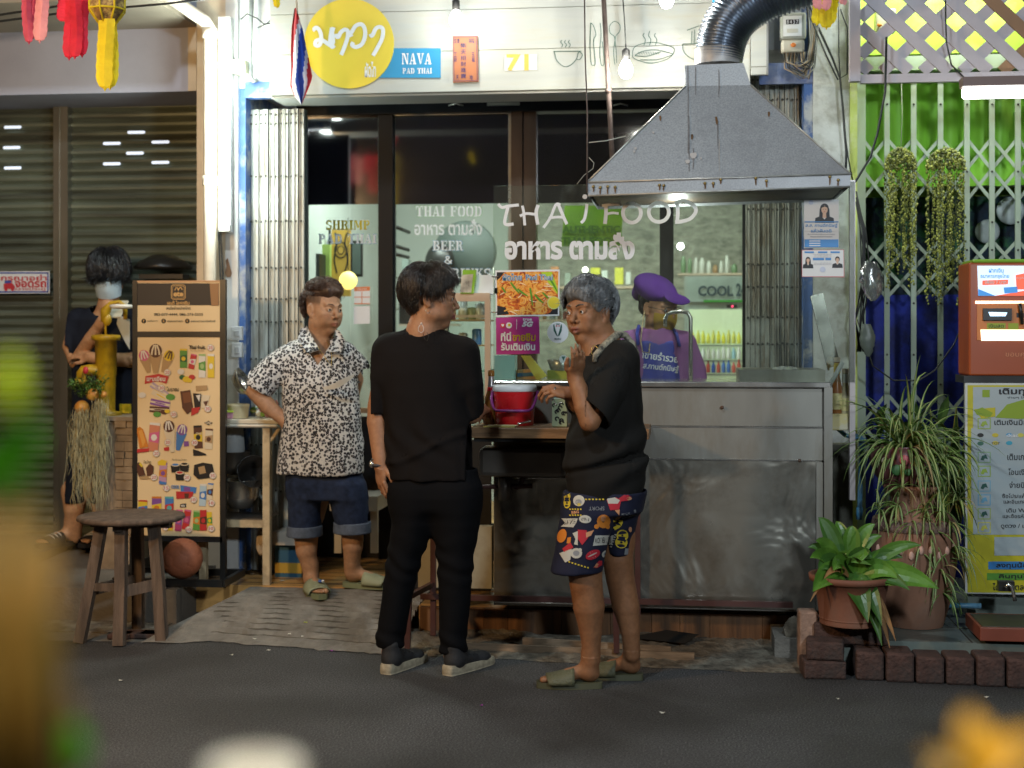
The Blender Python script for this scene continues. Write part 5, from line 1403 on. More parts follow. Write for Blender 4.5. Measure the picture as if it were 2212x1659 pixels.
for i in range(280):
 g_=rr.random()<.5
 x0_,xs_=(176,13)if g_ else(215,12)
 yb=rr.uniform(880,905)if g_ else rr.uniform(860,890)
 ln=abs(rr.gauss(0,1));L_=(rr.uniform(80,210)if g_ else rr.uniform(80,240))
 x=x0_+rr.gauss(0,xs_*.75);pts=[];yy=yb;Yd=PY-.07+rr.uniform(-.035,.035)
 n=7
 for k in range(n+1):
  pts.append(V(x+rr.gauss(0,3.6)*(k>0)+(x-x0_)*.5*k/n,yb+L_*k/n,Yd+rr.gauss(0,.006)))
 mb.tube(pts,[.0015]*n+[.0004],M_moss if rr.random()<.75 else M_moss2,3,caps=False)
mb.build("trailing_strands",HP)
mb=MB();mb.tube([V(x,y,PY)for x,y in((181,800),(196,806),(212,826),(211,852),(204,840))],.0015,M_cab,5);mb.tube([V(x,y,PY)for x,y in((180,802),(174,830),(176,872))],.0015,M_cab,5);mb.build("wire",HP)
M_stw=mat("weathered_stool_wood",(.125,.085,.06),.75,var=.5,scale=5,stretch=(5,5,.5),dirt=(.07,.045,.03),dscale=7,damt=.6,bump=.4,bscale=40)
SC=G(268,1374);SC.z=0
SL=thing("wooden_stool",SC,"old round wooden stool on splayed legs at the kerb","stool")
zt_s=.55
mb=MB();c=Vector((SC.x+.035,SC.y,zt_s));R_=.245
mb.lathe([(.001,-.012),(R_*.93,-.014),(R_,-.004),(R_*.985,.010),(R_*.9,.014),(.001,.015)],c,M_stw,40);mb.build("seat",SL)
mb=MB();mb.box(c.x-.19,c.x+.19,c.y-.02,c.y+.02,zt_s-.045,zt_s-.015,M_stw);mb.box(c.x-.02,c.x+.02,c.y-.17,c.y+.17,zt_s-.044,zt_s-.016,M_stw);mb.build("seat_brace",SL)
for(tx,bx,ty,by)in((-.10,-.175,-.10,-.17),(.005,.028,-.13,-.21),(.13,.185,-.06,-.10),(-.02,-.035,.12,.17)):
 mb=MB();a_=Vector((c.x+tx,c.y+ty,zt_s-.015));b_=Vector((c.x+bx,c.y+by,.003));m1=a_.lerp(b_,.5)+Vector((.004,0,0))
 for p0,p1 in((a_,m1),(m1,b_)):bar(mb,p0,p1,.048,.042,M_stw)
 mb.build("leg",SL)
mb=MB()
bar(mb,(c.x-.14,c.y-.14,.25),(c.x+.01,c.y-.165,.255),.035,.02,M_stw);bar(mb,(c.x+.02,c.y-.17,.235),(c.x+.165,c.y-.07,.26),.05,.02,M_stw);bar(mb,(c.x-.14,c.y-.12,.23),(c.x-.03,c.y+.15,.24),.045,.02,M_stw)
mb.build("stretcher",SL)
mb=MB();rr=random.Random(3)
for x,y,w in((300,1375,.10),(345,1376,.09),(262,1377,.05)):
 p=G(x,y);mb.box(p.x-w,p.x+w,p.y-.05,p.y+.05,.0,.022,M_brk)
top(mb,"flat_stone","flat broken stones on the ground under the stool","stone",bevel=.006)
def football(c,R):
 bm=bmesh.new();bmesh.ops.create_icosphere(bm,subdivisions=5,radius=1)
 g=(1+5**.5)/2
 ico=[Vector(v).normalized()for s1 in(1,-1)for s2 in(g,-g)for v in((0,s1,s2),(s1,s2,0),(s2,0,s1))]
 cen=[(v,.0)for v in ico]
 fc=[]
 for i in range(12):
  for j in range(i+1,12):
   for k in range(j+1,12):
    if all((ico[a]-ico[b]).length<1.1 for a,b in((i,j),(j,k),(i,k))):fc.append(((ico[i]+ico[j]+ico[k]).normalized(),.0))
 rot=Euler((.35,.5,.2)).to_matrix()
 C=[(rot@v,.915 if k<12 else.9)for k,(v,_)in enumerate(cen+fc)]
 for v in bm.verts:
  d=sorted(((v.co-c_[0]).length-(0.035 if i>=12 else 0.0)*2 for i,c_ in enumerate(C)))[:2]
  e=d[1]-d[0]
  v.co*=R*(1-.055*max(0,1-e/.065)**1.3)
 for f in bm.faces:f.smooth=True
 me=bpy.data.meshes.new("ball");bm.to_mesh(me);bm.free()
 me.materials.append(mat("worn_orange_ball",(.50,.16,.075),.6,var=.15,scale=4,dirt=(.30,.10,.05),dscale=6,damt=.5,bump=.1,bscale=120))
 o=bpy.data.objects.new("ball",me);COL.objects.link(o);o.location=c
 return tag(o,"worn orange football resting on the base of the menu stand","ball")
Rb=43.5*MPP(394,6.74)
football((V(394,1240,6.74).x,6.74,.197+Rb*.98),Rb)
M_tfr=mat("cream_table_paint",(.55,.43,.26),.6,var=.12,scale=8,dirt=(.2,.14,.08),dscale=10,damt=.5)
TA=thing("prep_table",V(545,1262,7.0),"cream metal framed work table beside the menu stand","table")
ztb=V(545,915,6.95).z
xA,xB=V(430,0,6.95).x,V(606,0,6.95).x
mb=MB();mb.box(xA,xB,6.90,7.26,ztb-.02,ztb,mat("table_steel_top",(.45,.43,.38),.4,metal=.5,var=.2));mb.build("table_top",TA,bevel=.01)
for px,Y in((577,6.93),(579,7.2),(440,6.93),(440,7.2)):
 mb=MB();x=V(px,0,Y).x;mb.box(x-.018,x+.018,Y-.018,Y+.018,FZ,ztb-.02,M_tfr);mb.build("leg",TA)
mb=MB();zz=V(530,1131,6.93).z;mb.box(xA,V(570,0,6.93).x,6.92,6.94,zz-.018,zz+.018,M_tfr)
mb.box(xA,V(570,0,6.93).x,6.94,7.2,zz+.018,zz+.024,M_sinkd);mb.tube([Vector((V(577,0,6.93).x,6.93,ztb-.10)),Vector((V(590,0,6.93).x,6.93,ztb-.07)),Vector((V(604,0,6.93).x,6.93,ztb-.02))],.010,M_tfr,8);mb.build("rail",TA)
zb_=ztb+.001
mb=MB();mb.box(V(484,0,6.93).x,V(604,0,6.93).x,6.91,7.16,zb_,zb_+.022,mat("cutting_board_white",(.66,.60,.48),.5,var=.1,dirt=(.45,.38,.25),dscale=6));top(mb,"cutting_board","thick white cutting board on the prep table","cutting board",bevel=.004)
mb=MB();cc=V(515,882,7.0);cc.z=zb_+.024;mb.lathe([(.048,0),(.055,.055),(.058,.07),(.052,.072),(.048,.01),(.001,.008)],cc,mat("cream_tub",(.66,.55,.33),.4),24);top(mb,"tub","round cream plastic tub on the cutting board","tub")
mb=MB();cc=V(492,890,6.96);cc.z=zb_+.024;mb.lathe([(.03,0),(.034,.03),(.001,.031)],cc,mat("pink_tub",(.6,.3,.4),.4),16);mb.lathe([(.036,.031),(.036,.040),(.001,.041)],cc,mat("lime_lid",(.45,.6,.05),.4),16);top(mb,"small_tub","small pink tub with a lime lid at the left of the board","tub")
mb=MB();rr=random.Random(6);Mpl=[mat("bag_clear",(.55,.6,.58),.25),mat("bag_green",(.2,.4,.08),.35),mat("bag_pink",(.55,.28,.36),.35),mat("bag_yellow",(.6,.5,.1),.35)]
for i in range(26):
 p=V(rr.uniform(545,600),880,7.08+rr.uniform(-.06,.05));p.z=zb_+.024+rr.uniform(.01,.05)
 leaf(mb,p,(rr.gauss(0,.6),rr.gauss(0,.5),rr.uniform(.2,1)),True,rr.uniform(.03,.08),rr.uniform(.02,.04),Mpl[rr.choice([0,0,1,1,2,3])],.6,3)
for v_ in range(5):mb.ball((V(560+v_*9,0,7.05).x,7.05,zb_+.045),(.02,.02,.02),Mpl[v_%4],seg=8,rings=6)
top(mb,"vegetable_bags","heap of clear bags with green and pink herbs on the prep table","bags")
mb=MB();mb.lathe([(.001,0),(.05,.012),(.075,.045),(.08,.06),(.078,.062),(.06,.03),(.001,.008)],V(508,836,7.02),M_ssr,24,M=rotm('Y',60));mb.tube([V(515,832,6.98),V(542,860,6.95),V(570,892,6.93)],.005,mat("bamboo_handle",(.5,.33,.15),.5),6)
top(mb,"metal_ladle","shiny round ladle standing up above the cutting board","ladle")
for(px,py,r_,h_,nm,lab,mm)in((520,1098,44,62,"mixing_bowl","large steel mixing bowl on the shelf under the prep table",M_ssr),(545,1030,34,50,"cooking_pot","dark upturned pot leaning under the prep table",M_blk),(505,1025,36,50,"plastic_basin","dull grey basin stacked behind the dark pot",M_sinkd)):
 mb=MB();m_=MPP(px,7.08);c=V(px,py,7.08)
 Mr=rotm('X',70)@rotm('Y',20)if nm=="cooking_pot" else None
 mb.lathe([(.001,0),(r_*m_*.5,.002),(r_*m_*.85,h_*m_*.4),(r_*m_,h_*m_),(r_*m_*1.05,h_*m_+.002),(r_*m_*.97,h_*m_-.002),(r_*m_*.8,h_*m_*.4),(.001,.008)],c,mm,28,M=Mr);top(mb,nm,lab,nm.split("_")[-1])
mb=MB();mb.lathe([(.04,0),(.06,.03),(.05,.16),(.02,.22)],V(505,985,7.12),mat("white_bag",(.5,.52,.52),.4),10);top(mb,"hanging_bag","pale plastic bag hanging below the table top","bag")
mb=MB();mb.pbox(594,1178,652,1255,7.15,.2,flat("blue_box",(.03,.12,.22),.5));mb.pbox(594,1216,652,1238,7.148,.002,flat("box_gold",(.5,.33,.05),.5));mb.pbox(588,1150,655,1178,7.12,.24,mat("tub_white",(.55,.52,.46),.4));top(mb,"carton","blue and gold carton with a white tub on top behind the table leg","carton")
lump("garlic_bag",V(566,1172,7.05),(.03,.03,.07),mat("string_bag",(.5,.38,.24),.7,var=.3,scale=40),"string of pale garlic hanging behind the table leg","garlic",9)
mb=MB();rr=random.Random(71)
DC=thing("display_cabinet",V(1020,1000,6.95),"aluminium framed glass display cabinet behind the man in black","cabinet")
M_alu=mat("tan_aluminium",(.58,.46,.36),.4,metal=.3,var=.06)
DY=6.9
def db(m_,x0,y0,x1,y1,mm,dy=0,dep=.02):m_.pbox(x0,y0,x1,y1,DY+dy,dep,mm)
mb=MB();db(mb,930,633,1058,651,M_alu);db(mb,1047,651,1059,900,M_alu);db(mb,930,651,939,900,M_alu);db(mb,939,680,1047,686,M_alu,.01)
mb.build("frame",DC)
for a_,b_ in((1047,1059),(930,939)):mb=MB();mb.pbox(a_,636,b_,900,DY+.36,.02,M_alu);mb.build("rear_post",DC)
mb=MB()
for y in(690,745,800,860):mb.box(V(939,0,DY).x,V(1047,0,DY).x,DY+.02,DY+.35,V(1000,y+3,DY).z,V(1000,y,DY).z,mat("shelf_wood",(.42,.27,.12),.5)if y!=800 else glass_mat("shelf_glass",(.7,.9,.8),.1))
mb.build("shelf",DC)
mb=MB();db(mb,939,651,1047,900,glass_mat("cabinet_glass",(.95,1,.97),.06),.004,.004);mb.build("glass_door",DC)
mb=MB()
for k,(x,y,c_)in enumerate(((950,690,(.6,.6,.55)),(975,690,(.5,.3,.15)),(1000,690,(.65,.68,.6)),(1020,690,(.3,.35,.2)),(1037,690,(.6,.62,.6)),(960,745,(.6,.62,.55)),(1000,745,(.5,.52,.5)),(1030,745,(.08,.2,.45)),(990,798,(.5,.25,.05)),(1025,798,(.55,.57,.55)))):
 cc=V(x,y,DY+.15);mb.lathe([(.022,0),(.024,.01),(.024,.055+.02*(k%3)),(.018,.06+.02*(k%3)),(.001,.062+.02*(k%3))],cc,flat("jar_%d"%k,c_,.3),14)
mb.build("stored_jars",DC)
mb=MB();mb.pquad([(1000,583),(1028,583),(1022,634),(994,634)],DY-.01,flat("package_green",(.25,.5,.03),.4),.03);mb.pquad([(997,594),(1022,592),(1018,632),(994,632)],DY-.012,mat("package_silver",(.6,.58,.52),.3,metal=.5,var=.4,scale=25));top(mb,"snack_packet","green edged silver packet standing on the display cabinet","packet")
mb=MB();mb.pbox(1024,594,1066,636,DY+.02,.12,flat("white_box",(.70,.74,.78),.5));top(mb,"white_box","plain white box on top of the display cabinet","box")
mb=MB()
for x in(722,800):
 mb.pbox(x,1100,x+15,1195,7.35,.03,mat("white_leg",(.55,.5,.42),.5))
mb.pbox(712,1072,815,1104,7.34,.3,mat("white_leg",(.55,.5,.42),.5));top(mb,"side_stool","white stool standing behind the legs of the woman in leopard print","stool")
mb=MB();rr=random.Random(77)
Ml=[flat("scrap_white",(.7,.68,.6),.7),flat("scrap_green",(.35,.4,.05),.7),flat("petal_purple",(.42,.08,.45),.7)]
for x,y,z,mm in((262,1470,.004,0),(625,1370,.06,0),(660,1345,.10,1),(610,1255,FZ+.004,0),(534,1238,FZ+.004,0),(545,1240,FZ+.004,0),(655,1375,.05,0),(580,1405,.004,0),(725,1405,.004,2),(735,1402,.004,2),(715,1406,.004,2),(1040,1524,.004,2),(1430,1540,.004,0),(500,1415,.004,0),(1810,1510,.004,0),(2130,1506,.004,0),(690,1250,FZ+.004,1),(595,1242,FZ+.004,0),(550,1380,.03,0)):
 p=G(x,y,z)
 for k in range(2):
  a=rr.uniform(0,6);s_=rr.uniform(.006,.013);mb.add([p+Vector((s_*math.cos(a+t),s_*.8*math.sin(a+t),.004*(i%2)))for i,t in enumerate((0,1.4,2.6,4.2))],[(0,1,2,3)],Ml[mm])
top(mb,"litter",None,None,kind="stuff")
EM=thing("electric_meter",V(1712,115,7.0),"grey electricity meter with an orange seal high between duct and pillar","electric meter")
mb=MB();mb.pbox(1686,26,1742,84,6.98,.08,mat("meter_glass_grey",(.30,.32,.28),.2,var=.1));mb.pbox(1688,84,1738,112,7.0,.07,mat("meter_case",(.48,.47,.38),.5,var=.1));mb.build("case",EM,bevel=.012)
mb=MB();mb.pbox(1692,34,1732,78,6.972,.006,mat("meter_face",(.62,.64,.62),.4));mb.pbox(1698,42,1726,52,6.968,.003,M_blk);mb.text("8 4 3 7",1700,43,1724,51,6.966,M_paper);mb.pbox(1700,62,1724,70,6.968,.003,mat("meter_case",(.48,.47,.38),.5));mb.build("dial",EM)
mb=MB();mb.ball(V(1714,97,6.985),(.013,.008,.011),mat("seal_orange",(.7,.2,.03),.5));mb.build("seal",EM)
mb=MB();rr=random.Random(14)
M_cab2=mat("tan_cable",(.30,.22,.13),.6);M_cab3=mat("grey_cable",(.22,.22,.2),.6)
for k in range(22):
 x0,y0=1694+k*2.2,112;sag=rr.uniform(28,60);x1=1745+rr.uniform(0,22)
 mb.tube([V(x0,y0,7.02),V(x0+rr.uniform(-4,4),y0+sag*.7,6.99),V((x0+x1)/2,y0+sag,6.98+rr.uniform(-.02,.02)),V(x1-6,y0+sag*.6,7.0),V(x1,y0-20,7.03),V(x1+rr.uniform(-12,12),-20,7.05)],rr.uniform(.002,.0042),[M_cab,M_cab2,M_cab3][k%3],5)
top(mb,"wire_bundle","tangle of black and tan wires looping under the electricity meter","wires")
mb=MB()
for pts,Y,r_ in(([(1740,-10),(1768,60),(1800,130),(1815,170),(1822,250),(1828,330),(1826,400)],7.04,.006),([(1812,-20),(1812,120),(1822,260),(1832,340),(1843,395)],7.03,.0035),([(1752,40),(1785,120),(1810,172),(1830,160),(1831,60),(1816,20)],7.0,.0045),([(1915,80),(1912,200),(1895,290),(1880,340),(1848,392),(1838,400)],6.85,.006),([(2042,0),(2044,90),(2055,140),(2085,170)],6.86,.004)):
 mb.tube([V(x,y,Y)for x,y in pts],r_,M_cab,6)
top(mb,"hanging_cable","long black cables hanging down past the lime pillar edge","cables")
mb=MB()
for k in range(9):
 r2=random.Random(k);mb.tube([V(1848+r2 .uniform(0,6),420+r2 .uniform(-10,20),6.95),V(1862+r2 .uniform(-5,12),500,6.94),V(1868+r2 .uniform(-8,14),600,6.93),V(1852+r2 .uniform(-6,18),690,6.95),V(1864+r2 .uniform(-14,8),760,6.97)],.0035,M_cab,5)
mb.tube([V(x,y,7.0)for x,y in((1852,690),(1885,790),(1930,822),(1985,822),(2020,800),(2060,745),(2085,690))],.004,M_cab,5)
top(mb,"cable_cluster","cluster of black cables beside the screen post, one looping across the gate","cables")
mb=MB();mb.pbox(1892,18,1936,68,7.15,.08,mat("meter_case",(.48,.47,.38),.5));mb.ball(V(1900,54,7.14),(.012,.008,.01),mat("seal_orange",(.7,.2,.03),.5));top(mb,"electric_meter","pale electricity meter behind the left end of the lattice","electric meter",bevel=.008)
mb=MB()
def bag(px,py,w,h,Y,mm,name,label,seed):
 m_=MB();c=V(px,py,Y);s_=MPP(px,Y);rr=random.Random(seed)
 R=[]
 for i in range(13):
  u=i/12;r_=w*.5*s_*(math.sin(math.pi*min(1,.12+u*.86))**.6)
  R.append([(r_*(1+rr.uniform(-.18,.18)),rr.uniform(-.15,.15))for _ in range(22)])
 vs=[]
 for i,row in enumerate(R):
  for k,(r_,o_)in enumerate(row):
   a=2*math.pi*k/22;vs.append(c+Vector((r_*math.cos(a)+w*s_*.12*i/12,r_*.6*math.sin(a),-h*s_*i/12)))
 m_.add(vs,[(i*22+k,i*22+(k+1)%22,(i+1)*22+(k+1)%22,(i+1)*22+k)for i in range(12)for k in range(22)],mm,True)
 return top(m_,name,label,"bag")
bag(1880,566,48,84,6.85,glass_mat("thin_plastic",(.75,.78,.76),.25,.2,dirt=.35,opac=.18,opcol=(.5,.52,.5)),"plastic_bag","clear plastic bag hanging on the cables beside the scissor gate",3)
bag(1872,700,30,70,6.88,mat("grey_green_bag",(.16,.19,.16),.4),"dark_bag","small dark green bag hanging under the clear plastic bag",5)
M_pearl=mat("string_of_pearls",(.28,.30,.055),.5,var=.5,scale=40);M_pearl2=mat("string_of_pearls_dark",(.10,.12,.03),.6,var=.5,scale=40)
def pearls(px0,px1,pyt,pyb,Y,label,seed,wire=None):
 t=thing("hanging_plant",V((px0+px1)/2,pyb,Y),label,"plant","trailing plants hanging on the scissor gate")
 m_=MB();rr=random.Random(seed);cx=(px0+px1)/2;hw=(px1-px0)/2;s_=MPP(cx,Y)
 oct_=[(1,0,0),(-1,0,0),(0,1,0),(0,-1,0),(0,0,1),(0,0,-1)]
 of=[(0,2,4),(2,1,4),(1,3,4),(3,0,4),(2,0,5),(1,2,5),(3,1,5),(0,3,5)]
 def bead(p,r_,mm):
  a=rr.uniform(0,3);ca,sa=math.cos(a),math.sin(a)
  m_.add([p+Vector(((x*ca-z*sa)*r_,y*r_*.7,(x*sa+z*ca)*r_*1.25))for x,y,z in oct_],of,mm,False)
 for i in range(420):
  a,b=rr.uniform(0,math.pi),rr.random()**.4
  p=V(cx+hw*.92*b*math.cos(a),pyt+48-46*b*math.sin(a),Y+rr.uniform(-.06,.05));bead(p,rr.uniform(.005,.009),M_pearl if rr.random()<.6 else M_pearl2)
 for k in range(28):
  x=cx+rr.uniform(-1,1)*hw*.95;y=pyt+40+rr.uniform(0,18);yd=Y+rr.uniform(-.07,.05)
  L_=(pyb-pyt)*(rr.uniform(.25,1)**.9)*(1 if abs(x-cx)>hw*.25 else.8);yy=y;dr=rr.uniform(-.04,.04)
  while yy<y+L_ and yy<pyb:
   x+=rr.gauss(0,.5)+dr;yy+=rr.uniform(4.5,8.5)
   bead(V(x+rr.uniform(-3,3),yy,yd),rr.uniform(.004,.0078),M_pearl if rr.random()<.62 else M_pearl2)
   if rr.random()<.3:bead(V(x+rr.uniform(-4,4),yy+2,yd-.01),rr.uniform(.003,.006),M_pearl)
 m_.build("leaves",t)
 m_=MB()
 for k in range(12):
  x=cx+hw*(-.8+1.6*k/11);m_.tube([V(x,pyt+30,Y),V(x+rr.uniform(-4,4),pyt+150,Y),V(x+rr.uniform(-6,6),pyb-40,Y)],.0012,M_pearl2,3)
 if wire:m_.tube([V(x,y,Y)for x,y in wire],.0015,mat("pale_string",(.45,.45,.4),.7),4)
 m_.build("stems",t)
pearls(1908,1984,318,612,7.16,"shorter trailing green plant hanging by a string on the scissor gate",1,[(1946,322),(1949,250),(1947,175)])
pearls(1996,2092,318,655,7.16,"bigger bushy trailing plant beside the one hung by a string",2)
RK=thing("bottle_rack",V(1812,930,6.45),"small plastic rack with two bottles at the end of the stall","rack")
mb=MB();mb.tube([V(1790,836,6.42),V(1806,808,6.42),V(1820,782,6.42)],.010,mat("clear_tube",(.6,.62,.6),.2),8);mb.build("tube",RK)
mb=MB();mb.pbox(1792,894,1834,930,6.42,.09,mat("rack_yellow",(.55,.48,.22),.5,dirt=(.5,.5,.5),dscale=20));mb.build("holder",RK,bevel=.006)
for(px,h_,cc,capc,lab)in((1808,.24,(.25,.10,.03),(.62,.42,.02),"amber bottle with a yellow neck label in the rack"),(1826,.19,(.40,.36,.22),(.5,.5,.45),"shorter pale bottle behind the amber one in the rack")):
 c=V(px,898,6.47);B_=thing("sauce_bottle",c,lab,"bottle")
 mb=MB();mb.lathe([(.024,0),(.026,.01),(.026,h_*.45),(.013,h_*.72),(.012,h_)],c,mat("bottle_"+lab[:4].strip(),cc,.15,spec=.8),18);mb.build("bottle_body",B_)
 mb=MB();mb.lathe([(.0265,h_*.12),(.0267,h_*.14),(.0267,h_*.4),(.0265,h_*.42)],c,mat("label_paper",(.5,.45,.2),.5,var=.4,scale=60),18);mb.lathe([(.015,h_*.78),(.0145,h_*.98)],c,flat("neck_"+lab[:4].strip(),capc,.4),16);mb.build("bottle_label",B_)
 mb=MB();mb.lathe([(.0145,h_),(.0145,h_+.02),(.001,h_+.021)],c,mat("cap_tan",(.5,.4,.3),.4),14);mb.build("cap",B_)
M_pvc=mat("blue_pipe",(.055,.20,.34),.4,var=.15,scale=6,dirt=(.25,.3,.32),dscale=8,damt=.4)
mb=MB();mb.tube([V(x,y,6.55)for x,y in((1798,912),(1812,928),(1826,940),(1838,943),(1848,943))],.0105,M_pvc,10)
mb.tube([V(x,y,6.55)for x,y in((1846,943),(1858,944),(1863,950),(1862,980),(1858,1060),(1856,1120))],.0115,M_pvc,10);mb.tube([V(1862,946,6.55),V(1862,968,6.55)],.0145,M_pvc,12);mb.tube([V(1857,1096,6.55),V(1856,1122,6.55)],.0145,M_pvc,12);mb.tube([V(1844,943,6.55),V(1852,943,6.55)],.0135,M_pvc,12)
top(mb,"blue_pipe","light blue plastic pipe bending down beside the stall","pipe")
mb=MB();mb.tube([V(2025,1307,6.45),V(2120,1309,6.4)],.012,M_pvc,10);top(mb,"floor_pipe","light blue pipe lying on the tiled step behind the big urn","pipe")
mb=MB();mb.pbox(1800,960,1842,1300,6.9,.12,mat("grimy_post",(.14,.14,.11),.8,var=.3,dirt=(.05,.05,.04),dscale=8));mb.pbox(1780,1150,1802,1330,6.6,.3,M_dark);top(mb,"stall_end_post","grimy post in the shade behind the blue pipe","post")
M_terra=mat("terracotta",(.21,.08,.045),.75,var=.2,scale=6,dirt=(.17,.09,.06),dscale=4,damt=.6,bump=.15,bscale=40)
M_terra2=mat("pale_terracotta",(.26,.125,.075),.75,var=.2,scale=6,dirt=(.24,.15,.11),dscale=4,damt=.5,bump=.15,bscale=40)
UZ=.13;UY=6.38
c=V(1975,1355,UY);c.z=UZ;s_=MPP(1975,UY)
UR=thing("big_urn",c,"tall terracotta urn holding up the painted pot on the tiled step","urn")
hz=lambda py:V(1975,py,UY).z-UZ
mb=MB();mb.lathe([(60*s_,0),(74*s_,hz(1300)),(88*s_,hz(1220)),(92*s_,hz(1165)),(84*s_,hz(1120)),(60*s_,hz(1098)),(50*s_,hz(1080)),(52*s_,hz(1062)),(66*s_,hz(1053)),(66*s_,hz(1046)),(52*s_,hz(1046)),(46*s_,hz(1060))],c,M_terra2,40);mb.build("jar",UR)
mb=MB();mb.lathe([(89*s_,hz(1142)),(92.5*s_,hz(1138)),(87*s_,hz(1118)),(83*s_,hz(1122))],c,mat("rough_band",(.22,.14,.11),.9,var=.3,bump=1.0,bscale=90),40);
r2=random.Random(4)
for k in range(10):
 a=-math.pi/2+(k-5)*.22;p=c+Vector((91*s_*math.cos(a),91*s_*math.sin(a),hz(1180+8*math.sin(k*2))));mb.ball(p,(.012,.008,.02),mat("urn_relief",(.6,.36,.28),.7),seg=8,rings=6)
mb.build("relief_band",UR)
pc=V(1940,1046,UY);pc.z=V(1940,1048,UY).z;pc.x=V(1947,0,UY).x
PP=thing("painted_pot",pc,"round maroon pot with painted flowers standing on the tall urn","flower pot")
ph=V(1947,962,UY).z-pc.z
mb=MB();mb.lathe([(36*s_,0),(56*s_,ph*.25),(68*s_,ph*.62),(70*s_,ph*.8),(62*s_,ph*.97),(66*s_,ph),(58*s_,ph),(54*s_,ph*.8),(.001,ph*.78)],pc,mat("maroon_glaze",(.17,.06,.065),.4,var=.3,scale=6,coat=.2),40);mb.build("pot_body",PP)
mb=MB()
for(a,zz,r_,cc_)in((-1.62,.70,.022,(.50,.12,.14)),(-1.35,.66,.018,(.5,.14,.18)),(-1.85,.45,.024,(.05,.16,.05)),(-1.5,.4,.016,(.06,.18,.06)),(-2.2,.66,.018,(.42,.36,.24)),(-1.1,.5,.02,(.5,.12,.16)),(-.9,.72,.018,(.4,.34,.2))):
 rr_=(56+14*min(1,zz/.62))*s_;mb.ball(pc+Vector((rr_*math.cos(a),rr_*math.sin(a),ph*zz)),(r_,.006,r_),flat("pot_paint_%d"%int(cc_[0]*100),cc_,.5),seg=10,rings=6)
mb.build("painted_flowers",PP)
M_sp1=mat("spider_leaf_green",(.10,.19,.035),.45,var=.4,scale=14);M_sp2=mat("spider_leaf_cream",(.36,.40,.17),.5,var=.15,scale=14);M_sp3=mat("spider_leaf_dry",(.35,.27,.12),.7,var=.3)
def strap(m_,a,d,L_,w,droop,rr,dry=False):
 a=Vector(a);t=Vector(d).normalized();p=a.copy();vs=[];n=9
 side=t.cross(Vector((0,0,1)));side=side.normalized()if side.length>.01 else Vector((1,0,0))
 side=(side+Vector((rr.uniform(-.4,.4),rr.uniform(-.4,.4),rr.uniform(-.3,.3)))).normalized()
 for i in range(n+1):
  u=i/n;ww=w*.5*(1-u**2.5)*(.6+.4*min(1,u*4))+.0004
  nn=t.cross(side).normalized()
  vs+=[p-side*ww+nn*ww*.35,p-side*ww*.38,p+side*ww*.38,p+side*ww+nn*ww*.35]
  t=(t+Vector((0,0,-droop/n*(.5+1.2*u)))).normalized();p=p+t*(L_/n)
 for i in range(n):
  b=4*i
  for k,mm in((0,M_sp1),(1,M_sp2),(2,M_sp1)):
   m_.add([vs[b+k],vs[b+k+1],vs[b+5+k],vs[b+4+k]],[(0,1,2,3)],M_sp3 if dry else mm,True)
 return p
def spider(c,n,L0,L1,label,seed,runners=(),bias=(0,-.3,.5),spread=1.0,name="spider_plant"):
 t=thing(name,c,label,"plant");m_=MB();rr=random.Random(seed)
 for i in range(n):
  a=rr.uniform(0,2*math.pi);el=rr.uniform(.15,1.3)
  d=Vector((math.cos(a)*math.cos(el)*spread+bias[0],math.sin(a)*math.cos(el)*spread+bias[1],math.sin(el)*.9+bias[2]-.4))
  strap(m_,Vector(c)+Vector((rr.gauss(0,.02),rr.gauss(0,.02),0)),d,rr.uniform(L0,L1),rr.uniform(.012,.019),rr.uniform(1.4,3.2),rr,rr.random()<.06)
 m_.build("leaves",t)
 m_=MB()
 for(x,y,nn,LL)in runners:
  q_=V(x,y,UY-.12);m_.tube([Vector(c),Vector(c).lerp(q_,.4)+Vector((0,-.08,.06)),q_],.0018,M_sp3,4)
  for i in range(nn):
   a=rr.uniform(0,2*math.pi);el=rr.uniform(-.5,1.2);strap(m_,q_,(math.cos(a)*math.cos(el),math.sin(a)*math.cos(el)-.2,math.sin(el)),rr.uniform(LL*.6,LL),rr.uniform(.009,.014),rr.uniform(1.6,3.4),rr,rr.random()<.08)
 if runners:m_.build("runner_plantlets",t)
 return t
spider(pc+Vector((.02,0,ph*.85)),190,.20,.46,"big cream striped spider plant spilling out of the painted pot",3,[(2010,1010,16,.20),(1950,1050,12,.17),(1900,1100,14,.16),(2035,1060,18,.24),(1968,1130,16,.20),(2050,1130,22,.22),(2010,1180,20,.22),(2040,990,16,.26),(1940,1090,12,.16),(2070,1080,14,.2),(2000,1100,14,.2),(2025,1235,22,.2),(2000,1150,22,.22),(2055,1190,24,.24),(1975,1200,14,.18),(2035,1280,16,.18)],(.25,-.25,.55))
SNK=thing("snake_plant",V(2070,1340,6.75),"upright yellow edged snake plant leaves behind the urn","plant")
mb=MB();M_sn=mat("snake_leaf",(.07,.13,.03),.45,var=.4,scale=20);M_sne=mat("snake_leaf_edge",(.45,.42,.08),.5)
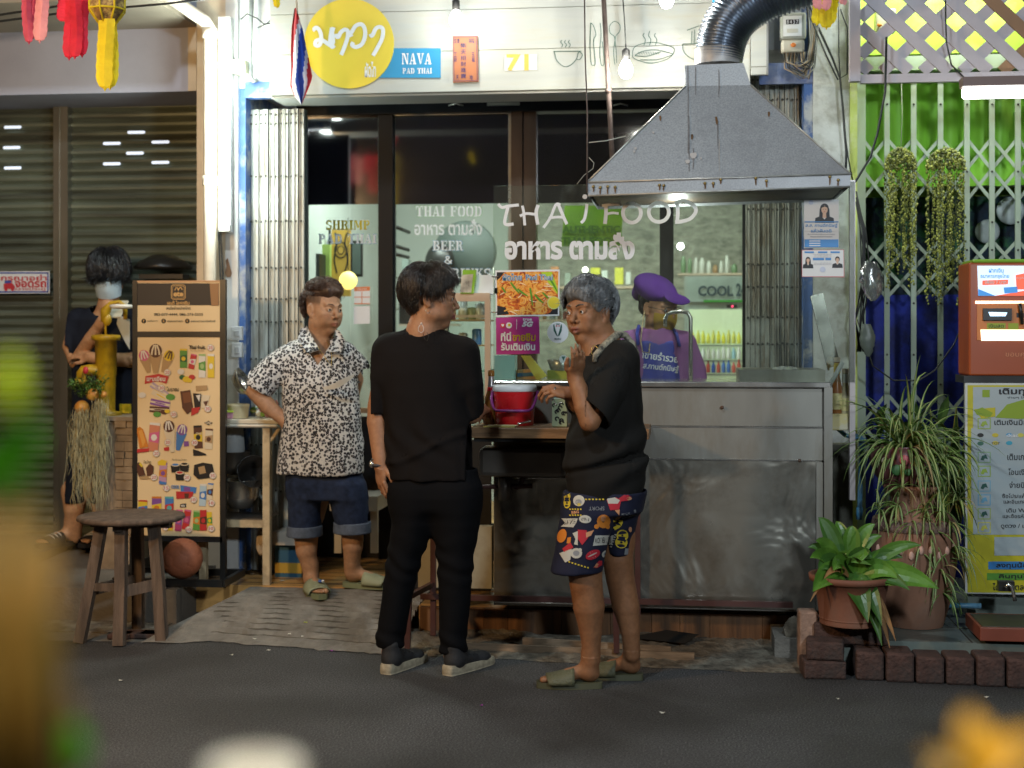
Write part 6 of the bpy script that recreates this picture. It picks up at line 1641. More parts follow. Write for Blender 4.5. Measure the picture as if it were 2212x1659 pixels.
for(x,yt,w,tilt_)in((2066,870,15,4),(2092,905,12,12),(2010,880,10,-6),(1965,860,12,-14),(1985,900,9,6),(2040,940,11,0)):
 pts=[(x-tilt_*2,1150),(x-tilt_,(yt+1150)/2),(x,yt)]
 for mm,k,dY in((M_sne,1.0,0),(M_sn,.72,-.004)):
  ww=w*k;a=[V(pts[0][0]-ww*.5,1150,6.7+dY),V(pts[1][0]-ww,pts[1][1],6.7+dY),V(pts[2][0],pts[2][1]+(1-k)*30,6.7+dY),V(pts[1][0]+ww,pts[1][1],6.72+dY),V(pts[0][0]+ww*.5,1150,6.72+dY)]
  mb.add(a,[(0,1,3,4),(1,2,3)],mm)
mb.build("leaves",SNK)
mb=MB();rr=random.Random(8)
for k in range(46):
 p=V(rr.uniform(1875,2060),rr.uniform(900,1010),6.72);leaf(mb,p,(rr.gauss(0,.5),-.3,rr.uniform(.3,1)),True,rr.uniform(.08,.2),rr.uniform(.02,.05),M_sn,.8,4)
mb.build("low_leaves",SNK)
c2=V(1838,1345,6.0);c2 .z=.205;s2=MPP(1838,6.0)
SP=thing("clay_pot",c2,"red clay pot with a broad leaved green plant on loose bricks","flower pot")
h2=V(1838,1240,6.0).z-c2 .z
mb=MB();mb.lathe([(66*s2,0),(67*s2,.006),(66*s2,.012),(72*s2,h2*.5),(80*s2,h2*.86),(88*s2,h2*.88),(90*s2,h2),(80*s2,h2),(74*s2,h2*.85),(.001,h2*.82)],c2,M_terra,40);mb.lathe([(66.5*s2,.02),(68.5*s2,.024),(67*s2,.028)],c2,M_terra,40);mb.build("pot_body",SP)
mb=MB();mb.lathe([(.001,0),(76*s2,-.004)],c2+Vector((0,0,h2*.86)),mat("potting_soil",(.05,.035,.025),.95,bump=1,bscale=80),24);mb.build("soil",SP)
M_br1=mat("broad_leaf",(.07,.17,.02),.32,var=.35,scale=5,dirt=(.16,.34,.05),dscale=9,damt=.5,coat=.15);M_br2=mat("broad_leaf_dark",(.045,.12,.02),.35,var=.3,scale=6,coat=.15);M_brd=mat("dead_leaf",(.24,.12,.04),.7,var=.4,scale=12)
BL=thing("broad_leaf_plant",c2+Vector((0,0,h2*.85)),"bright green broad leaved plant growing in the red clay pot","plant")
mb=MB();base=c2+Vector((-.01,-.02,h2*.84))
def bleaf(tx,ty,w,mm,Yt,dip=.0,base=base):
 tip=V(tx,ty,Yt);a=base+Vector((random.uniform(-.03,.03),random.uniform(-.02,.02),0));mid=a.lerp(tip,.5)+Vector((0,0,.10+.3*max(0,a.z-tip.z)+dip))
 n=10;vs=[]
 for i in range(n+1):
  u=i/n;p=a*(1-u)**2+mid*2*u*(1-u)+tip*u*u;t=((mid-a)*(1-u)+(tip-mid)*u).normalized()
  side=t.cross(Vector((0,-1,.35))).normalized();nn=side.cross(t)
  ww=w*.5*(math.sin(math.pi*min(1,max(.06,(u-.12)/.88))**.85)**.9 if u>.12 else.12)+.001
  vs+=[p-side*ww+nn*ww*.3,p-side*ww*.5+nn*ww*.08,p,p+side*ww*.5+nn*ww*.08,p+side*ww+nn*ww*.3]
 for i in range(n):
  for k in range(4):mb.add([vs[5*i+k],vs[5*i+k+1],vs[5*i+6+k],vs[5*i+5+k]],[(0,1,2,3)],mm,True)
for tx,ty,w,mm,Yt in((1768,1118,.07,M_br2,6.0),(1806,1126,.055,M_br1,6.05),(1842,1136,.07,M_br1,6.0),(1890,1132,.06,M_br1,6.0),(1905,1158,.05,M_br1,6.0),(1762,1168,.06,M_br1,5.92),(1750,1205,.07,M_br1,5.88),(1768,1232,.09,M_br2,5.88),(1756,1278,.10,M_br1,5.82),(1800,1232,.08,M_br1,5.85),(1862,1212,.10,M_br1,5.85),(1990,1178,.055,M_br1,5.95),(2028,1272,.10,M_br1,5.85),(1965,1275,.07,M_br2,5.85),(1875,1345,.10,M_br2,5.80),(1905,1352,.07,M_br2,5.80),(1940,1250,.08,M_br1,5.88),(1830,1200,.07,M_br1,5.9),(1950,1205,.06,M_br2,5.95),(1885,1205,.08,M_br2,5.9),(1905,1395,.06,M_br2,5.82),(1745,1182,.05,M_br2,5.95)):bleaf(tx,ty,w,mm,Yt)
for tx,ty,w in((1912,1318,.03),(1935,1385,.035),(1780,1250,.03),(1922,1400,.03),(1750,1300,.02)):bleaf(tx,ty,w,M_brd,5.84)
mb.build("leaves",BL)
KY=6.45
KS=thing("payment_kiosk",V(2200,812,KY),"orange payment kiosk with a lit screen at the right edge","kiosk")
M_or=mat("kiosk_orange",(.36,.07,.015),.4,var=.08,scale=3,dirt=(.3,.07,.02),dscale=4,damt=.4);M_or2=mat("kiosk_inner_orange",(.66,.20,.03),.4)
mb=MB();mb.pbox(2093,566,2400,812,KY,.25,M_or);mb.pbox(2101,559,2400,567,KY-.004,.26,mat("kiosk_lime",(.22,.45,.04),.4));mb.build("case",KS,bevel=.008)
mb=MB();mb.pquad([(2111,574),(2400,574),(2400,639),(2113,639)],KY-.006,emis("screen_pale",(.62,.74,.86),.75));Yk=KY-.008
SB=emis("screen_blue",(.05,.25,.62),.6);SR=emis("screen_red",(.75,.12,.06),.7)
mb.text("ฝากเงิน",2136,579,2168,589,Yk,SB,.02);mb.text("ธนาคารกรุงไทย",2118,591,2180,603,Yk,SB,.02);mb.pquad([(2122,606),(2178,604),(2177,614),(2122,616)],Yk,SR);mb.text("เพียง 7 บาท",2128,605.5,2174,613,Yk-.002,M_paper,.03)
mb.pquad([(2113,624),(2150,639),(2113,639)],Yk,SB);mb.pquad([(2150,639),(2212,628),(2400,628),(2400,639)],Yk-.001,SR);mb.pquad([(2168,621),(2198,619),(2198,632),(2170,634)],Yk-.002,SB);mb.pquad([(2194,594),(2215,590),(2215,625),(2196,625)],Yk-.002,SR);mb.text("บุญเติม",2196,598,2214,604,Yk-.003,M_paper)
mb.build("screen",KS)
mb=MB()
xk0,xk1=V(2110,0,KY).x,V(2400,0,KY).x;zt_,zb2=V(2150,650,KY).z,V(2150,735,KY).z
mb.box(xk0,xk1,KY-.0055,KY-.001,zb2,zt_,M_or2)
mb.pquad([(2107,650),(2400,650),(2400,654),(2107,656)],KY-.007,emis("kiosk_strip",(1,.75,.45),2.5));mb.pquad([(2118,712),(2400,712),(2400,736),(2120,736)],KY-.007,emis("kiosk_glow",(1,.93,.62),1.6))
mb.build("recess",KS)
mb=MB();mb.pbox(2124,666,2186,692,KY-.02,.014,M_blk);mb.pquad([(2135,674),(2176,675),(2172,683),(2139,683)],KY-.022,emis("slot_blue",(.5,.75,1),1.6));mb.build("card_slot",KS)
mb=MB()
for a in((2132,698,2172,710,(.35,.42,.02)),(2196,676,2212,686,(.02,.02,.02)),(2178,698,2200,712,(.35,.42,.02))):mb.pquad([(a[0],a[1]),(a[2],a[1]),(a[2],a[3]),(a[0],a[3])],KY-.008,flat("kiosk_sticker_%d"%int(a[4][0]*100),a[4],.5))
mb.text("เงินสด",2136,700,2168,708,KY-.010,M_sblk);mb.tube([V(2203,655,KY-.02),V(2205,672,KY-.02),V(2208,700,KY-.02)],.008,M_blk,8);mb.build("keypad",KS)
mb=MB();mb.text("ขอบคุณ",2172,762,2230,774,KY-.003,flat("kiosk_text",(.66,.26,.12),.5));mb.build("lettering",KS)
c=V(2170,712,KY-.05);
PO=thing("service_poster",V(2200,1285,KY),"yellow and white service list poster under the orange kiosk","poster")
Mpy=mat("poster_yellow",(.52,.47,.015),.45,var=.06,scale=2);Mpw=mat("poster_pale",(.40,.46,.48),.45,var=.04,scale=2)
mb=MB();mb.pbox(2085,828,2400,1285,KY,.02,mat("poster_edge",(.6,.62,.6),.4));Yp=KY-.002
def R(x0,y0,x1,y1,mm,k=0):mb.pquad([(x0,y0),(x1,y0),(x1,y1),(x0,y1)],Yp-k*.0012,mm)
R(2090,832,2400,1280,Mpy);R(2102,836,2400,1155,Mpw,1);R(2098,925,2400,1090,Mpw,1.3)
for y0,y1 in((1050,1090),(1095,1118),(1160,1200)):R(2148,y0,2400,y1,Mpw,1.6)
mb.text("เติมทุกอย่าง",2158,836,2290,856,Yp-.003,M_sblk,.03);mb.text("ง่ายๆ ใกล้คุณ",2176,848+8,2240,862,Yp-.0032,M_sblk)
mb.pquad([(2104,886),(2122,880),(2145,892),(2138,902),(2110,896)],Yp-.003,flat("leaf_print",(.25,.36,.02),.5));mb.pquad([(2150,902),(2175,874),(2215,862),(2400,862),(2400,895),(2200,905)],Yp-.003,flat("leaf_print",(.25,.36,.02),.5));mb.pquad([(2104,884),(2150,880),(2150,900),(2120,904)],Yp-.0028,Mpy)
for t_,x0,y0,x1,y1 in(("เติมเงินมือถือ",2148,906,2240,918),("เติมเกม",2176,980,2222,994),("โอนเงิน",2178,1012,2222,1026),("จ่ายบิล",2180,1040,2222,1054),("ซื้อโปร/แพ็กเกจ",2165,1066,2240,1076),("และอินเทอร์เน็ต",2168,1078,2240,1088),("เติม Wallet",2174,1098,2240,1107),("และซื้อรหัสบัตร",2166,1110,2240,1119),("ดูดวง / เลขเด็ด",2162,1130,2250,1143)):mb.text(t_,x0,y0,x1,y1,Yp-.003,M_sblk,.015)
R(2135,1213,2400,1230,flat("poster_band_blue",(.03,.2,.5),.5),2);R(2132,1238,2400,1253,flat("poster_band_green",(.10,.3,.03),.5),2)
mb.text("ลงทุนน้อย",2152,1214,2230,1229,Yp-.005,M_sblk,.02);mb.text("คืนทุนไว",2158,1239,2226,1252,Yp-.005,M_sblk,.02);mb.text("ได้กำไรตลอด",2144,1259,2232,1275,Yp-.003,M_sblk,.015)
ic=[(.30,.42,.06),(.25,.4,.2),(.3,.42,.05),(.2,.42,.55),(.15,.4,.6),(.35,.45,.1),(.62,.60,.1)]
for k,y in enumerate((915,988,1018,1050,1080,1110,1140)):
 cc=ic[k];mm=flat("icon_%d"%k,cc,.5);R(2112,y-12,2140,y+12,mm,2);R(2114,y-10,2138,y+10,Mpw,2.4)
 mb.pquad([(2118,y+5),(2122,y-4),(2130,y-6),(2134,y+4),(2128,y+2),(2124,y+7)],Yp-.0042,M_tux if k%2 else mm)
for x,y,c_ in((2118,940,(.02,.02,.02)),(2150,940,(.6,.5,.05)),(2180,940,(.05,.3,.55)),(2205,940,(.6,.55,.1)),(2118,958,(.05,.15,.1)),(2150,957,(.6,.5,.1)),(2180,957,(.05,.35,.5))):mb.disc(x,y,7,Yp-.003,flat("logo_%d%d"%(x,y),c_,.5),14,ry=4.5)
mb.text("dtac",2174,937,2200,944,Yp-.004,M_paper,.02);mb.text("TOT",2142,955,2160,960,Yp-.004,M_sblk)
R(2122,842,2138,858,flat("leaf_print",(.25,.36,.02),.5),2)
mb.build("printed_sheet",PO)
mb=MB();mb.pbox(2082,812,2400,828,KY+.01,.2,M_blk);top(mb,"kiosk_stand","dark stand between the orange kiosk and its poster","stand")
mb=MB();mb.pbox(2090,1286,2400,1330,KY+.05,.02,M_tile);top(mb,"plinth","low tiled plinth under the yellow service poster","plinth")
c=V(2110,1300,6.0)
mb=MB();x0=V(2114,0,6.02).x
mb.box(x0,x0+.6,5.99,6.3,.145,.20,mat("brick_red_tray",(.22,.055,.03),.5,var=.15));mb.box(x0+.012,x0+.588,6.01,6.28,.19,.2015,M_blk);mb.box(x0+.03,x0+.5,6.03,6.26,.129,.145,M_dark)
top(mb,"red_tray","brick red tray with a black mat on the tiled step","tray",bevel=.003)
TP=thing("outdoor_tap",V(2175,1300,6.2),"small dark tap standing over the red tray","tap")
mb=MB();mb.pbox(2157,1256,2192,1278,6.2,.03,M_blk);mb.build("mount",TP)
mb=MB();mb.tube([V(x,y,6.17)for x,y in((2172,1270),(2178,1262),(2186,1268),(2190,1284),(2193,1298))],.008,M_ssr,8);mb.build("spout",TP)
def lantern(px,py0,py1,w,Y,mm,mm2,label,tails,box=None,name="paper_lantern"):
 t=thing(name,V(px,py0,Y),label,"lantern")
 rr=random.Random(int(px));mb=MB()
 for(x,ya,yb,ww,dy)in tails:
  n=14;vs=[];tw=rr.uniform(-.3,.3)
  for i in range(n+1):
   u=i/n;y=ya+(yb-ya)*u;wv=ww*(1 if u<.85 else 1-(u-.85)/.15*.8);sx=3*math.sin(u*4+x)
   j=1.6*(i%2)
   vs+=[V(x+sx-wv/2-j,y-(0 if i<n else 6),Y+dy+.006*math.sin(u*6)),V(x+sx,y,Y+dy-.012),V(x+sx+wv/2+j,y-(0 if i<n else 6),Y+dy+.006*math.sin(u*5))]
  mb.add(vs,[(3*i+k,3*i+1+k,3*i+4+k,3*i+3+k)for i in range(n)for k in(0,1)],mm if x<=px else mm2,False)
 mb.build("paper_tail",t)
 if box:
  x0,y0,x1,y1,mb_,mtrim=box;m_=MB();s_=MPP(px,Y);c=V((x0+x1)/2,y1,Y);r_=(x1-x0)/2*s_;h=(y1-y0)*s_
  m_.lathe([(r_*.45,0),(r_,h*.42),(r_,h*.95),(r_*.5,h*1.4)],c,mb_,8,smooth=False)
  m_.build("lantern_body",t);m_=MB()
  for k in range(8):
   a=2*math.pi*k/8;e=lambda rr2,z:c+Vector((rr2*math.cos(a),rr2*math.sin(a),z))
   m_.tube([e(r_*.45,0),e(r_*1.01,h*.42),e(r_*1.01,h*.95),e(r_*.5,h*1.4)],.004,mtrim,5)
  for rr2,z in((r_*.46,0),(r_*1.01,h*.42),(r_*1.01,h*.95)):m_.tube([c+Vector((rr2*math.cos(2*math.pi*k/8),rr2*math.sin(2*math.pi*k/8),z))for k in range(9)],.004,mtrim,5)
  m_.build("lantern_ribs",t)
 m_=MB();m_.tube([V(px,py0+4,Y),V(px,py0-140,Y)],.002,M_cab,4);m_.build("string",t)
 return t
Mred=mat("red_tissue",(.62,.02,.05),.75,var=.15,scale=20,transl=.4);Mpk=mat("pink_tissue",(.72,.30,.32),.75,var=.12,scale=20,transl=.4);Mpk2=mat("rose_tissue",(.55,.08,.14),.75,var=.15,scale=20,transl=.4);Myt=mat("yellow_tissue",(.78,.62,.02),.75,var=.1,scale=20,transl=.4)
Mlb=mat("brown_patterned_paper",(.16,.09,.03),.7,var=.6,scale=60,dirt=(.6,.45,.12),dscale=45,damt=.6)
LY=5.2
lantern(72,-30,100,50,LY,Mpk2,Mpk,"pink and rose paper streamers at the top left corner",[(60,-30,98,20,0),(70,-30,92,16,.02),(89,-30,95,28,-.03),(96,-30,88,18,.03)])
lantern(160,-30,140,60,LY,Mred,Mred,"bright red paper streamers between the pink and yellow ones",[(146,-30,52,40,.02),(152,-10,132,26,0),(163,0,130,24,-.02),(178,-30,126,28,.02)])
lantern(230,-30,200,60,LY,Myt,Myt,"yellow lantern with brown patterned sides and one long tail",[(228,40,198,34,-.03),(238,40,196,30,.02)],(192,-20,271,52,Mlb,Myt))
lantern(1780,-40,62,50,5.6,Myt,Myt,"yellow and pink paper flower lantern above the meter",[(1766,-30,56,22,0),(1782,-30,66,26,-.02),(1798,-30,54,22,0)])
lantern(1783,-40,22,40,5.5,Mpk,Mpk,"pink petals overlapping the yellow paper flower lantern",[(1768,-30,22,18,0),(1784,-30,24,18,0),(1824,-30,12,16,0)])
lantern(595,-40,20,16,5.3,Myt,Myt,"tip of a yellow paper streamer above the conduit",[(595,-30,18,13,0)])
def iquad(m_,x0,y0,x1,y1,Y,mm,th=.02):m_.pbox(x0,y0,x1,y1,Y,th,mm)
mb=MB();IY=8.5
iquad(mb,716,495,757,640,IY,mat("ochre_banner",(.50,.30,.05),.6));IY2=IY-.002
mb.stroke([(736+13*math.cos(a),540+17*math.sin(a))for a in[k*.45 for k in range(15)]],2.5,IY2,M_sblk);mb.stroke([(736+7*math.cos(a),540+9*math.sin(a))for a in[k*.45 for k in range(15)]],2,IY2,M_sblk);mb.stroke([(724,502),(728,525),(722,560),(728,590)],3,IY2,M_sblk);mb.stroke([(750,502),(745,525),(751,560),(744,590)],3,IY2,M_sblk);mb.stroke([(712,492),(712,640)],5,IY2,M_sblk)
top(mb,"wall_banner","ochre banner with a dark round emblem inside the left window","banner")
mb=MB();iquad(mb,686,528,712,640,8.45,mat("green_box",(.30,.42,.10),.5),.2);top(mb,"green_box","tall lime green box standing inside the left window","box")
mb=MB();iquad(mb,671,548,690,640,8.3,M_blk,.15);top(mb,"black_box","black box in front of the lime green one inside","box")
mb=MB();iquad(mb,758,520,782,598,8.5,M_blk,.03);iquad(mb,761,526,779,592,8.497,mat("picture_grey",(.10,.13,.12),.3),.002);top(mb,"wall_picture","small dark framed picture beside the ochre banner","picture")
mb=MB();iquad(mb,652,640,700,882,8.0,M_blk,.3);top(mb,"floor_speaker","dark cabinet at the bottom left inside the window","cabinet")
mb=MB();c=V(752,606,8.0);mb.ball(c,20*MPP(752,8.0),emis("lantern_yellow",(1,.78,.22),1.35));mb.tube([c,V(752,470,8.0)],.002,M_cab,4);top(mb,"round_lantern","round glowing yellow paper lantern inside the left window","lantern")
mb=MB();YN=WY-.004
mb.pquad([(765,620),(799,619),(799,657),(765,658)],YN,M_paper,.002);mb.pquad([(765,620),(799,619),(799,628),(765,629)],YN-.001,flat("notice_orange",(.7,.2,.06),.5))
for a in((765,641,799,642.5),(765,655,799,657),(781,630,782.5,655)):mb.pquad([(a[0],a[1]),(a[2],a[1]),(a[2],a[3]),(a[0],a[3])],YN-.0015,flat("notice_orange",(.7,.2,.06),.5))
mb.text("ประกาศ",772,621.5,792,626.5,YN-.002,M_paper)
top(mb,"window_notice","orange and white ruled notice stuck on the left window","notice")
mb=MB();mb.pquad([(764,662),(799,661),(799,699),(764,700)],YN,M_paper,.002);top(mb,"blank_paper","blank white paper under the orange notice","paper")
mb=MB()
for a,b,Y in(((850,488),(884,502),8.6),((850,530),(882,540),8.6),((850,548),(882,556),8.6),((652,445),(690,462),8.6)):mb.tube([V(*a,Y),V(*b,Y+.3)],.012,M_blk,6)
mb.build("x")if False else None
top(mb,"wall_rail","dark rails along the inside wall behind the glass door","rail")
FN=thing("wall_fan",V(960,560,9.3),"dark wall fan behind the lettering on the glass door","fan")
mb=MB();c=V(1005,545,9.3);mb.lathe([(.001,-.02),(.2,-.015),(.21,0),(.2,.02),(.001,.03)],c,mat("fan_dark_grey",(.07,.09,.08),.6),28,M=rotm('X',90));mb.build("fan_cage",FN)
mb=MB();mb.ball(V(950,568,9.2),(.10,.08,.13),M_blk);mb.build("motor",FN)
mb=MB()
for k,(x,y,w,h)in enumerate(((862,640,30,60),(900,620,24,40),(856,720,22,80),(895,735,40,30),(868,560,14,46))):iquad(mb,x,y,x+w,y+h,9.0+k*.05,[M_blk,mat("fan_grey",(.25,.3,.27),.5),flat("blue_box",(.03,.12,.22),.5)][k%3],.1)
for k in range(9):mb.tube([V(850+k*16,636,9.3),V(850+k*16,600+(k%3)*10,9.3)],.006,M_blk,5)
mb.tube([V(840,600,9.3),V(1000,598,9.3)],.008,M_ssr,6);mb.tube([V(840,668,9.25),V(950,668,9.25)],.008,M_ssr,6)
top(mb,"utensil_rack","hanging rack of dark utensils behind the glass door","rack")
FRG=thing("drinks_fridge",V(1555,1000,8.8),"drinks fridge lettered COOL with yellow bottles inside","fridge")
mb=MB();iquad(mb,1478,596,1625,1000,8.8,mat("fridge_body",(.34,.38,.36),.4),.5);mb.build("body",FRG)
mb=MB();iquad(mb,1484,602,1620,652,8.79,mat("fridge_header",(.33,.40,.38),.4),.008);mb.text("COOL",1508,617,1584,640,8.785,flat("cool_dark",(.04,.07,.09),.5),.035);mb.text("24",1590,612,1612,640,8.785,flat("cool_dark",(.04,.07,.09),.5),.03);iquad(mb,1520,648,1612,653,8.784,flat("green_strip",(.05,.3,.04),.5),.003);mb.build("header",FRG)
mb=MB();iquad(mb,1570,658,1592,665,8.784,M_blk,.003);mb.disc(1582,661.5,2.2,8.781,emis("red_led",(1,.05,.15),3));mb.build("display",FRG)
mb=MB();iquad(mb,1488,668,1612,820,8.785,emis("fridge_glow",(.62,.72,.50),.35),.004);mb.build("lit_interior",FRG)
mb=MB();rr=random.Random(5)
for row,(y,cols_)in enumerate(((742,((.70,.66,.05),(.62,.60,.12),(.75,.72,.10))),(775,((.75,.75,.72),(.3,.5,.6),(.7,.68,.6))),(805,((.04,.10,.40),(.5,.08,.06),(.06,.15,.45))))):
 for k in range(11):
  c_=cols_[rr.randrange(3)];m_=flat("drink_%d_%d"%(row,int(c_[0]*100)),c_,.3);x=1492+k*11;h=rr.uniform(22,30)
  cc=V(x+5,y,8.76);s_=MPP(x,8.76);mb.lathe([(4.3*s_,0),(4.4*s_,h*.6*s_),(1.8*s_,h*.85*s_),(1.8*s_,h*s_)],cc,m_,8)
mb.build("drinks",FRG)
mb=MB()
for y in(745,778,808):iquad(mb,1488,y,1612,y+3,8.77,mat("fridge_shelf",(.55,.6,.6),.3),.01)
mb.build("shelf",FRG)
mb=MB()
mb.pquad([(1220,444),(1346,444),(1342,532),(1212,532)],8.35,mat("lime_signboard",(.22,.42,.03),.5),.01)
mb.text("AUTHENTIC",1208+6,487,1340,504,8.345,flat("sign_dark_green",(.10,.22,.03),.5),.05);mb.text("THAI FOOD",1212,512,1340,530,8.345,flat("sign_dark_green",(.10,.22,.03),.5),.05)
top(mb,"lime_sign","lime green sign board inside behind the screen lettering","sign")
mb=MB()
for x,y,w,h,c_ in((1276,578,20,38,(.62,.60,.08)),(1340-12,578,18,36,(.60,.58,.08)),(1300,584,12,30,(.6,.65,.6)),(1352,588,10,26,(.6,.64,.6)),(1190,576,16,40,(.5,.22,.10)),(1220,590,12,26,(.3,.35,.3))):iquad(mb,x,y,x+w,y+h,9.5,flat("shelf_item_%d"%x,c_,.5),.08)
iquad(mb,1170,618,1400,623,9.45,M_alu,.3)
top(mb,"wall_shelf","wall shelf with yellow and white packs behind the grey haired woman","shelf")
mb=MB();c=V(1264,583,8.4);mb.ball(c,.018,emis("small_lamp",(1,.95,.85),6));top(mb,"small_lamp","small bright lamp inside behind the noodle photo","lamp")
mb=MB();SY=6.75
mb.pquad([(1068,768),(1112,768),(1112,822),(1068,822)],SY,mat("aqua_tub",(.20,.46,.50),.3),.1);top(mb,"aqua_bucket","aqua plastic tub behind the glass below the magenta notice","tub")
mb=MB();mb.pquad([(1115,800),(1158,796),(1160,822),(1115,822)],SY+.05,mat("brown_box_card",(.42,.26,.10),.6),.1);mb.pquad([(1117,806),(1158,804),(1158,812),(1117,814)],SY+.045,flat("blue_box",(.03,.12,.22),.5));top(mb,"cardboard_box","brown carton behind the glass beside the aqua tub","box")
mb=MB();mb.pquad([(1125,768),(1145,768),(1182,812),(1160,822)],SY-.02,mat("lime_plastic",(.55,.65,.15),.3),.01);top(mb,"lime_packet","slanting lime green packet behind the glass","packet")
mb=MB();mb.pquad([(1182,800),(1240,798),(1240,822),(1182,822)],SY+.08,mat("yellow_green_tray",(.42,.46,.06),.4),.1);mb.lathe([(.05,0),(.07,.05),(.06,.055),(.001,.05)],V(1212,800,SY+.12),mat("steel_bowl_dim",(.25,.28,.26),.3,metal=.5),20);top(mb,"yellow_tray","yellow green tray with a bowl behind the glass","tray")
point_light("stall_fill_light",(V(1465,0,6.6).x,6.62,1.95),5.5,(.95,1,.93),.02)  # added light without a visible source; brightens the cook and the lettering
rr=random.Random(19);JC=[flat("shelf_jar_%d"%k,c_,.4)for k,c_ in enumerate(((.5,.5,.45),(.28,.16,.07),(.45,.32,.05),(.12,.2,.1),(.3,.33,.33),(.35,.08,.05)))]
for row,(x0,x1,y,Yj)in enumerate(((868,985,700,9.9),(1170,1290,690,9.9),(1470,1600,590,9.6),(1300,1420,780,9.7))):
 mb=MB();iquad(mb,x0-6,y,x1+6,y+4,Yj-.06,M_alu,.14);top(mb,"back_shelf",["back shelf of jars behind the glass door","back shelf of jars behind the round stickers","back shelf of jars above the drinks fridge","back shelf of jars beside the cook"][row],"shelf")
 x=x0
 while x<x1-8:
  w=rr.uniform(8,15);h=rr.uniform(16,38);s_=MPP(x,Yj);c=V(x+w/2,y,Yj);r_=w*.45*s_;mb=MB();mb.lathe([(r_*.9,.001),(r_,.006),(r_,h*s_*.75),(r_*.6,h*s_*.85),(r_*.6,h*s_),(.001,h*s_+.001)],c,JC[rr.randrange(6)],10)
  top(mb,"storage_jar","plain jar standing in a row on a dim back shelf inside","jar","jars on the back shelves");x+=w+rr.uniform(1,5)
def _noise3(P,seed=0):
 """smooth value noise, P (...,3) -> [-1,1]"""
 rs=np.random.RandomState(seed);T=rs.rand(24,24,24).astype(np.float32)*2-1
 i=np.floor(P).astype(np.int32);f=(P-i).astype(np.float32);f=f*f*(3-2*f);i%=24;j=(i+1)%24
 r=0
 for a in(0,1):
  xa=j[...,0]if a else i[...,0];wa=f[...,0]if a else 1-f[...,0]
  for b in(0,1):
   yb=j[...,1]if b else i[...,1];wb=f[...,1]if b else 1-f[...,1]
   for c in(0,1):
    zc_=j[...,2]if c else i[...,2];wc=f[...,2]if c else 1-f[...,2]
    r=r+T[xa,yb,zc_]*wa*wb*wc
 return r
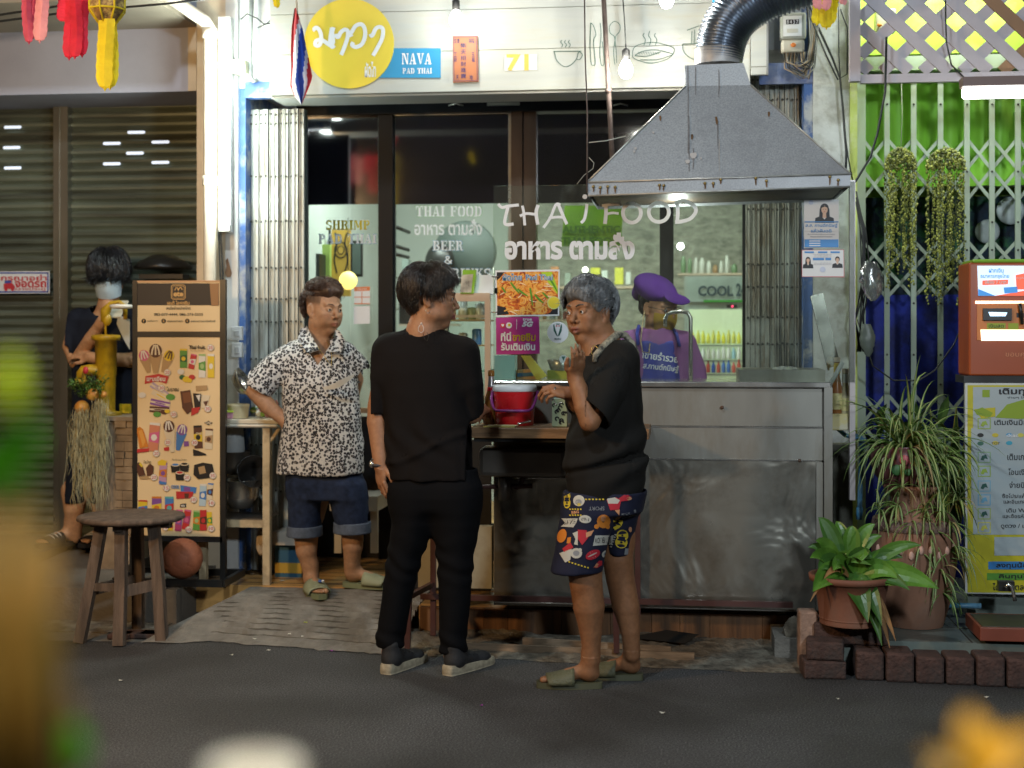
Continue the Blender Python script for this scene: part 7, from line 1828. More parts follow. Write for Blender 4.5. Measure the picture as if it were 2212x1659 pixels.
class SD:
 def __init__(s):s.p=[];s.M=None
 def frame(s,M):s.M=M.inverted()if M is not None else None;s.Mf=M;s.sc=M.to_scale().x if M is not None else 1.0;return s
 def _add(s,fn,pts,r,k,op):
  if s.M is not None:
   W=[s.Mf@Vector(p)for p in pts];r=r*s.sc;k=k*s.sc
  else:W=[Vector(p)for p in pts]
  lo=np.array([min(w[i]for w in W)-r for i in range(3)]);hi=np.array([max(w[i]for w in W)+r for i in range(3)])
  s.p.append((fn,s.M,s.sc if s.M is not None else 1.0,lo,hi,k,op))
 def cap(s,a,ra,b,rb,k=.02,op='u'):
  a_,b_=np.array(a,float),np.array(b,float);ba=b_-a_;L2=max(1e-9,ba@ba)
  def fn(P):
   pa=P-a_;h=np.clip((pa@ba)/L2,0,1)
   return np.sqrt(((pa-h[...,None]*ba)**2).sum(-1))-(ra+(rb-ra)*h)
  s._add(fn,[a,b],max(ra,rb),k,op);return s
 def chain(s,pts,rs,k=.02,op='u'):
  for i in range(len(pts)-1):s.cap(pts[i],rs[i],pts[i+1],rs[i+1],k if i==0 else min(k,.004),op)
  return s
 def ell(s,c,r,k=.02,op='u',rot=None):
  c_,r_=np.array(c,float),np.array(r,float);R=np.array(rot)if rot is not None else None
  def fn(P):
   q=P-c_
   if R is not None:q=q@R
   k0=np.sqrt(((q/r_)**2).sum(-1));k1=np.sqrt(((q/r_**2)**2).sum(-1))+1e-9
   return k0*(k0-1)/k1
  s._add(fn,[c],max(r),k,op);return s
 def loft(s,secs,k=.02,op='u',n=2.0,round_=.01):
  """secs: (z, cx, cy, rx, ry[, rot]) ascending or descending"""
  A=np.array(sorted([tuple(x)+(0,)*(6-len(x))for x in secs]));z=A[:,0]
  def fn(P):
   Z=P[...,2];Zc=np.clip(Z,z[0],z[-1])
   cx,cy,rx,ry,ro=[np.interp(Zc,z,A[:,i])for i in range(1,6)]
   x,y=P[...,0]-cx,P[...,1]-cy
   c_,s_=np.cos(ro),np.sin(ro);x,y=x*c_+y*s_,-x*s_+y*c_
   q=(np.abs(x/rx)**n+np.abs(y/ry)**n)**(1/n)
   g=np.sqrt((x/rx**2)**2+(y/ry**2)**2)/np.maximum(np.sqrt((x/rx)**2+(y/ry)**2),1e-6)
   d=(q-1)/np.maximum(g,1/(np.maximum(rx,ry)*1.2))
   dz=np.abs(Z-(z[0]+z[-1])/2)-(z[-1]-z[0])/2
   w=np.stack([d+round_,dz+round_],-1)
   return np.minimum(w.max(-1),0)+np.sqrt((np.maximum(w,0)**2).sum(-1))-round_
  pts=[(a[1]+sx*max(a[3],a[4]),a[2]+sy*max(a[3],a[4]),a[0])for a in A for sx in(-1,1)for sy in(-1,1)]
  s._add(fn,pts,.02,k,op);return s
 def field(s,lo,hi,h,post=None):
  lo=np.array(lo,float);n=np.ceil((np.array(hi)-lo)/h).astype(int)+1
  F=np.full(n,.06,np.float32);ax=[lo[i]+h*np.arange(n[i])for i in range(3)]
  for fn,M,sc,a,b,k,op in s.p:
   m=2*k+.012 if op=='u' else 2*k+.004
   i0=np.maximum(0,np.floor((a-m-lo)/h).astype(int));i1=np.minimum(n,np.ceil((b+m-lo)/h).astype(int)+1)
   if(i1<=i0).any():continue
   sl=tuple(slice(i0[i],i1[i])for i in range(3))
   P=np.stack(np.meshgrid(*[ax[i][sl[i]]for i in range(3)],indexing='ij'),-1)
   if M is not None:
    Mn=np.array(M);P=P@Mn[:3,:3].T+Mn[:3,3]
   d=(fn(P)*sc).astype(np.float32);f=F[sl]
   if op=='u':
    hh=np.maximum(k-np.abs(f-d),0)/max(k,1e-6);F[sl]=np.minimum(f,d)-hh*hh*k*.25
   else:
    hh=np.maximum(k-np.abs(f+d),0)/max(k,1e-6);F[sl]=np.maximum(f,-d)+hh*hh*k*.25
  if post is not None:
   P=np.stack(np.meshgrid(*ax,indexing='ij'),-1);F=post(P,F).astype(np.float32)
  return F,lo,h
def surfnet(F,lo,h):
 S=F<0;nx,ny,nz=F.shape
 C=np.zeros((nx-1,ny-1,nz-1),np.int16)
 cor=[(a,b,c)for a in(0,1)for b in(0,1)for c in(0,1)]
 for a,b,c in cor:C+=S[a:nx-1+a,b:ny-1+b,c:nz-1+c]
 I=np.argwhere((C>0)&(C<8));idx=-np.ones(C.shape,np.int64);idx[I[:,0],I[:,1],I[:,2]]=np.arange(len(I))
 acc=np.zeros((len(I),3));cnt=np.zeros(len(I))
 val={c:F[I[:,0]+c[0],I[:,1]+c[1],I[:,2]+c[2]]for c in cor}
 for c0 in cor:
  for ax in range(3):
   if c0[ax]:continue
   c1=tuple(1 if i==ax else c0[i]for i in range(3));v0,v1=val[c0],val[c1]
   m=(v0<0)!=(v1<0);t=np.where(m,v0/np.where(m,v0-v1,1),0)
   p=np.tile(np.array(c0,float),(len(I),1));p[:,ax]+=t
   acc[m]+=p[m];cnt[m]+=1
 V_=lo+h*(I+acc/cnt[:,None])
 Q=[]
 for ax in range(3):
  u,v=[(1,2),(2,0),(0,1)][ax]
  sa=[slice(None)]*3;sb=[slice(None)]*3;sa[ax]=slice(0,-1);sb[ax]=slice(1,None)
  A,B=S[tuple(sa)],S[tuple(sb)];E=np.argwhere(A!=B)
  ok=(E[:,u]>0)&(E[:,v]>0)&(E[:,u]<F.shape[u]-1)&(E[:,v]<F.shape[v]-1);E=E[ok]
  if not len(E):continue
  def g(du,dv):
   K=E.copy();K[:,u]-=du;K[:,v]-=dv;return idx[K[:,0],K[:,1],K[:,2]]
  q=np.stack([g(0,0),g(1,0),g(1,1),g(0,1)],1);inside=A[E[:,0],E[:,1],E[:,2]]
  q[~inside]=q[~inside][:,::-1];Q.append(q)
 Q=np.concatenate(Q)if Q else np.zeros((0,4),int)
 return V_,Q[(Q>=0).all(1)]
def relax(V_,Q,it=2,w=.5):
 E=np.concatenate([Q[:,[0,1]],Q[:,[1,2]],Q[:,[2,3]],Q[:,[3,0]]])
 for _ in range(it):
  a=np.zeros_like(V_);c=np.zeros(len(V_))
  for k in range(3):a[:,k]=np.bincount(E[:,0],V_[E[:,1],k],len(V_))+np.bincount(E[:,1],V_[E[:,0],k],len(V_))
  c=np.bincount(E[:,0],minlength=len(V_))+np.bincount(E[:,1],minlength=len(V_))
  V_=V_*(1-w)+w*a/np.maximum(c,1)[:,None]
 return V_
def sdobj(name,parts,m,parent,color=None,it=1):
 """parts: list of (sd, lo, hi, h, post); joined into ONE mesh"""
 Vs,Fs,off=[],[],0
 for sd,lo,hi,h,post in parts:
  F,l0,hh=sd.field(lo,hi,h,post);v,q=surfnet(F,l0,hh)
  if it:v=relax(v,q,it)
  Vs.append(v);Fs.append(q+off);off+=len(v)
 v=np.concatenate(Vs);q=np.concatenate(Fs);pw=wl(parent)
 me=bpy.data.meshes.new(name)
 me.vertices.add(len(v));me.vertices.foreach_set("co",(v-np.array(pw)).ravel())
 me.loops.add(len(q)*4);me.loops.foreach_set("vertex_index",q.ravel().astype(np.int32))
 me.polygons.add(len(q));me.polygons.foreach_set("loop_start",np.arange(0,len(q)*4,4,dtype=np.int32));
 me.update(calc_edges=True);me.validate()
 me.polygons.foreach_set("use_smooth",[True]*len(me.polygons))
 me.materials.append(m)
 if color is not None:
  at_=me.color_attributes.new("Col",'FLOAT_COLOR','POINT');c=np.ones((len(v),4),np.float32);c[:,:3]=color(v);at_.data.foreach_set("color",c.ravel())
 o=bpy.data.objects.new(name,me);COL.objects.link(o);o.parent=parent
 return o
def bodyobj(sd,hires,lo,hi,parent,color,h=.0066):
 """one body mesh: coarse everywhere, finer in the given boxes, welded along their borders"""
 lo=Vector(lo);hi=Vector(hi)
 Vs,Fs,off=[],[],0
 F,l0,hh=sd.field(lo,hi,h);v,q=surfnet(F,l0,hh);v=relax(v,q,1)
 ins=np.zeros(len(v),int)
 for k,(a,b,hr)in enumerate(hires):ins[((v>np.array(a))&(v<np.array(b))).all(1)&(ins==0)]=k+1
 iq=ins[q];q=q[~((iq>0).all(1))]
 Vs.append(v);Fs.append(q);off=len(v)
 for k,(a,b,hr)in enumerate(hires):
  F,l0,hh=sd.field(a,b,hr);v,q=surfnet(F,l0,hh);v=relax(v,q,1);Vs.append(v);Fs.append(q+off);off+=len(v)
 v=np.concatenate(Vs);q=np.concatenate(Fs);used=np.zeros(len(v),bool);used[q.ravel()]=True;mp=np.cumsum(used)-1;v=v[used];q=mp[q];pw=wl(parent)
 bm=bmesh.new();bv=[bm.verts.new(Vector(p)-pw)for p in v]
 for f in q:
  try:bm.faces.new([bv[i]for i in f]).smooth=True
  except ValueError:pass
 bnd=[x for x in bm.verts if any(len(e.link_faces)<2 for e in x.link_edges)]
 bmesh.ops.remove_doubles(bm,verts=bnd,dist=.0055)
 bnd=[e for e in bm.edges if len(e.link_faces)==1];bmesh.ops.holes_fill(bm,edges=bnd,sides=8)
 me=bpy.data.meshes.new("body");bm.to_mesh(me);bm.free();me.materials.append(M_skin)
 n=len(me.vertices);c=np.zeros(n*3);me.vertices.foreach_get("co",c);w=c.reshape(-1,3)+np.array(pw)
 at_=me.color_attributes.new("Col",'FLOAT_COLOR','POINT');cc=np.ones((n,4),np.float32);cc[:,:3]=color(w);at_.data.foreach_set("color",cc.ravel())
 me.polygons.foreach_set("use_smooth",[True]*len(me.polygons))
 o=bpy.data.objects.new("body",me);COL.objects.link(o);o.parent=parent
 return o
def skin_mat(name,rough=.58,sub=.08):
 m=bpy.data.materials.new(name);m.use_nodes=True;n,l=m.node_tree.nodes,m.node_tree.links;p=n["Principled BSDF"]
 a=n.new("ShaderNodeVertexColor");a.layer_name="Col"
 tc=n.new("ShaderNodeTexCoord");z=n.new("ShaderNodeTexNoise");z.inputs["Scale"].default_value=60;z.inputs["Detail"].default_value=6;l.new(tc.outputs["Object"],z.inputs["Vector"])
 r=n.new("ShaderNodeValToRGB");r.color_ramp.elements[0].color=(.86,.82,.80,1);r.color_ramp.elements[1].color=(1.12,1.08,1.05,1);r.color_ramp.elements[0].position=.3;r.color_ramp.elements[1].position=.7;l.new(z.outputs[0],r.inputs[0])
 x=n.new("ShaderNodeMixRGB");x.blend_type='MULTIPLY';x.inputs[0].default_value=1;l.new(a.outputs[0],x.inputs[1]);l.new(r.outputs[0],x.inputs[2]);l.new(x.outputs[0],p.inputs["Base Color"])
 p.inputs["Roughness"].default_value=rough;p.inputs["Subsurface Weight"].default_value=sub;p.inputs["Subsurface Radius"].default_value=(.02,.008,.004);p.inputs["Subsurface Scale"].default_value=.5
 z2=n.new("ShaderNodeTexNoise");z2 .inputs["Scale"].default_value=220;l.new(tc.outputs["Object"],z2 .inputs["Vector"]);b=n.new("ShaderNodeBump");b.inputs["Strength"].default_value=.3;b.inputs["Distance"].default_value=.002;l.new(z2 .outputs[0],b.inputs["Height"]);l.new(b.outputs[0],p.inputs["Normal"])
 return m
M_skin=skin_mat("skin")
def head_matrix(pos,fwd,tilt=0.0,pitch=0.0,s=1.0):
 f=Vector((fwd[0],fwd[1],0)).normalized();z=Vector((0,0,1));x=f.cross(z)
 M=Matrix((x,f,z)).transposed().to_4x4()
 M=M@Matrix.Rotation(rad(pitch),4,'X')@Matrix.Rotation(rad(tilt),4,'Y')@Matrix.Scale(s,4)
 M.translation=Vector(pos);return M
def head(sd,M,full=1.0,jaw=1.0,age=0.0,nose=1.0,mouth_open=0.0,brow=1.0,eye=1.0):
 sd.frame(M)
 sd.ell((0,-.014,.036),(.076,.094,.084),.02)
 sd.ell((0,.020,-.028),(.062*full,.066,.082),.03)
 sd.ell((0,.060,-.100),(.024*jaw,.020,.020),.03)
 for x in(-1,1):
  sd.ell((x*.046*jaw,.012,-.066),(.024,.036,.026),.03)
  sd.ell((x*.037*full,.054,-.024),(.026,.026,.024),.025)
  sd.ell((x*.032*full,.060,-.058),(.020,.020,.022),.022)
  sd.cap((x*.012,.084,.021),.008,(x*.046,.070,.024),.007,.014*brow)
  sd.ell((x*.033,.090,.003),(.017,.012,.010),.014,'s')
  sd.ell((x*.033,.0745,.002),(.0165,.0135,.0125),.004)
  sd.ell((x*.033,.0885,-.0005),(.0125,.006,.0042*eye),.002,'s')
  sd.ell((x*.0125*nose,.090,-.036),(.0088,.010,.0078),.005)
  sd.ell((x*.0075,.097,-.044),(.0042,.005,.003),.002,'s')
  sd.ell((x*.0775,-.010,-.006),(.0085,.019,.031),.005,rot=np.array(Matrix.Rotation(x*.28,3,'Z')))
  sd.ell((x*.086,-.003,-.004),(.005,.009,.017),.004,'s')
  sd.ell((x*.0765,-.002,-.034),(.0075,.009,.010),.006)
  if age:sd.cap((x*.020,.088,-.040),.0015,(x*.036,.070,-.070),.0015,.005,'s');sd.cap((x*.018,.086,-.014),.0012,(x*.040,.074,-.018),.001,.004,'s')
 sd.chain([(0,.082,.012),(0,.093,-.010),(0,.105,-.030)],[.0065,.0075,.0105*nose],.012)
 sd.ell((0,.074,-.062),(.027,.022,.018),.018)
 sd.chain([(-.023,.080,-.0655),(-.008,.0945,-.0620),(.008,.0945,-.0620),(.023,.080,-.0655)],[.003,.0058,.0058,.003],.005)
 sd.chain([(-.021,.080,-.0700),(0,.0935,-.0745-mouth_open),(.021,.080,-.0700)],[.003,.0068,.003],.005)
 sd.cap((-.019,.0935,-.0683-mouth_open/2),.0012+mouth_open/3,(.019,.0935,-.0683-mouth_open/2),.0012+mouth_open/3,.002,'s')
 sd.frame(None)
def head_color(M,base,lip,blush=None,extra=None):
 Mi=np.array(M.inverted());base=np.array(base);lip=np.array(lip)
 def f(v):
  q=v@Mi[:3,:3].T+Mi[:3,3];c=np.tile(base,(len(v),1))
  near=(np.abs(q)<.16).all(1)
  d=np.sqrt((q[:,0]/.023)**2+((q[:,2]+.068)/.0115)**2);w=np.clip(1.15-d,0,.35)/.35*(q[:,1]>.07)*near
  c=c*(1-w[:,None])+lip*w[:,None]
  w=np.clip(1-np.sqrt(((np.abs(q[:,0])-.042)/.02)**2+((q[:,2]+.03)/.018)**2),0,1)*near*(q[:,1]>.02)*.35
  c=c*(1-w[:,None])+(base*np.array((1.12,.80,.74)))*w[:,None]
  if extra is not None:c=extra(q,c,near)
  return c
 return f
M_eyew=flat("eye_white",(.62,.58,.54),.2);M_iris=flat("iris_dark",(.012,.007,.004),.12)
def eyes(parent,M,look=(0,0),names=True):
 for x in(-1,1):
  mb=MB();c=M@Vector((x*.033,.0765,.001));R_=M.to_3x3();s=M.to_scale().x
  mb.ball(c,.0118*s,M_eyew,seg=16,rings=12)
  d=(R_@Vector((look[0],1,look[1]))).normalized();mb.ball(c+d*.0068*s,.0068*s,M_iris,seg=14,rings=10)
  mb.build("eye",parent)
def brows(parent,M,mm,th=1.0,lift=0.0,inner=0.0):
 for x in(-1,1):
  mb=MB();pts=[M@Vector(p)for p in((x*.013,.0925,.0205+inner),(x*.025,.0895,.0255+lift),(x*.038,.082,.0255+lift),(x*.050,.071,.020))]
  s=M.to_scale().x;mb.tube(pts,[.0022*s*th,.0028*s*th,.0024*s*th,.0008],mm,6);mb.build("eyebrow",parent)
def hair_mat(name,c1,c2,rough=.35):
 return mat(name,c1,rough,var=.35,scale=60,stretch=(1,1,.2),dirt=c2,dscale=22,damt=.7,spec=.6)
def hair(parent,M,mm,capfn,n,region,comb,L,lift=.012,seed=1,r0=.0022,crown=(0,-.02,.125),curl=0.0,ell=(.080,.098,.088),jit=.5,name="hair"):
 """locks: roots on the scalp ellipsoid where region(q) holds; comb(q) gives direction in head space"""
 sd=SD();sd.frame(M);capfn(sd);sd.frame(None);s=M.to_scale().x
 R_=M.to_3x3();c=M.translation
 lo=[c[i]-.15*s for i in range(3)];hi=[c[i]+.17*s for i in range(3)];h=.0042
 Mi=np.array(M.inverted())
 def post(P,F):
  q=P@Mi[:3,:3].T+Mi[:3,3]
  ang=np.arctan2(q[...,0]-crown[0],q[...,1]-crown[1]);rr=np.sqrt((q[...,0]-crown[0])**2+(q[...,1]-crown[1])**2)
  nz=_noise3(np.stack([ang*7,q[...,2]*8,rr*12],-1),seed);return F+.004+.0025*nz
 F,l0,hh=sd.field(lo,hi,h,post);v,q=surfnet(F,l0,hh);v=relax(v,q,1)
 mb=MB();mb.add([tuple(x)for x in v],[tuple(int(k)for k in f)for f in q],mm,True)
 rs=random.Random(seed);E=Vector(ell);C0=Vector((0,-.014,.034));k=0;t=0
 while k<n and t<n*20:
  t+=1
  u=Vector((rs.gauss(0,1),rs.gauss(0,1),rs.gauss(0,1))).normalized();p=C0+Vector((u.x*E.x,u.y*E.y,u.z*E.z))
  if not region(p):continue
  k+=1;Ln=L(p)*rs.uniform(.7,1.2);st=6;pts=[];up=lift*rs.uniform(.4,1.3);jd=Vector((rs.gauss(0,jit),rs.gauss(0,jit),rs.gauss(0,jit)))*.4;ph=rs.uniform(0,6)
  for i in range(st+1):
   f=i/st
   nn=Vector(((p.x-C0 .x)/E.x**2,(p.y-C0 .y)/E.y**2,(p.z-C0 .z)/E.z**2)).normalized()
   w=Vector(((p.x-C0 .x)/E.x,(p.y-C0 .y)/E.y,(p.z-C0 .z)/E.z));w=w.normalized()if w.length>1e-5 else u
   surf=C0+Vector((w.x*E.x,w.y*E.y,w.z*E.z))
   inside=(p-surf).dot(nn)<0
   base=surf if inside else p
   off=nn*(up*math.sin(math.pi*min(.75,f*.8+.08))+.001)if True else 0
   q_=(base if f<.75 else p if not inside else base)+off+nn.cross(Vector((0,0,1)))*curl*math.sin(ph+f*9)
   pts.append(M@q_)
   d=Vector(comb(p))+jd;d=d-nn*d.dot(nn)*(.95 if f<.7 else.3)
   if d.length<1e-6:d=Vector((0,0,-1))
   p=(base if f<.75 else p)+d.normalized()*(Ln/st)
  mb.tube(pts,[r0*s*x for x in(.8,1.1,1.1,1,.8,.5,.12)],mm,4,True,False)
 return mb.build(name,parent)
def hand(sd,M,side=1,curl=(20,25,15),spread=1.0,thumb=(35,20),s=1.0,each=None):
 sd.frame(M)
 T=lambda*a:tuple(x*s for x in a)
 sd.cap(T(0,-.03,0),.024*s,T(0,.01,0),.026*s,.02)
 sd.ell(T(0,.045,0),T(.038,.048,.0155),.016);sd.ell(T(side*-.012,.05,0),T(.024,.042,.014),.012)
 F=[(.027,.088,.0085,(.042,.026,.020)),(.009,.094,.0088,(.046,.030,.021)),(-.010,.090,.0083,(.042,.028,.020)),(-.028,.080,.0073,(.033,.021,.017))]
 for i,(x,y,r,ls)in enumerate(F):
  c_=each[i]if each else curl;a=0;p=np.array([side*x,y-.014,.0]);sp=side*x*3.2*spread;pts=[p*s];rs_=[r*1.12*s]
  for j,l_ in enumerate(ls):
   a+=rad(c_[j]);d=np.array([math.sin(sp)*math.cos(a),math.cos(sp)*math.cos(a),-math.sin(a)]);p=p+d*l_;pts.append(p*s);rs_.append(r*s*(1.0,.92,.8)[j])
  sd.chain(pts,rs_,.0035)
 p=np.array([side*.022,.012,-.006]);a=rad(thumb[0]);pts=[p*s];rs_=[.0125*s]
 for j,l_ in enumerate((.034,.030,.024)):
  d=np.array([side*math.sin(a),math.cos(a)*.92,-.28]);p=p+d*l_;pts.append(p*s);rs_.append((.0118,.0100,.0082)[j]*s);a-=rad(thumb[1])
 sd.chain(pts,rs_,.006)
 sd.frame(None)
def hand_matrix(w,tip,back):
 y=(Vector(tip)-Vector(w)).normalized();z=Vector(back);z=(z-y*z.dot(y)).normalized();x=y.cross(z)
 M=Matrix((x,y,z)).transposed().to_4x4();M.translation=Vector(w);return M
def foot(sd,heel,yaw,s=1.0,side=1,ank=None):
 M=Matrix.Translation(heel)@Matrix.Rotation(yaw,4,'Z')@Matrix.Scale(s,4);sd.frame(M)
 sd.ell((0,.028,.032),(.029,.036,.032),.02);sd.cap((0,.04,.045),.030,(0,.12,.030),.026,.02);sd.ell((0,.155,.018),(.040,.055,.018),.02);sd.cap((0,.035,.05),.033,(0,.030,.11),.034,.03)
 for i,(x,y,r)in enumerate(((side*-.026,.226,.0125),(side*-.006,.230,.0095),(side*.009,.222,.009),(side*.022,.212,.0085),(side*.034,.198,.008))):
  sd.cap((x*.85,y-.04,.014),r,(x,y,.011),r,.004)
 sd.frame(None);return M
def slide(parent,M,mm,mm2,name="slide_sandal",L=.265,W=.048,thick=.024):
 """sole and broad strap, in the foot frame (sole lies below z = 0)"""
 mb=MB();n=20;out=[]
 for k in range(2*n):
  u=k/n if k<n else 2-k/n;sg=1 if k<n else-1;y=-.022+(L+.01)*(1-math.cos(math.pi*u))/2
  w=W*(.70+.34*math.sin(math.pi*min(1,max(0,(y+.02)/L)**1.25)))*math.sqrt(max(0,math.sin(math.pi*u)))**.55;out.append((sg*w,y))
 top_,bot=[M@Vector((x,y,.001+(.006 if y>L-.06 else 0)*0))for x,y in out],[M@Vector((x*1.04,y,-thick))for x,y in out];N=len(out)
 mb.add(top_+bot,[tuple(range(N)),tuple(range(2*N-1,N-1,-1))]+[(i,i+N,(i+1)%N+N,(i+1)%N)for i in range(N)],mm)
 mb.build(name,parent)
 mb=MB();vs=[];ny,na=8,14
 for j in range(ny+1):
  y=.095+.105*j/ny;hgt=.060-.028*j/ny;ww=W*(1.0+.08*math.sin(math.pi*j/ny))+.004
  for i in range(na+1):
   a=math.pi*i/na;vs.append(M@Vector((ww*math.cos(a),y+(.014*math.sin(a)if j==ny else 0),-.006+hgt*math.sin(a)**.75)))
 mb.add(vs,[(j*(na+1)+i,j*(na+1)+i+1,(j+1)*(na+1)+i+1,(j+1)*(na+1)+i)for j in range(ny)for i in range(na)],mm2,True);o=mb.build("sandal_strap",parent)
 md=o.modifiers.new("s",'SOLIDIFY');md.thickness=.006
 return o
def cloth_mat(name,c,rough=.85,**k):return mat(name,c,rough,var=.10,scale=12,bump=.25,bscale=500,spec=.3,**k)
def fold_noise(fx,fy,fz,amp,seed,ridge=True):
 def f(P):
  W_=_noise3(P*3.1,seed+5)[...,None]*.5
  n=_noise3(P*np.array([fx,fy,fz])+W_,seed);n2=_noise3(P*np.array([fx,fy,fz])*2.3+W_+7,seed+1)
  return amp*((1-2*np.abs(n))*.75+.35*n2)if ridge else amp*n
 return f
def shell(t,clips,fold=None):
 """thin garment: keep skin of thickness t, cut open by clip functions (negative = keep)"""
 def post(P,F):
  if fold is not None:F=F+fold(P)
  G=np.maximum(F,-(F+t))
  for c in clips:G=np.maximum(G,c(P))
  return G
 return post
def plane(p,nrm):
 p_,n_=np.array(p,float),np.array(Vector(nrm).normalized());return lambda P:(P-p_)@n_
def above(z,wob=0.0,seed=3):return lambda P:P[...,2]-z-(wob*_noise3(P*9,seed)if wob else 0)
def below(z,wob=0.0,seed=3):return lambda P:z-P[...,2]+(wob*_noise3(P*9,seed)if wob else 0)
def bb(pts,m):
 return[min(p[i]for p in pts)-m for i in range(3)],[max(p[i]for p in pts)+m for i in range(3)]
def decals(parent,target_objs,items,name="printed_motifs",lift=.0018,origin=None):
 """project flat motifs, given as lists of (grid polygon, material), along the line of sight onto garments"""
 dg=bpy.context.evaluated_depsgraph_get();V_,F_=[],[]
 for o in target_objs:
  b=len(V_);w=wl(o);V_+=[v.co+w for v in o.data.vertices];F_+=[tuple(x+b for x in p.vertices)for p in o.data.polygons]
 bvh=BVHTree.FromPolygons(V_,F_);eye=Vector((0,0,EYE));mb=MB();lay=0
 for tris,m in items:
  lay+=1;vs,ok=[],True;fs=[]
  for poly in tris:
   b=len(vs);good=True;tmp=[]
   for x,y in poly:
    d=(V(x,y,6)-eye).normalized();hit=bvh.ray_cast(eye,d)
    if hit[0]is None:good=False;break
    tmp.append(hit[0]-d*(lift+lay*4e-5))
   if good and max((a-tmp[0]).length for a in tmp)<.06:vs+=tmp;fs.append(tuple(range(b,b+len(tmp))))
  if fs:mb.add(vs,fs,m,True)
 return mb.build(name,parent)
def tess(poly,step=3.0):
 """split a convex-ish grid polygon into a fan with subdivisions"""
 cx=sum(p[0]for p in poly)/len(poly);cy=sum(p[1]for p in poly)/len(poly);out=[];n=len(poly)
 R_=max(math.hypot(p[0]-cx,p[1]-cy)for p in poly);k=max(1,int(R_/step))
 ed=[]
 for i in range(n):
  a,b=poly[i],poly[(i+1)%n];m_=max(1,int(math.hypot(a[0]-b[0],a[1]-b[1])/step));ed+=[(a[0]+(b[0]-a[0])*j/m_,a[1]+(b[1]-a[1])*j/m_)for j in range(m_)]
 N=len(ed)
 for i in range(N):
  a,b=ed[i],ed[(i+1)%N]
  for j in range(k):
   f0,f1=j/k,(j+1)/k;q=lambda p,f:(cx+(p[0]-cx)*f,cy+(p[1]-cy)*f)
   out.append([q(a,f1),q(b,f1),q(b,f0),q(a,f0)]if j else[q(a,f1),q(b,f1),(cx,cy)])
 return out
def ttext(body,x0,y0,x1,y1,bold=.0,rot=0,flip=False):
 vs,fs,asp=text_geo(body,bold);cx,cy=(x0+x1)/2,(y0+y1)/2;c_,s_=math.cos(rad(rot)),math.sin(rad(rot));P=[]
 for u,w,e in vs:
  x,y=(u-.5)*(x1-x0),(.5-w)*(y1-y0);P.append((cx+x*c_-y*s_,cy+x*s_+y*c_))
 return[[P[i]for i in f]for f in fs]
Yb=5.80
pB=thing("person",G(930,1452),"person in black t-shirt and black trousers seen from behind at the counter table","person")
sB=MPP(930,Yb)
def B(px,py,dy=0.0):v=V(px,py,Yb+dy);return Vector((v.x,Yb+dy,v.z))
SK1=(.34,.17,.09)
HMb=head_matrix(B(932,642,-.0),(1,.12),0,-5,1.05)
bod=SD()
head(bod,HMb,1.02,1.0)
bod.cap(B(921,668),.056,B(914,722),.062,.03)
bod.cap(B(914,722),.06,B(904,790),.09,.05)
LA=[B(836,760,.0),B(822,880,.0),B(822,998,-.02)]
bod.chain([B(845,765),B(818,878,.01),B(816,912,.0),B(822,1000,-.03)],[.060,.046,.045,.030],.02)
bod.chain([B(1004,772),B(1018,893,.02),B(1026,888,.16),B(1036,884,.30)],[.056,.044,.040,.030],.02)
Mh=hand_matrix(B(823,1004,-.03),B(825,1082,-.03),(-.75,-.6,.1));hand(bod,Mh,side=-1,curl=(18,28,18),thumb=(38,18),s=.98,each=[(22,26,16),(16,26,18),(14,28,18),(12,30,20)])
Mh2=hand_matrix(B(1036,884,.30),B(1050,888,.42),(0,0,1));hand(bod,Mh2,side=-1,curl=(20,30,20),s=.96)
lo,hi=bb([B(800,570,-.3),B(1090,1090,.45)],.05)
col1=head_color(HMb,SK1,(.30,.10,.075))
zneck=B(0,715).z
hb=HMb.translation
bod.chain([B(914,720),B(908,790,.02),B(912,930,.02),B(925,1050,.02)],[.05,.09,.10,.10],.03);bod.cap(B(840,775),.05,B(1005,780),.05,.03)
bod.chain([B(890,1070,.02),B(880,1190),B(856,1310),B(842,1412)],[.08,.055,.045,.036],.03);bod.chain([B(975,1070,.02),B(985,1190),B(982,1310),B(976,1415)],[.08,.055,.045,.036],.03)
bodyobj(bod,[((hb.x-.16,hb.y-.16,zneck-.02),(hb.x+.16,hb.y+.18,hb.z+.15),.0024),((B(795,0).x,Yb-.14,B(0,1100).z),(B(852,0).x,Yb+.10,B(0,1000).z),.0028)],(B(780,0).x,Yb-.25,.05),(B(1110,0).x,Yb+.5,zneck+.05),pB,col1)
eyes(pB,HMb,(0,0));
M_hairb=hair_mat("dark_brown_hair",(.010,.006,.004),(.035,.018,.010));brows(pB,HMb,M_hairb)
def capB(sd):
 sd.ell((0,-.020,.050),(.088,.104,.088),.01);sd.ell((0,.045,.078),(.066,.05,.044),.03);sd.ell((0,-.075,-.005),(.062,.042,.062),.03);sd.ell((0,-.06,-.055),(.050,.036,.03),.03)
 for x in(-1,1):sd.ell((x*.066,.006,.022),(.018,.03,.030),.02);sd.ell((x*.090,-.002,-.026),(.034,.030,.052),.008,'s')
 sd.ell((0,.100,-.012),(.075,.055,.056),.012,'s')
hairB=hair(pB,HMb,M_hairb,capB,4200,lambda p:p.z>.012+max(0,p.y)*1.05 or(p.y<-.04 and p.z>-.05),lambda p:(p.x*6,.35+p.y*3,-.5-.4*(p.z<.06))if p.y>-.03 else(p.x*4,-.25,-1),lambda p:(.045 if p.y>.03 else.085 if p.z>.02 else.035)*(.5 if abs(p.x)>.058 and p.z<.06 else 1),lift=.016,seed=4,r0=.0012,ell=(.086,.104,.096))
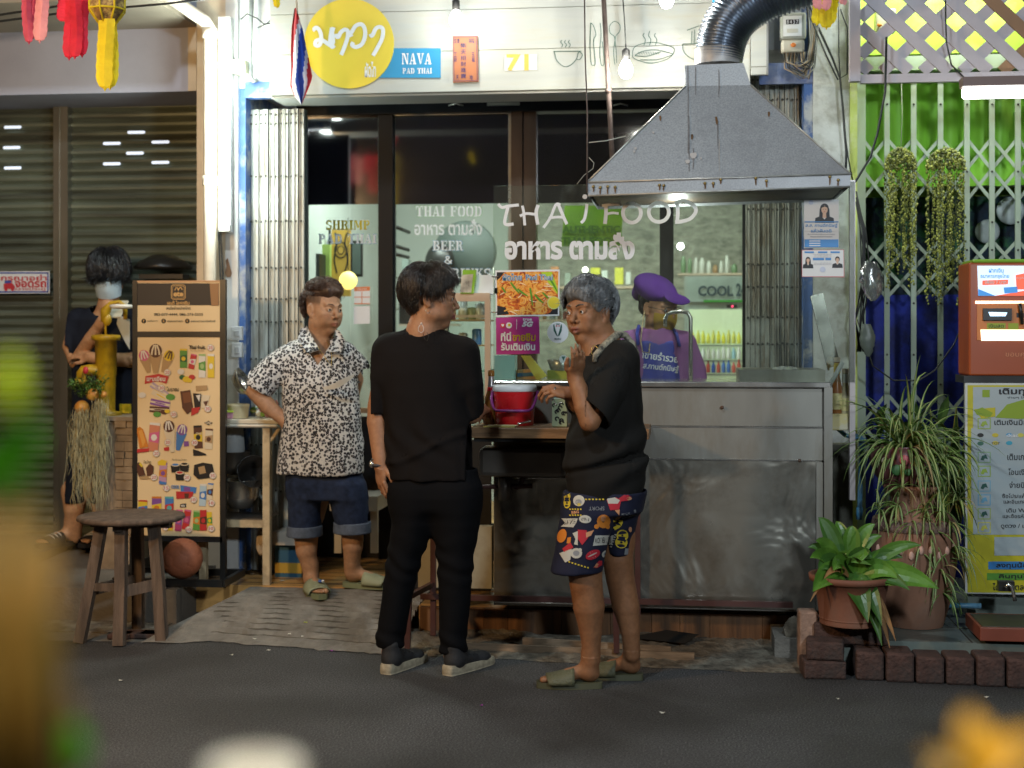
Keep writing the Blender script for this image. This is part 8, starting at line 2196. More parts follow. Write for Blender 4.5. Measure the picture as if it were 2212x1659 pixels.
mb=MB();e_=HMb@Vector((.083,-.004,-.050));mb.tube([e_+Vector((.008*math.cos(a),-.002,.010*math.sin(a)-.006))for a in[k*.5 for k in range(13)]],.0012,M_ssr,5);mb.build("earring",pB)
M_blkT=mat("black_cotton",(.0085,.007,.007),.85,var=.15,bump=.2,bscale=500,spec=.12)
sh=SD()
secs=[]
for py,l,r,d in((702,884,942,.05),(712,872,960,.065),(724,850,984,.085),(740,832,1000,.105),(762,822,1008,.12),(800,820,1010,.135),(850,824,1010,.14),(900,828,1016,.138),(950,832,1024,.142),(1000,836,1036,.148),(1036,838,1044,.15)):
 a,b=B(l,py),B(r,py);secs.append((a.z,(a.x+b.x)/2,Yb+.015,(b.x-a.x)/2,d))
sh.loft(secs,.02,n=2.35)
sh.chain([B(842,758),B(822,812,.0),B(813,886,.005)],[.074,.070,.066],.05)
sh.chain([B(1000,764),B(1012,830,.0),B(1018,888,.03)],[.072,.062,.058],.04)
f1=fold_noise(8,7,3.0,.010,11)
f1b=lambda P:f1(P)*np.clip((1.30-P[...,2])*2.4,.25,1.3)+.010*np.exp(-((P[...,2]-0.93+.06*np.sin(P[...,0]*9))/.016)**2)*-1+.006*np.sin((P[...,0]*1.2+P[...,2])*40+3*_noise3(P*6,8))*np.clip(1-abs(P[...,2]-.98)/.16,0,1)
zh=B(0,1033).z
nk=B(912,700)
clips=[below(zh,.012,4),lambda P:-(np.sqrt((P[...,0]-nk.x)**2+(P[...,1]-Yb-.012)**2+((P[...,2]-nk.z-.055)*.9)**2)-.066),lambda P:np.where(P[...,0]<B(828,0).x,B(0,888).z-P[...,2],-1),lambda P:np.where(P[...,0]>B(1013,0).x,(P-np.array(B(1030,893,.03)))@np.array(Vector((.15,.5,-.85)).normalized()),-1)]
lo,hi=bb([B(795,690,-.22),B(1060,1045,.22)],.03)
shirtB=sdobj("t_shirt",[(sh,lo,hi,.0056,shell(.010,clips,f1b))],M_blkT,pB,it=2)
mb=MB();mb.tube([Vector((nk.x+.058*math.cos(a),Yb+.012+.056*math.sin(a),nk.z+.006+.006*math.sin(a)))for a in[2*math.pi*k/28 for k in range(29)]],.007,M_blkT,7);mb.build("collar",shirtB)
mb=MB();mb.tube([Vector((nk.x+.066*math.cos(a),Yb+.01+.062*math.sin(a),nk.z+.008))for a in[2*math.pi*k/24 for k in range(25)]],.0016,M_blk,5);mb.build("necklace",pB)
mb=MB();cc=B(909,700,-.085);lp=[B(909,700,-.105),B(904,707,-.110),B(904,715,-.112),B(910,719,-.112),B(915,715,-.112),B(915,707,-.11),B(911,700,-.105)];mb.tube(lp,.0016,mat("white_cord",(.6,.5,.45),.5),5);mb.ball(B(910,699,-.106),.005,mat("white_cord",(.6,.5,.45),.5));lp=[B(914,720,-.118),B(917,732,-.122),B(923,736,-.124),B(926,726,-.124),B(922,718,-.12)];mb.tube(lp,.0013,M_blk,5);mb.build("nape_cord",pB)
M_trs=mat("black_trousers",(.004,.004,.005),.85,var=.1,bump=.2,bscale=500,spec=.12)
tr=SD()
def sec(py,l,r,d,cy=0.0):a,b=B(l,py),B(r,py);return(a.z,(a.x+b.x)/2,Yb+cy,(b.x-a.x)/2,d)
tr.loft([sec(990,850,1030,.115,.01),sec(1030,848,1032,.12,.01),sec(1070,846,1034,.12,.0),sec(1095,850,1030,.105,.0)],.03,n=2.3)
tr.loft([sec(1050,846,945,.11),sec(1130,848,934,.105),sec(1200,838,914,.085,.0),sec(1300,825,888,.075,.0),sec(1360,814,876,.072,.0),sec(1395,809,874,.074,.0)],.07)
tr.loft([sec(1050,930,1034,.11),sec(1130,938,1036,.105),sec(1200,946,1024,.085,.0),sec(1300,949,1016,.072,.0),sec(1360,948,1008,.07,.0),sec(1408,948,1010,.072,.0)],.07)
f2=fold_noise(8,7,4.5,.004,21)
f2b=lambda P:f2(P)*np.clip(1.0-P[...,2]*.7,.3,1)+.004*np.sin(P[...,2]*75+26*P[...,0]+3.5*_noise3(P*9,3))*np.exp(-((P[...,2]-.46)/.08)**2)+.005*np.sin(P[...,2]*75+24*P[...,0]+3*_noise3(P*8,5))*np.exp(-((P[...,2]-.12)/.05)**2)
zc0,zc1=B(0,1390).z,B(0,1404).z;xm=B(911,0).x
clipt=[lambda P:np.where(P[...,0]<xm,zc0,zc1)-P[...,2],above(B(0,1000).z)]
lo,hi=bb([B(800,985,-.2),B(1050,1415,.2)],.02)
sdobj("trousers",[(tr,lo,hi,.0056,shell(.012,clipt,f2b))],M_trs,pB,it=1)
M_sole=mat("off_white_sole",(.36,.31,.22),.6,var=.25,scale=50,bump=.3,bscale=160);M_shoe=mat("black_knit_shoe",(.018,.018,.020),.7,var=.3,scale=60,bump=.3,bscale=260)
def shoe(px,py,dx,dy,name="shoe"):
 c=G(px,py);a=math.atan2(-dx,dy)
 M=Matrix.Translation((c.x,c.y,0))@Matrix.Rotation(a,4,'Z');s=SD();s.frame(M)
 s.ell((0,.03,.055),(.037,.045,.04),.02);s.cap((0,.04,.06),.036,(0,.13,.045),.034,.02);s.ell((0,.20,.036),(.044,.065,.028),.025);s.cap((0,.03,.06),.038,(0,.025,.115),.038,.02)
 s.frame(None);w=M.translation
 def post(P,F):return np.maximum(F,.026-P[...,2])
 sh_=sdobj(name,[(s,(w.x-.32,w.y-.32,0.01),(w.x+.32,w.y+.32,.17),.005,post)],M_shoe,pB)
 mb=MB();n=22;out=[]
 for k in range(2*n):
  u=k/n if k<n else 2-k/n;sg=1 if k<n else-1;y=-.022+.292*(1-math.cos(math.pi*u))/2;wd=.040*(.85+.35*max(0,y/.27))*math.sqrt(max(0,math.sin(math.pi*u)))**.5
  out.append((sg*wd,y))
 rings=[(1.0,.002),(1.06,.010),(1.05,.024),(.98,.034)];N=len(out)
 vs=[M@Vector((x*q,(y-.12)*(1+(q-1)*.4)+.12,z+(.010 if z>.02 else 0)*max(0,1-max(0,y)/.08)))for q,z in rings for x,y in out]
 mb.add(vs,[(j*N+i,(j+1)*N+i,(j+1)*N+(i+1)%N,j*N+(i+1)%N)for j in range(3)for i in range(N)]+[tuple(range(N-1,-1,-1))][:1],M_sole,True);mb.add(vs[-N:],[tuple(range(N))],M_sole);mb.build("sole",sh_)
 mb=MB();
 for k in range(3):mb.tube([M@Vector((-.03,.10+.025*k,.072-.006*k)),M@Vector((0,.105+.025*k,.086-.008*k)),M@Vector((.03,.10+.025*k,.072-.006*k))],.003,M_shoe,5)
 mb.build("laces",sh_)
shoe(838,1456,.28,.80);shoe(972,1459,.42,.80)
mb=MB();w0=B(819,1002,-.025);mb.tube([w0+Vector((.033*math.cos(a),.032*math.sin(a),.004*math.sin(a)))for a in[2*math.pi*k/20 for k in range(21)]],.008,mat("watch_strap",(.03,.03,.035),.4),6);mb.ball(w0+Vector((-.026,-.022,0)),(.012,.012,.015),M_ssr,seg=10,rings=8);mb.tube([w0+Vector((.031*math.cos(a),.030*math.sin(a),.020))for a in[2*math.pi*k/20 for k in range(21)]],.0018,M_ssr,5);mb.build("wristwatch",pB)
Yl=6.86
pL=thing("person",G(718,1300,.12),"person in a leopard print shirt and denim shorts with one hand on the hip","person")
def W(px,py,dy=0.0):v=V(px,py,Yl+dy);return Vector((v.x,Yl+dy,v.z))
def lsec(py,l,r,d,cy=0.0,ro=0.0,f=W,Y0=Yl):a,b=f(l,py),f(r,py);return(a.z,(a.x+b.x)/2,Y0+cy,(b.x-a.x)/2,d,ro)
SK2=(.44,.25,.145)
HMl=head_matrix(W(700,668),(.80,-.60),-2,-4,1.01)
bl=SD();head(bl,HMl,1.08,1.05,age=1,eye=.6)
bl.cap(W(694,700),.060,W(690,752),.066,.03);bl.ell(W(692,790),(.13,.09,.08),.04);
bl.chain([W(640,772),W(588,812,-.03),W(551,846,-.05),W(580,878,-.04),W(612,906,-.04)],[.062,.050,.042,.042,.030],.02)
bl.chain([W(742,780,.02),W(766,820,.10),W(760,850,.17),W(735,880,.22)],[.052,.044,.04,.03],.02)
bl.chain([W(692,752),W(694,800,.01),W(698,920,.01),W(702,1040,.01)],[.055,.085,.10,.10],.03);bl.cap(W(640,775),.045,W(744,782),.045,.03);bl.chain([W(675,1060),W(664,1105)],[.09,.085],.03);bl.chain([W(742,1050),W(758,1090)],[.08,.07],.03)
Mh=hand_matrix(W(613,905,-.045),W(634,945,-.10),(-.5,-.8,.2));hand(bl,Mh,side=1,curl=(15,20,15),thumb=(40,10),s=.92)
bl.chain([W(664,1100),W(661,1150,-.02),W(662,1190,-.03),W(672,1240,-.02)],[.078,.062,.052,.029],.03)
bl.chain([W(760,1085),W(761,1140),W(762,1180),W(757,1235,.02)],[.070,.058,.050,.029],.03)
fl=G(668,1280,.145);fl=Vector((W(668,0).x,6.86,.148));yl_=-math.atan2(.13,-.21)
MfL=foot(bl,fl,-2.62,.98,1);fr=Vector((W(747,0).x,6.90,.168));MfR=foot(bl,fr,-1.72,.98,-1)
def fade(q,c,near):
 w=np.clip((np.abs(q[:,0])-.045)/.02,0,1)*np.clip((.035-np.abs(q[:,2]-.048))/.02,0,1)*(q[:,1]<.045)*near;w2=np.clip((-q[:,1]-.045)/.02,0,1)*(q[:,2]<.05)*(q[:,2]>-.085)*near
 w=np.maximum(w*.72,w2*.8)[:,None];return c*(1-w)+np.array((.05,.03,.02))*w
col2=head_color(HMl,SK2,(.38,.16,.11),extra=fade)
hb=HMl.translation;zneck=W(0,742).z;lo,hi=bb([W(540,760,-.2),W(800,760,.25)],.08)
bodyobj(bl,[((hb.x-.18,hb.y-.18,zneck-.02),(hb.x+.18,hb.y+.18,hb.z+.17),.0026),((W(598,0).x,Yl-.22,W(0,990).z),(W(655,0).x,Yl+.04,W(0,915).z),.0030),((W(640,0).x,6.5,.10),(W(850,0).x,7.05,.27),.0038)],(lo[0],lo[1]-.1,.08),(hi[0]+.1,hi[1]+.1,zneck+.05),pL,col2)
eyes(pL,HMl,(.05,0));M_hairl=hair_mat("curly_brown_hair",(.055,.028,.017),(.16,.09,.06),.45);brows(pL,HMl,M_hairl,1.0,.002)
def capL(sd):
 sd.ell((0,-.014,.080),(.082,.100,.058),.01);sd.ell((0,.058,.095),(.06,.042,.034),.03);sd.ell((0,-.082,.03),(.062,.035,.075),.03);sd.ell((.03,.02,.118),(.03,.04,.022),.02);sd.ell((-.03,-.03,.12),(.035,.04,.022),.02)
 sd.ell((0,.115,.035),(.07,.05,.045),.01,'s')
hair(pL,HMl,M_hairl,capL,3000,lambda p:p.z>.075+max(0,p.y)*.35 or(p.y<-.06 and p.z>-.02),lambda p:(math.sin(p.x*90)*1.5,.9 if p.z>.08 else-.2,.5 if p.z>.08 else-1),lambda p:.045 if p.z>.06 else.03,lift=.022,seed=9,r0=.0015,curl=.009,ell=(.080,.100,.100),jit=.9)
def leopard():
 m=bpy.data.materials.new("leopard_print");m.use_nodes=True;n,l=m.node_tree.nodes,m.node_tree.links;p=n["Principled BSDF"];p.inputs["Roughness"].default_value=.7;p.inputs["Specular IOR Level"].default_value=.3
 tc=n.new("ShaderNodeTexCoord");nz=n.new("ShaderNodeTexNoise");nz.inputs["Scale"].default_value=45;l.new(tc.outputs["Object"],nz.inputs["Vector"])
 mx=n.new("ShaderNodeMixRGB");mx.inputs[0].default_value=.014;l.new(tc.outputs["Object"],mx.inputs[1]);l.new(nz.outputs["Color"],mx.inputs[2])
 v=n.new("ShaderNodeTexVoronoi");v.inputs["Scale"].default_value=72;v.inputs["Randomness"].default_value=.85;l.new(mx.outputs[0],v.inputs["Vector"])
 r=n.new("ShaderNodeValToRGB");e=r.color_ramp.elements;r.color_ramp.interpolation='LINEAR';e[0].position=.17;e[0].color=(.27,.24,.21,1);e[1].position=.66;e[1].color=(.68,.68,.67,1)
 for ps,c in((.22,(.012,.013,.02,1)),(.47,(.012,.013,.02,1)),(.52,(.56,.57,.60,1))):x=e.new(ps);x.color=c
 l.new(v.outputs["Distance"],r.inputs[0])
 n2=n.new("ShaderNodeTexNoise");n2 .inputs["Scale"].default_value=70;l.new(tc.outputs["Object"],n2 .inputs["Vector"]);gt=n.new("ShaderNodeMath");gt.operation='GREATER_THAN';gt.inputs[1].default_value=.69;l.new(n2 .outputs[0],gt.inputs[0])
 m2=n.new("ShaderNodeMixRGB");m2 .inputs[2].default_value=(.64,.64,.64,1);l.new(gt.outputs[0],m2 .inputs[0]);l.new(r.outputs[0],m2 .inputs[1]);l.new(m2 .outputs[0],p.inputs["Base Color"]);return m
M_leo=leopard()
sl=SD()
sl.loft([lsec(714,664,722,.060),lsec(730,652,736,.074),lsec(746,634,750,.092),lsec(766,618,760,.110),lsec(800,612,768,.128),lsec(850,608,776,.142),lsec(904,614,785,.152),lsec(960,607,789,.158),lsec(1022,600,788,.162)],.02,n=2.2)
sl.chain([W(640,766),W(596,796,-.02),W(560,832,-.04)],[.074,.082,.088],.04);sl.chain([W(744,766),W(766,790,.04),W(776,800,.07)],[.07,.07,.066],.04)
fL=fold_noise(8,7,3.5,.010,33);nl=W(700,742,-.09)
def vneck(P):
 x,z=P[...,0]-W(699,0).x,P[...,2];z0=W(0,786).z;front=P[...,1]<Yl-.01
 v=np.where(front,np.abs(x-(z-z0)*-.12)-np.clip((z-z0)*.62,0,.06),1);r=np.sqrt((x+.0)**2+(P[...,1]-Yl+.01)**2)-.070
 return np.where(z>z0,np.maximum(-v,-.0)if False else-v,-1)*1.0 if False else np.maximum(np.where(front&(z>z0),-v,-1),np.where(z>W(0,732).z,-r,-1))
clips=[below(W(0,1020).z,.006,6),vneck,lambda P:np.where(P[...,0]<W(600,0).x,(P-np.array(W(562,843,-.04)))@np.array(Vector((-.55,0,-.85)).normalized()),-1),lambda P:np.where((P[...,0]>W(772,0).x)&(P[...,1]>Yl),W(0,796).z-P[...,2],-1)]
lo,hi=bb([W(525,735,-.22),W(800,1035,.22)],.02)
shirtL=sdobj("shirt",[(sl,lo,hi,.0058,shell(.010,clips,fL))],M_leo,pL,it=2)
for sg,pts in((0,((664,706,.0),(672,722,-.075),(690,756,-.115),(664,764,-.118),(644,734,-.095),(650,714,-.03))),(1,((724,712,.0),(726,728,-.075),(714,762,-.112),(738,764,-.105),(746,736,-.07),(734,716,-.02)))):
 mb=MB();P_l=[W(x,y,d)for x,y,d in pts];off=Vector((0,-.012,.006));mb.add(P_l+[p+off for p in P_l],[(0,1,5),(1,2,3),(1,3,4),(1,4,5),(6,11,7),(7,9,8),(7,10,9),(7,11,10)]+[(i,(i+1)%6,6+(i+1)%6,6+i)for i in range(6)],M_leo,True);mb.build("collar",shirtL)
mb=MB()
for y in(868,905,945,985):mb.ball(W(759+(y-868)*.01,y,-.145),(.006,.004,.006),mat("button_dark",(.08,.07,.06),.4),seg=8,rings=5)
mb.build("button",shirtL)
mb=MB();mb.tube([W(x,y,d)for x,y,d in((678,735,-.04),(690,755,-.085),(706,778,-.112),(716,790,-.118),(717,770,-.10),(712,748,-.07),(706,736,-.04))],.0016,mat("gold_chain",(.7,.5,.12),.3,metal=.8),5);mb.build("necklace",pL)
mb=MB();mb.ball(W(661,716,-.03),.007,mat("yellow_bead",(.5,.5,.05),.4),seg=8,rings=6);mb.build("bead",pL)
mb=MB();n=14;vs=[]
for i in range(n+1):
 u=i/n;x=699+66*u;yb=841+5*math.sin(math.pi*u)-28*u**1.6;yt=yb-5-14*math.sin(math.pi*u)*(.4+u*.5)
 for j in range(4):vs.append(W(x,yt+(yb-yt)*j/3,-.165-.03*math.sin(math.pi*u)*(1-j/3*.3)))
mb.add(vs,[(i*4+j,i*4+j+1,i*4+5+j,i*4+4+j)for i in range(n)for j in range(3)],mat("white_mask",(.72,.72,.68),.7),True);mb.tube([W(699,840,-.165),W(692,815,-.150),W(693,790,-.13)],.0014,mat("white_cord",(.6,.5,.45),.5),4);mb.build("face_mask",pL)
M_den=mat("dark_denim",(.018,.030,.070),.85,var=.35,scale=35,bump=.3,bscale=400,dirt=(.035,.05,.10),dscale=7,damt=.5,spec=.25);M_cuff=mat("denim_cuff",(.10,.13,.19),.85,var=.25,scale=40,bump=.3,bscale=400)
st_=SD();st_.loft([lsec(1000,616,778,.135),lsec(1040,616,786,.142),lsec(1075,622,790,.135)],.03,n=2.2);st_.loft([lsec(1040,618,712,.125),lsec(1080,624,704,.115,-.01),lsec(1146,626,695,.098,-.02)],.03);st_.loft([lsec(1040,700,788,.125),lsec(1080,712,794,.112),lsec(1140,724,798,.095)],.03)
xm2=W(709,0).x;clp=[lambda P:np.where(P[...,0]<xm2,W(0,1143).z+.12*(P[...,0]-W(660,0).x)*0,W(0,1136).z)-P[...,2],above(W(0,1008).z)];lo,hi=bb([W(608,1000,-.2),W(806,1150,.2)],.02)
shortL=sdobj("denim_shorts",[(st_,lo,hi,.0056,shell(.010,clp,fold_noise(12,9,7,.005,41)))],M_den,pL,it=2)
for(l,r,y0,y1,d,cy)in((624,697,1121,1146,.100,-.02),(722,800,1113,1139,.097,0)):
 a,b=W(l,y0),W(r,y0);s=SD();z0,z1=W(0,y1).z,W(0,y0).z;s.loft([(z0,(a.x+b.x)/2,Yl+cy,(b.x-a.x)/2+.003,d+.004),(z1,(a.x+b.x)/2,Yl+cy,(b.x-a.x)/2+.001,d+.003)],.01,round_=.004)
 sdobj("cuff",[(s,(a.x-.03,Yl+cy-d-.04,z0-.02),(b.x+.03,Yl+cy+d+.04,z1+.02),.005,shell(.010,[above(z1-.003),below(z0+.003)]))],M_cuff,shortL,it=1)
M_sld=mat("sage_slide",(.20,.23,.13),.6,var=.1);M_sls=mat("sage_strap",(.30,.33,.21),.6,var=.12)
slide(pL,MfL,M_sld,M_sls);slide(pL,MfR,M_sld,M_sls)
mb=MB();c=MfL@Vector((-.012,.165,.052));mb.ball(c,(.012,.012,.008),mat("charm_blue",(.05,.12,.4),.4),seg=8,rings=6);mb.ball(c+Vector((.014,-.004,.002)),(.008,.008,.007),M_paper,seg=8,rings=6);mb.build("charm",pL)
Yo=5.62
pO=thing("person",G(1290,1480),"grey haired person in a loose black shirt and patterned shorts raising a hand","person")
def O(px,py,dy=0.0):v=V(px,py,Yo+dy);return Vector((v.x,Yo+dy,v.z))
osec=lambda py,l,r,d,cy=0.0,ro=0.0:lsec(py,l,r,d,cy,ro,O,Yo)
SK3=(.27,.125,.058)
HMo=head_matrix(O(1272,673),(-.58,-.81),3,-3,1.0)
bo=SD();head(bo,HMo,1.0,1.0,age=1,nose=1.15,mouth_open=.003,eye=.85,brow=1.3)
bo.cap(O(1290,708),.056,O(1310,752),.060,.03);bo.cap(O(1268,735,-.02),.035,O(1290,775,-.04),.04,.03);bo.ell(O(1315,800),(.11,.09,.09),.04)
bo.chain([O(1325,790,-.08),O(1292,870,-.16),O(1274,910,-.21),O(1262,880,-.21),O(1251,842,-.20),O(1241,810,-.19)],[.055,.044,.040,.038,.034,.027],.015)
Mh=hand_matrix(O(1241,810,-.19),O(1255,766,-.27),(.55,-.75,-.3));hand(bo,Mh,side=-1,curl=(16,22,16),thumb=(30,20),s=.86,spread=.4)
bo.chain([O(1268,890,.05),O(1246,872,-.08),O(1232,852,-.12)],[.04,.034,.027],.02)
Mh2=hand_matrix(O(1230,851,-.12),O(1180,838,-.16),(.1,-.6,.75));hand(bo,Mh2,side=1,curl=(38,48,30),thumb=(30,30),s=.88)
bo.chain([O(1262,1170,-.04),O(1263,1225,-.04),O(1266,1262,-.04),O(1272,1310,-.03),O(1276,1365,-.02),O(1278,1425,-.01)],[.084,.070,.064,.062,.044,.031],.03)
bo.chain([O(1338,1160,.09),O(1334,1205,.09),O(1340,1250,.10),O(1352,1310,.11),O(1361,1360,.11),O(1366,1415,.12)],[.058,.062,.057,.055,.040,.030],.03)
hz_=G(1294,1478,0.0);MoA=foot(bo,Vector((O(1290,0).x,Yo-.0,.024)),math.pi/2+.10,.95,1);MoB=foot(bo,Vector((O(1376,0).x,Yo+.15,.024)),math.pi/2-.05,.93,-1)
col3=head_color(HMo,SK3,(.22,.075,.05));hb=HMo.translation;zneck=O(0,745).z
bo.chain([O(1312,755),O(1316,830),O(1310,950),O(1305,1070)],[.055,.10,.115,.11],.03);bo.cap(O(1280,790,.03),.04,O(1330,790,-.06),.045,.03);bo.chain([O(1275,1080,-.02),O(1262,1175,-.04)],[.09,.082],.03);bo.chain([O(1330,1070,.05),O(1336,1165,.09)],[.07,.06],.03);bo.chain([O(1275,805,.06),O(1262,860,.08),O(1268,890,.05)],[.045,.04,.04],.02)
bodyobj(bo,[((hb.x-.16,hb.y-.17,zneck-.02),(hb.x+.17,hb.y+.16,hb.z+.14),.0024),((O(1160,0).x,Yo-.36,O(0,905).z),(O(1275,0).x,Yo-.06,zneck-.021),.0026),((O(1155,0).x,Yo-.16,-.01),(O(1400,0).x,Yo+.26,.13),.0036)],(O(1150,0).x,Yo-.38,-.01),(O(1410,0).x,Yo+.28,zneck+.05),pO,col3)
eyes(pO,HMo,(.12,.02));M_hairo=hair_mat("silver_grey_hair",(.11,.115,.12),(.36,.38,.40),.45);M_browo=hair_mat("dark_brow",(.03,.022,.018),(.08,.07,.06));brows(pO,HMo,M_browo,1.15,.003,.002)
def capO(sd):
 sd.ell((0,-.020,.052),(.090,.106,.090),.01);sd.ell((0,.050,.080),(.068,.05,.042),.03);sd.ell((0,-.085,-.005),(.066,.036,.068),.03);sd.ell((0,-.07,-.055),(.050,.032,.035),.03)
 for x in(-1,1):sd.ell((x*.070,.015,.020),(.018,.036,.034),.02);sd.ell((x*.094,.000,-.030),(.03,.03,.042),.008,'s')
 sd.ell((0,.108,.004),(.060,.05,.048),.012,'s')
hair(pO,HMo,M_hairo,capO,4200,lambda p:p.z>.02+max(0,p.y)*.95 or(p.y<-.04 and p.z>-.05),lambda p:(p.x*5,.8,-.1)if p.y>-.04 else(p.x*4,-.3,-1),lambda p:.030 if p.y>.04 else.055 if p.z>.03 else.032,lift=.016,seed=14,r0=.0012,ell=(.088,.106,.098),jit=.7)
M_olT=mat("washed_black_cotton",(.013,.012,.011),.85,var=.2,scale=4,bump=.2,bscale=500,spec=.15)
so=SD()
so.loft([osec(728,1296,1342,.06,.01),osec(742,1272,1362,.085),osec(770,1256,1379,.115),osec(820,1246,1389,.145),osec(870,1238,1391,.155),osec(930,1228,1394,.16),osec(975,1215,1399,.165),osec(1010,1217,1400,.165),osec(1050,1222,1392,.16),osec(1080,1226,1384,.155)],.02,n=2.2)
so.chain([O(1338,782,-.06),O(1322,815,-.09)],[.082,.070],.05);so.chain([O(1275,800,.05),O(1262,850,.02),O(1256,868,-.02)],[.075,.07,.065],.03)
fo1=fold_noise(8,7,3.5,.011,53)
fo=lambda P:fo1(P)+.012*np.exp(-((P[...,2]-O(0,985).z-.25*(P[...,0]-O(1300,0).x))/.014)**2)+.009*np.sin((P[...,2]*1.0-.5*P[...,0])*44+3*_noise3(P*5,9))*np.clip(1-np.abs(P[...,2]-O(0,960).z)/.2,0,1)
sv=Vector((-.38,-.30,-.62)).normalized();cq=np.array(O(1276,880,-.19))
def sleeve_cut(P):d=P-cq;return np.where((P[...,1]<Yo-.10)&(P[...,2]<O(0,830).z)&(P[...,2]>O(0,948).z)&(P[...,0]<O(1320,0).x),d@np.array(sv),-1)
nO=O(1308,738)
clips=[lambda P:O(0,1076).z-P[...,2]-.25*np.maximum(0,P[...,0]-O(1330,0).x)+.01*_noise3(P*8,2),lambda P:-(np.sqrt((P[...,0]-nO.x)**2+(P[...,1]-Yo)**2+(P[...,2]-nO.z-.03)**2)-.078)]
clips[0]=lambda P:(O(0,1074).z+.22*np.maximum(0,P[...,0]-O(1310,0).x))-P[...,2]+.008*_noise3(P*8,2)
lo,hi=bb([O(1200,720,-.30),O(1405,1085,.22)],.02)
shirtO=sdobj("loose_shirt",[(so,lo,hi,.0058,shell(.011,clips,fo))],M_olT,pO,it=2)
se=SD();se.chain([O(1336,784,-.075),O(1310,842,-.145),O(1272,912,-.20)],[.072,.080,.084],.02);sdir=(O(1272,912,-.20)-O(1310,842,-.145)).normalized()
lo,hi=bb([O(1230,740,-.32),O(1390,950,.02)],.02);sdobj("sleeve",[(se,lo,hi,.0052,shell(.009,[plane(O(1283,893,-.185),sdir+Vector((-.25,0,.1)))],fold_noise(10,9,6,.007,57)))],M_olT,shirtO,it=2)
M_tow=mat("patterned_neck_towel",(.30,.27,.20),.9,var=.3,scale=60,dirt=(.03,.03,.03),dscale=42,damt=.9,bump=.6,bscale=120)
mb=MB();mb.tube([O(x,y,d)for x,y,d in((1284,782,-.125),(1286,768,-.12),(1300,752,-.10),(1318,735,-.07),(1334,722,-.02),(1350,724,.03),(1366,742,.02),(1377,764,-.0))],[.009,.012,.014,.015,.015,.014,.013,.009],M_tow,10);mb.build("neck_towel",pO)
mb=MB();mb.tube([O(x,y,d)for x,y,d in((1283,745,-.115),(1278,752,-.12),(1278,764,-.12),(1286,770,-.12),(1293,764,-.12),(1292,752,-.115),(1283,745,-.115))],.0014,mat("gold_chain",(.7,.5,.12),.3,metal=.8),5);mb.build("gold_pendant",pO)
mb=MB();mb.tube([O(1194,858,-.15),O(1200,875,-.15),O(1214,868,-.16)],.0022,M_ssr,6);mb.tube([O(1200,836,-.16),O(1192,866,-.16)],.0035,M_ssr,6);mb.build("keys",pO)
M_nav=mat("navy_print_shorts",(.012,.014,.035),.8,var=.2,scale=5,bump=.2,bscale=400,spec=.3)
so2=SD();so2 .loft([osec(1030,1228,1388,.14),osec(1060,1222,1396,.15),osec(1105,1214,1388,.15)],.03,n=2.2);so2 .loft([osec(1060,1218,1340,.12,-.03),osec(1110,1212,1330,.118,-.045),osec(1160,1202,1318,.112,-.05),osec(1230,1192,1304,.108,-.055)],.03);so2 .loft([osec(1060,1290,1396,.11,.05),osec(1120,1296,1380,.10,.08),osec(1165,1302,1368,.092,.09),osec(1206,1308,1362,.088,.10)],.03)
clo=[lambda P:np.where(P[...,1]<Yo+.03,O(0,1222).z-.12*(P[...,0]-O(1250,0).x),O(0,1200).z)-P[...,2],above(O(0,1040).z)]
lo,hi=bb([O(1186,1030,-.22),O(1402,1236,.24)],.02)
shortO=sdobj("patterned_shorts",[(so2,lo,hi,.0054,shell(.009,clo,fold_noise(11,9,5,.006,61)))],M_nav,pO,it=2)
DY_,DW,DR,DO,DG_,DP=flat("motif_yellow",(.62,.46,.03),.7),flat("motif_white",(.52,.50,.44),.7),flat("motif_red",(.45,.015,.03),.7),flat("motif_orange",(.62,.20,.02),.7),flat("motif_grey",(.25,.26,.28),.7),flat("motif_peach",(.60,.28,.14),.7)
def oz(cx,cy,rx,ry,rot=0,n=18,k=1.0):return tess([(cx+rx*math.cos(a)*math.cos(rot)-ry*math.sin(a)*math.sin(rot),cy+rx*math.cos(a)*math.sin(rot)+ry*math.sin(a)*math.cos(rot))for a in[i*2*math.pi/n for i in range(n)]])
q5=lambda x,y:(1168+x*.1600,1017.5+y*.1600)
def oc(cx,cy,rx,ry,rot=0):x,y=q5(cx,cy);return oz(x,y,rx*.16,ry*.16,rot)
def pc_(pts):return tess([q5(*p)for p in pts])
def tx(t_,x0,y0,x1,y1,b=.04,rot=0):a,b_=q5(x0,y0),q5(x1,y1);return ttext(t_,a[0],a[1],b_[0],b_[1],b,rot)
items=[(tx("8",308,265,402,505,.05),DY_),(oc(515,400,78,75),DW),(oc(510,420,45,40),DG_),(oc(515,452,30,18),DY_)]
for x in range(600,860,46):items.append((pc_([(x,372),(x+26,374),(x+26,392),(x,390)]),DY_))
items+=[(tx("SPORT",650,480,860,530,.0,180),DG_)]
for x in range(385,560,36):items+=[(pc_([(x,505),(x+22,508),(x+22,526),(x,523)]),DY_),(pc_([(x,585),(x+22,588),(x+22,606),(x,603)]),DY_)]
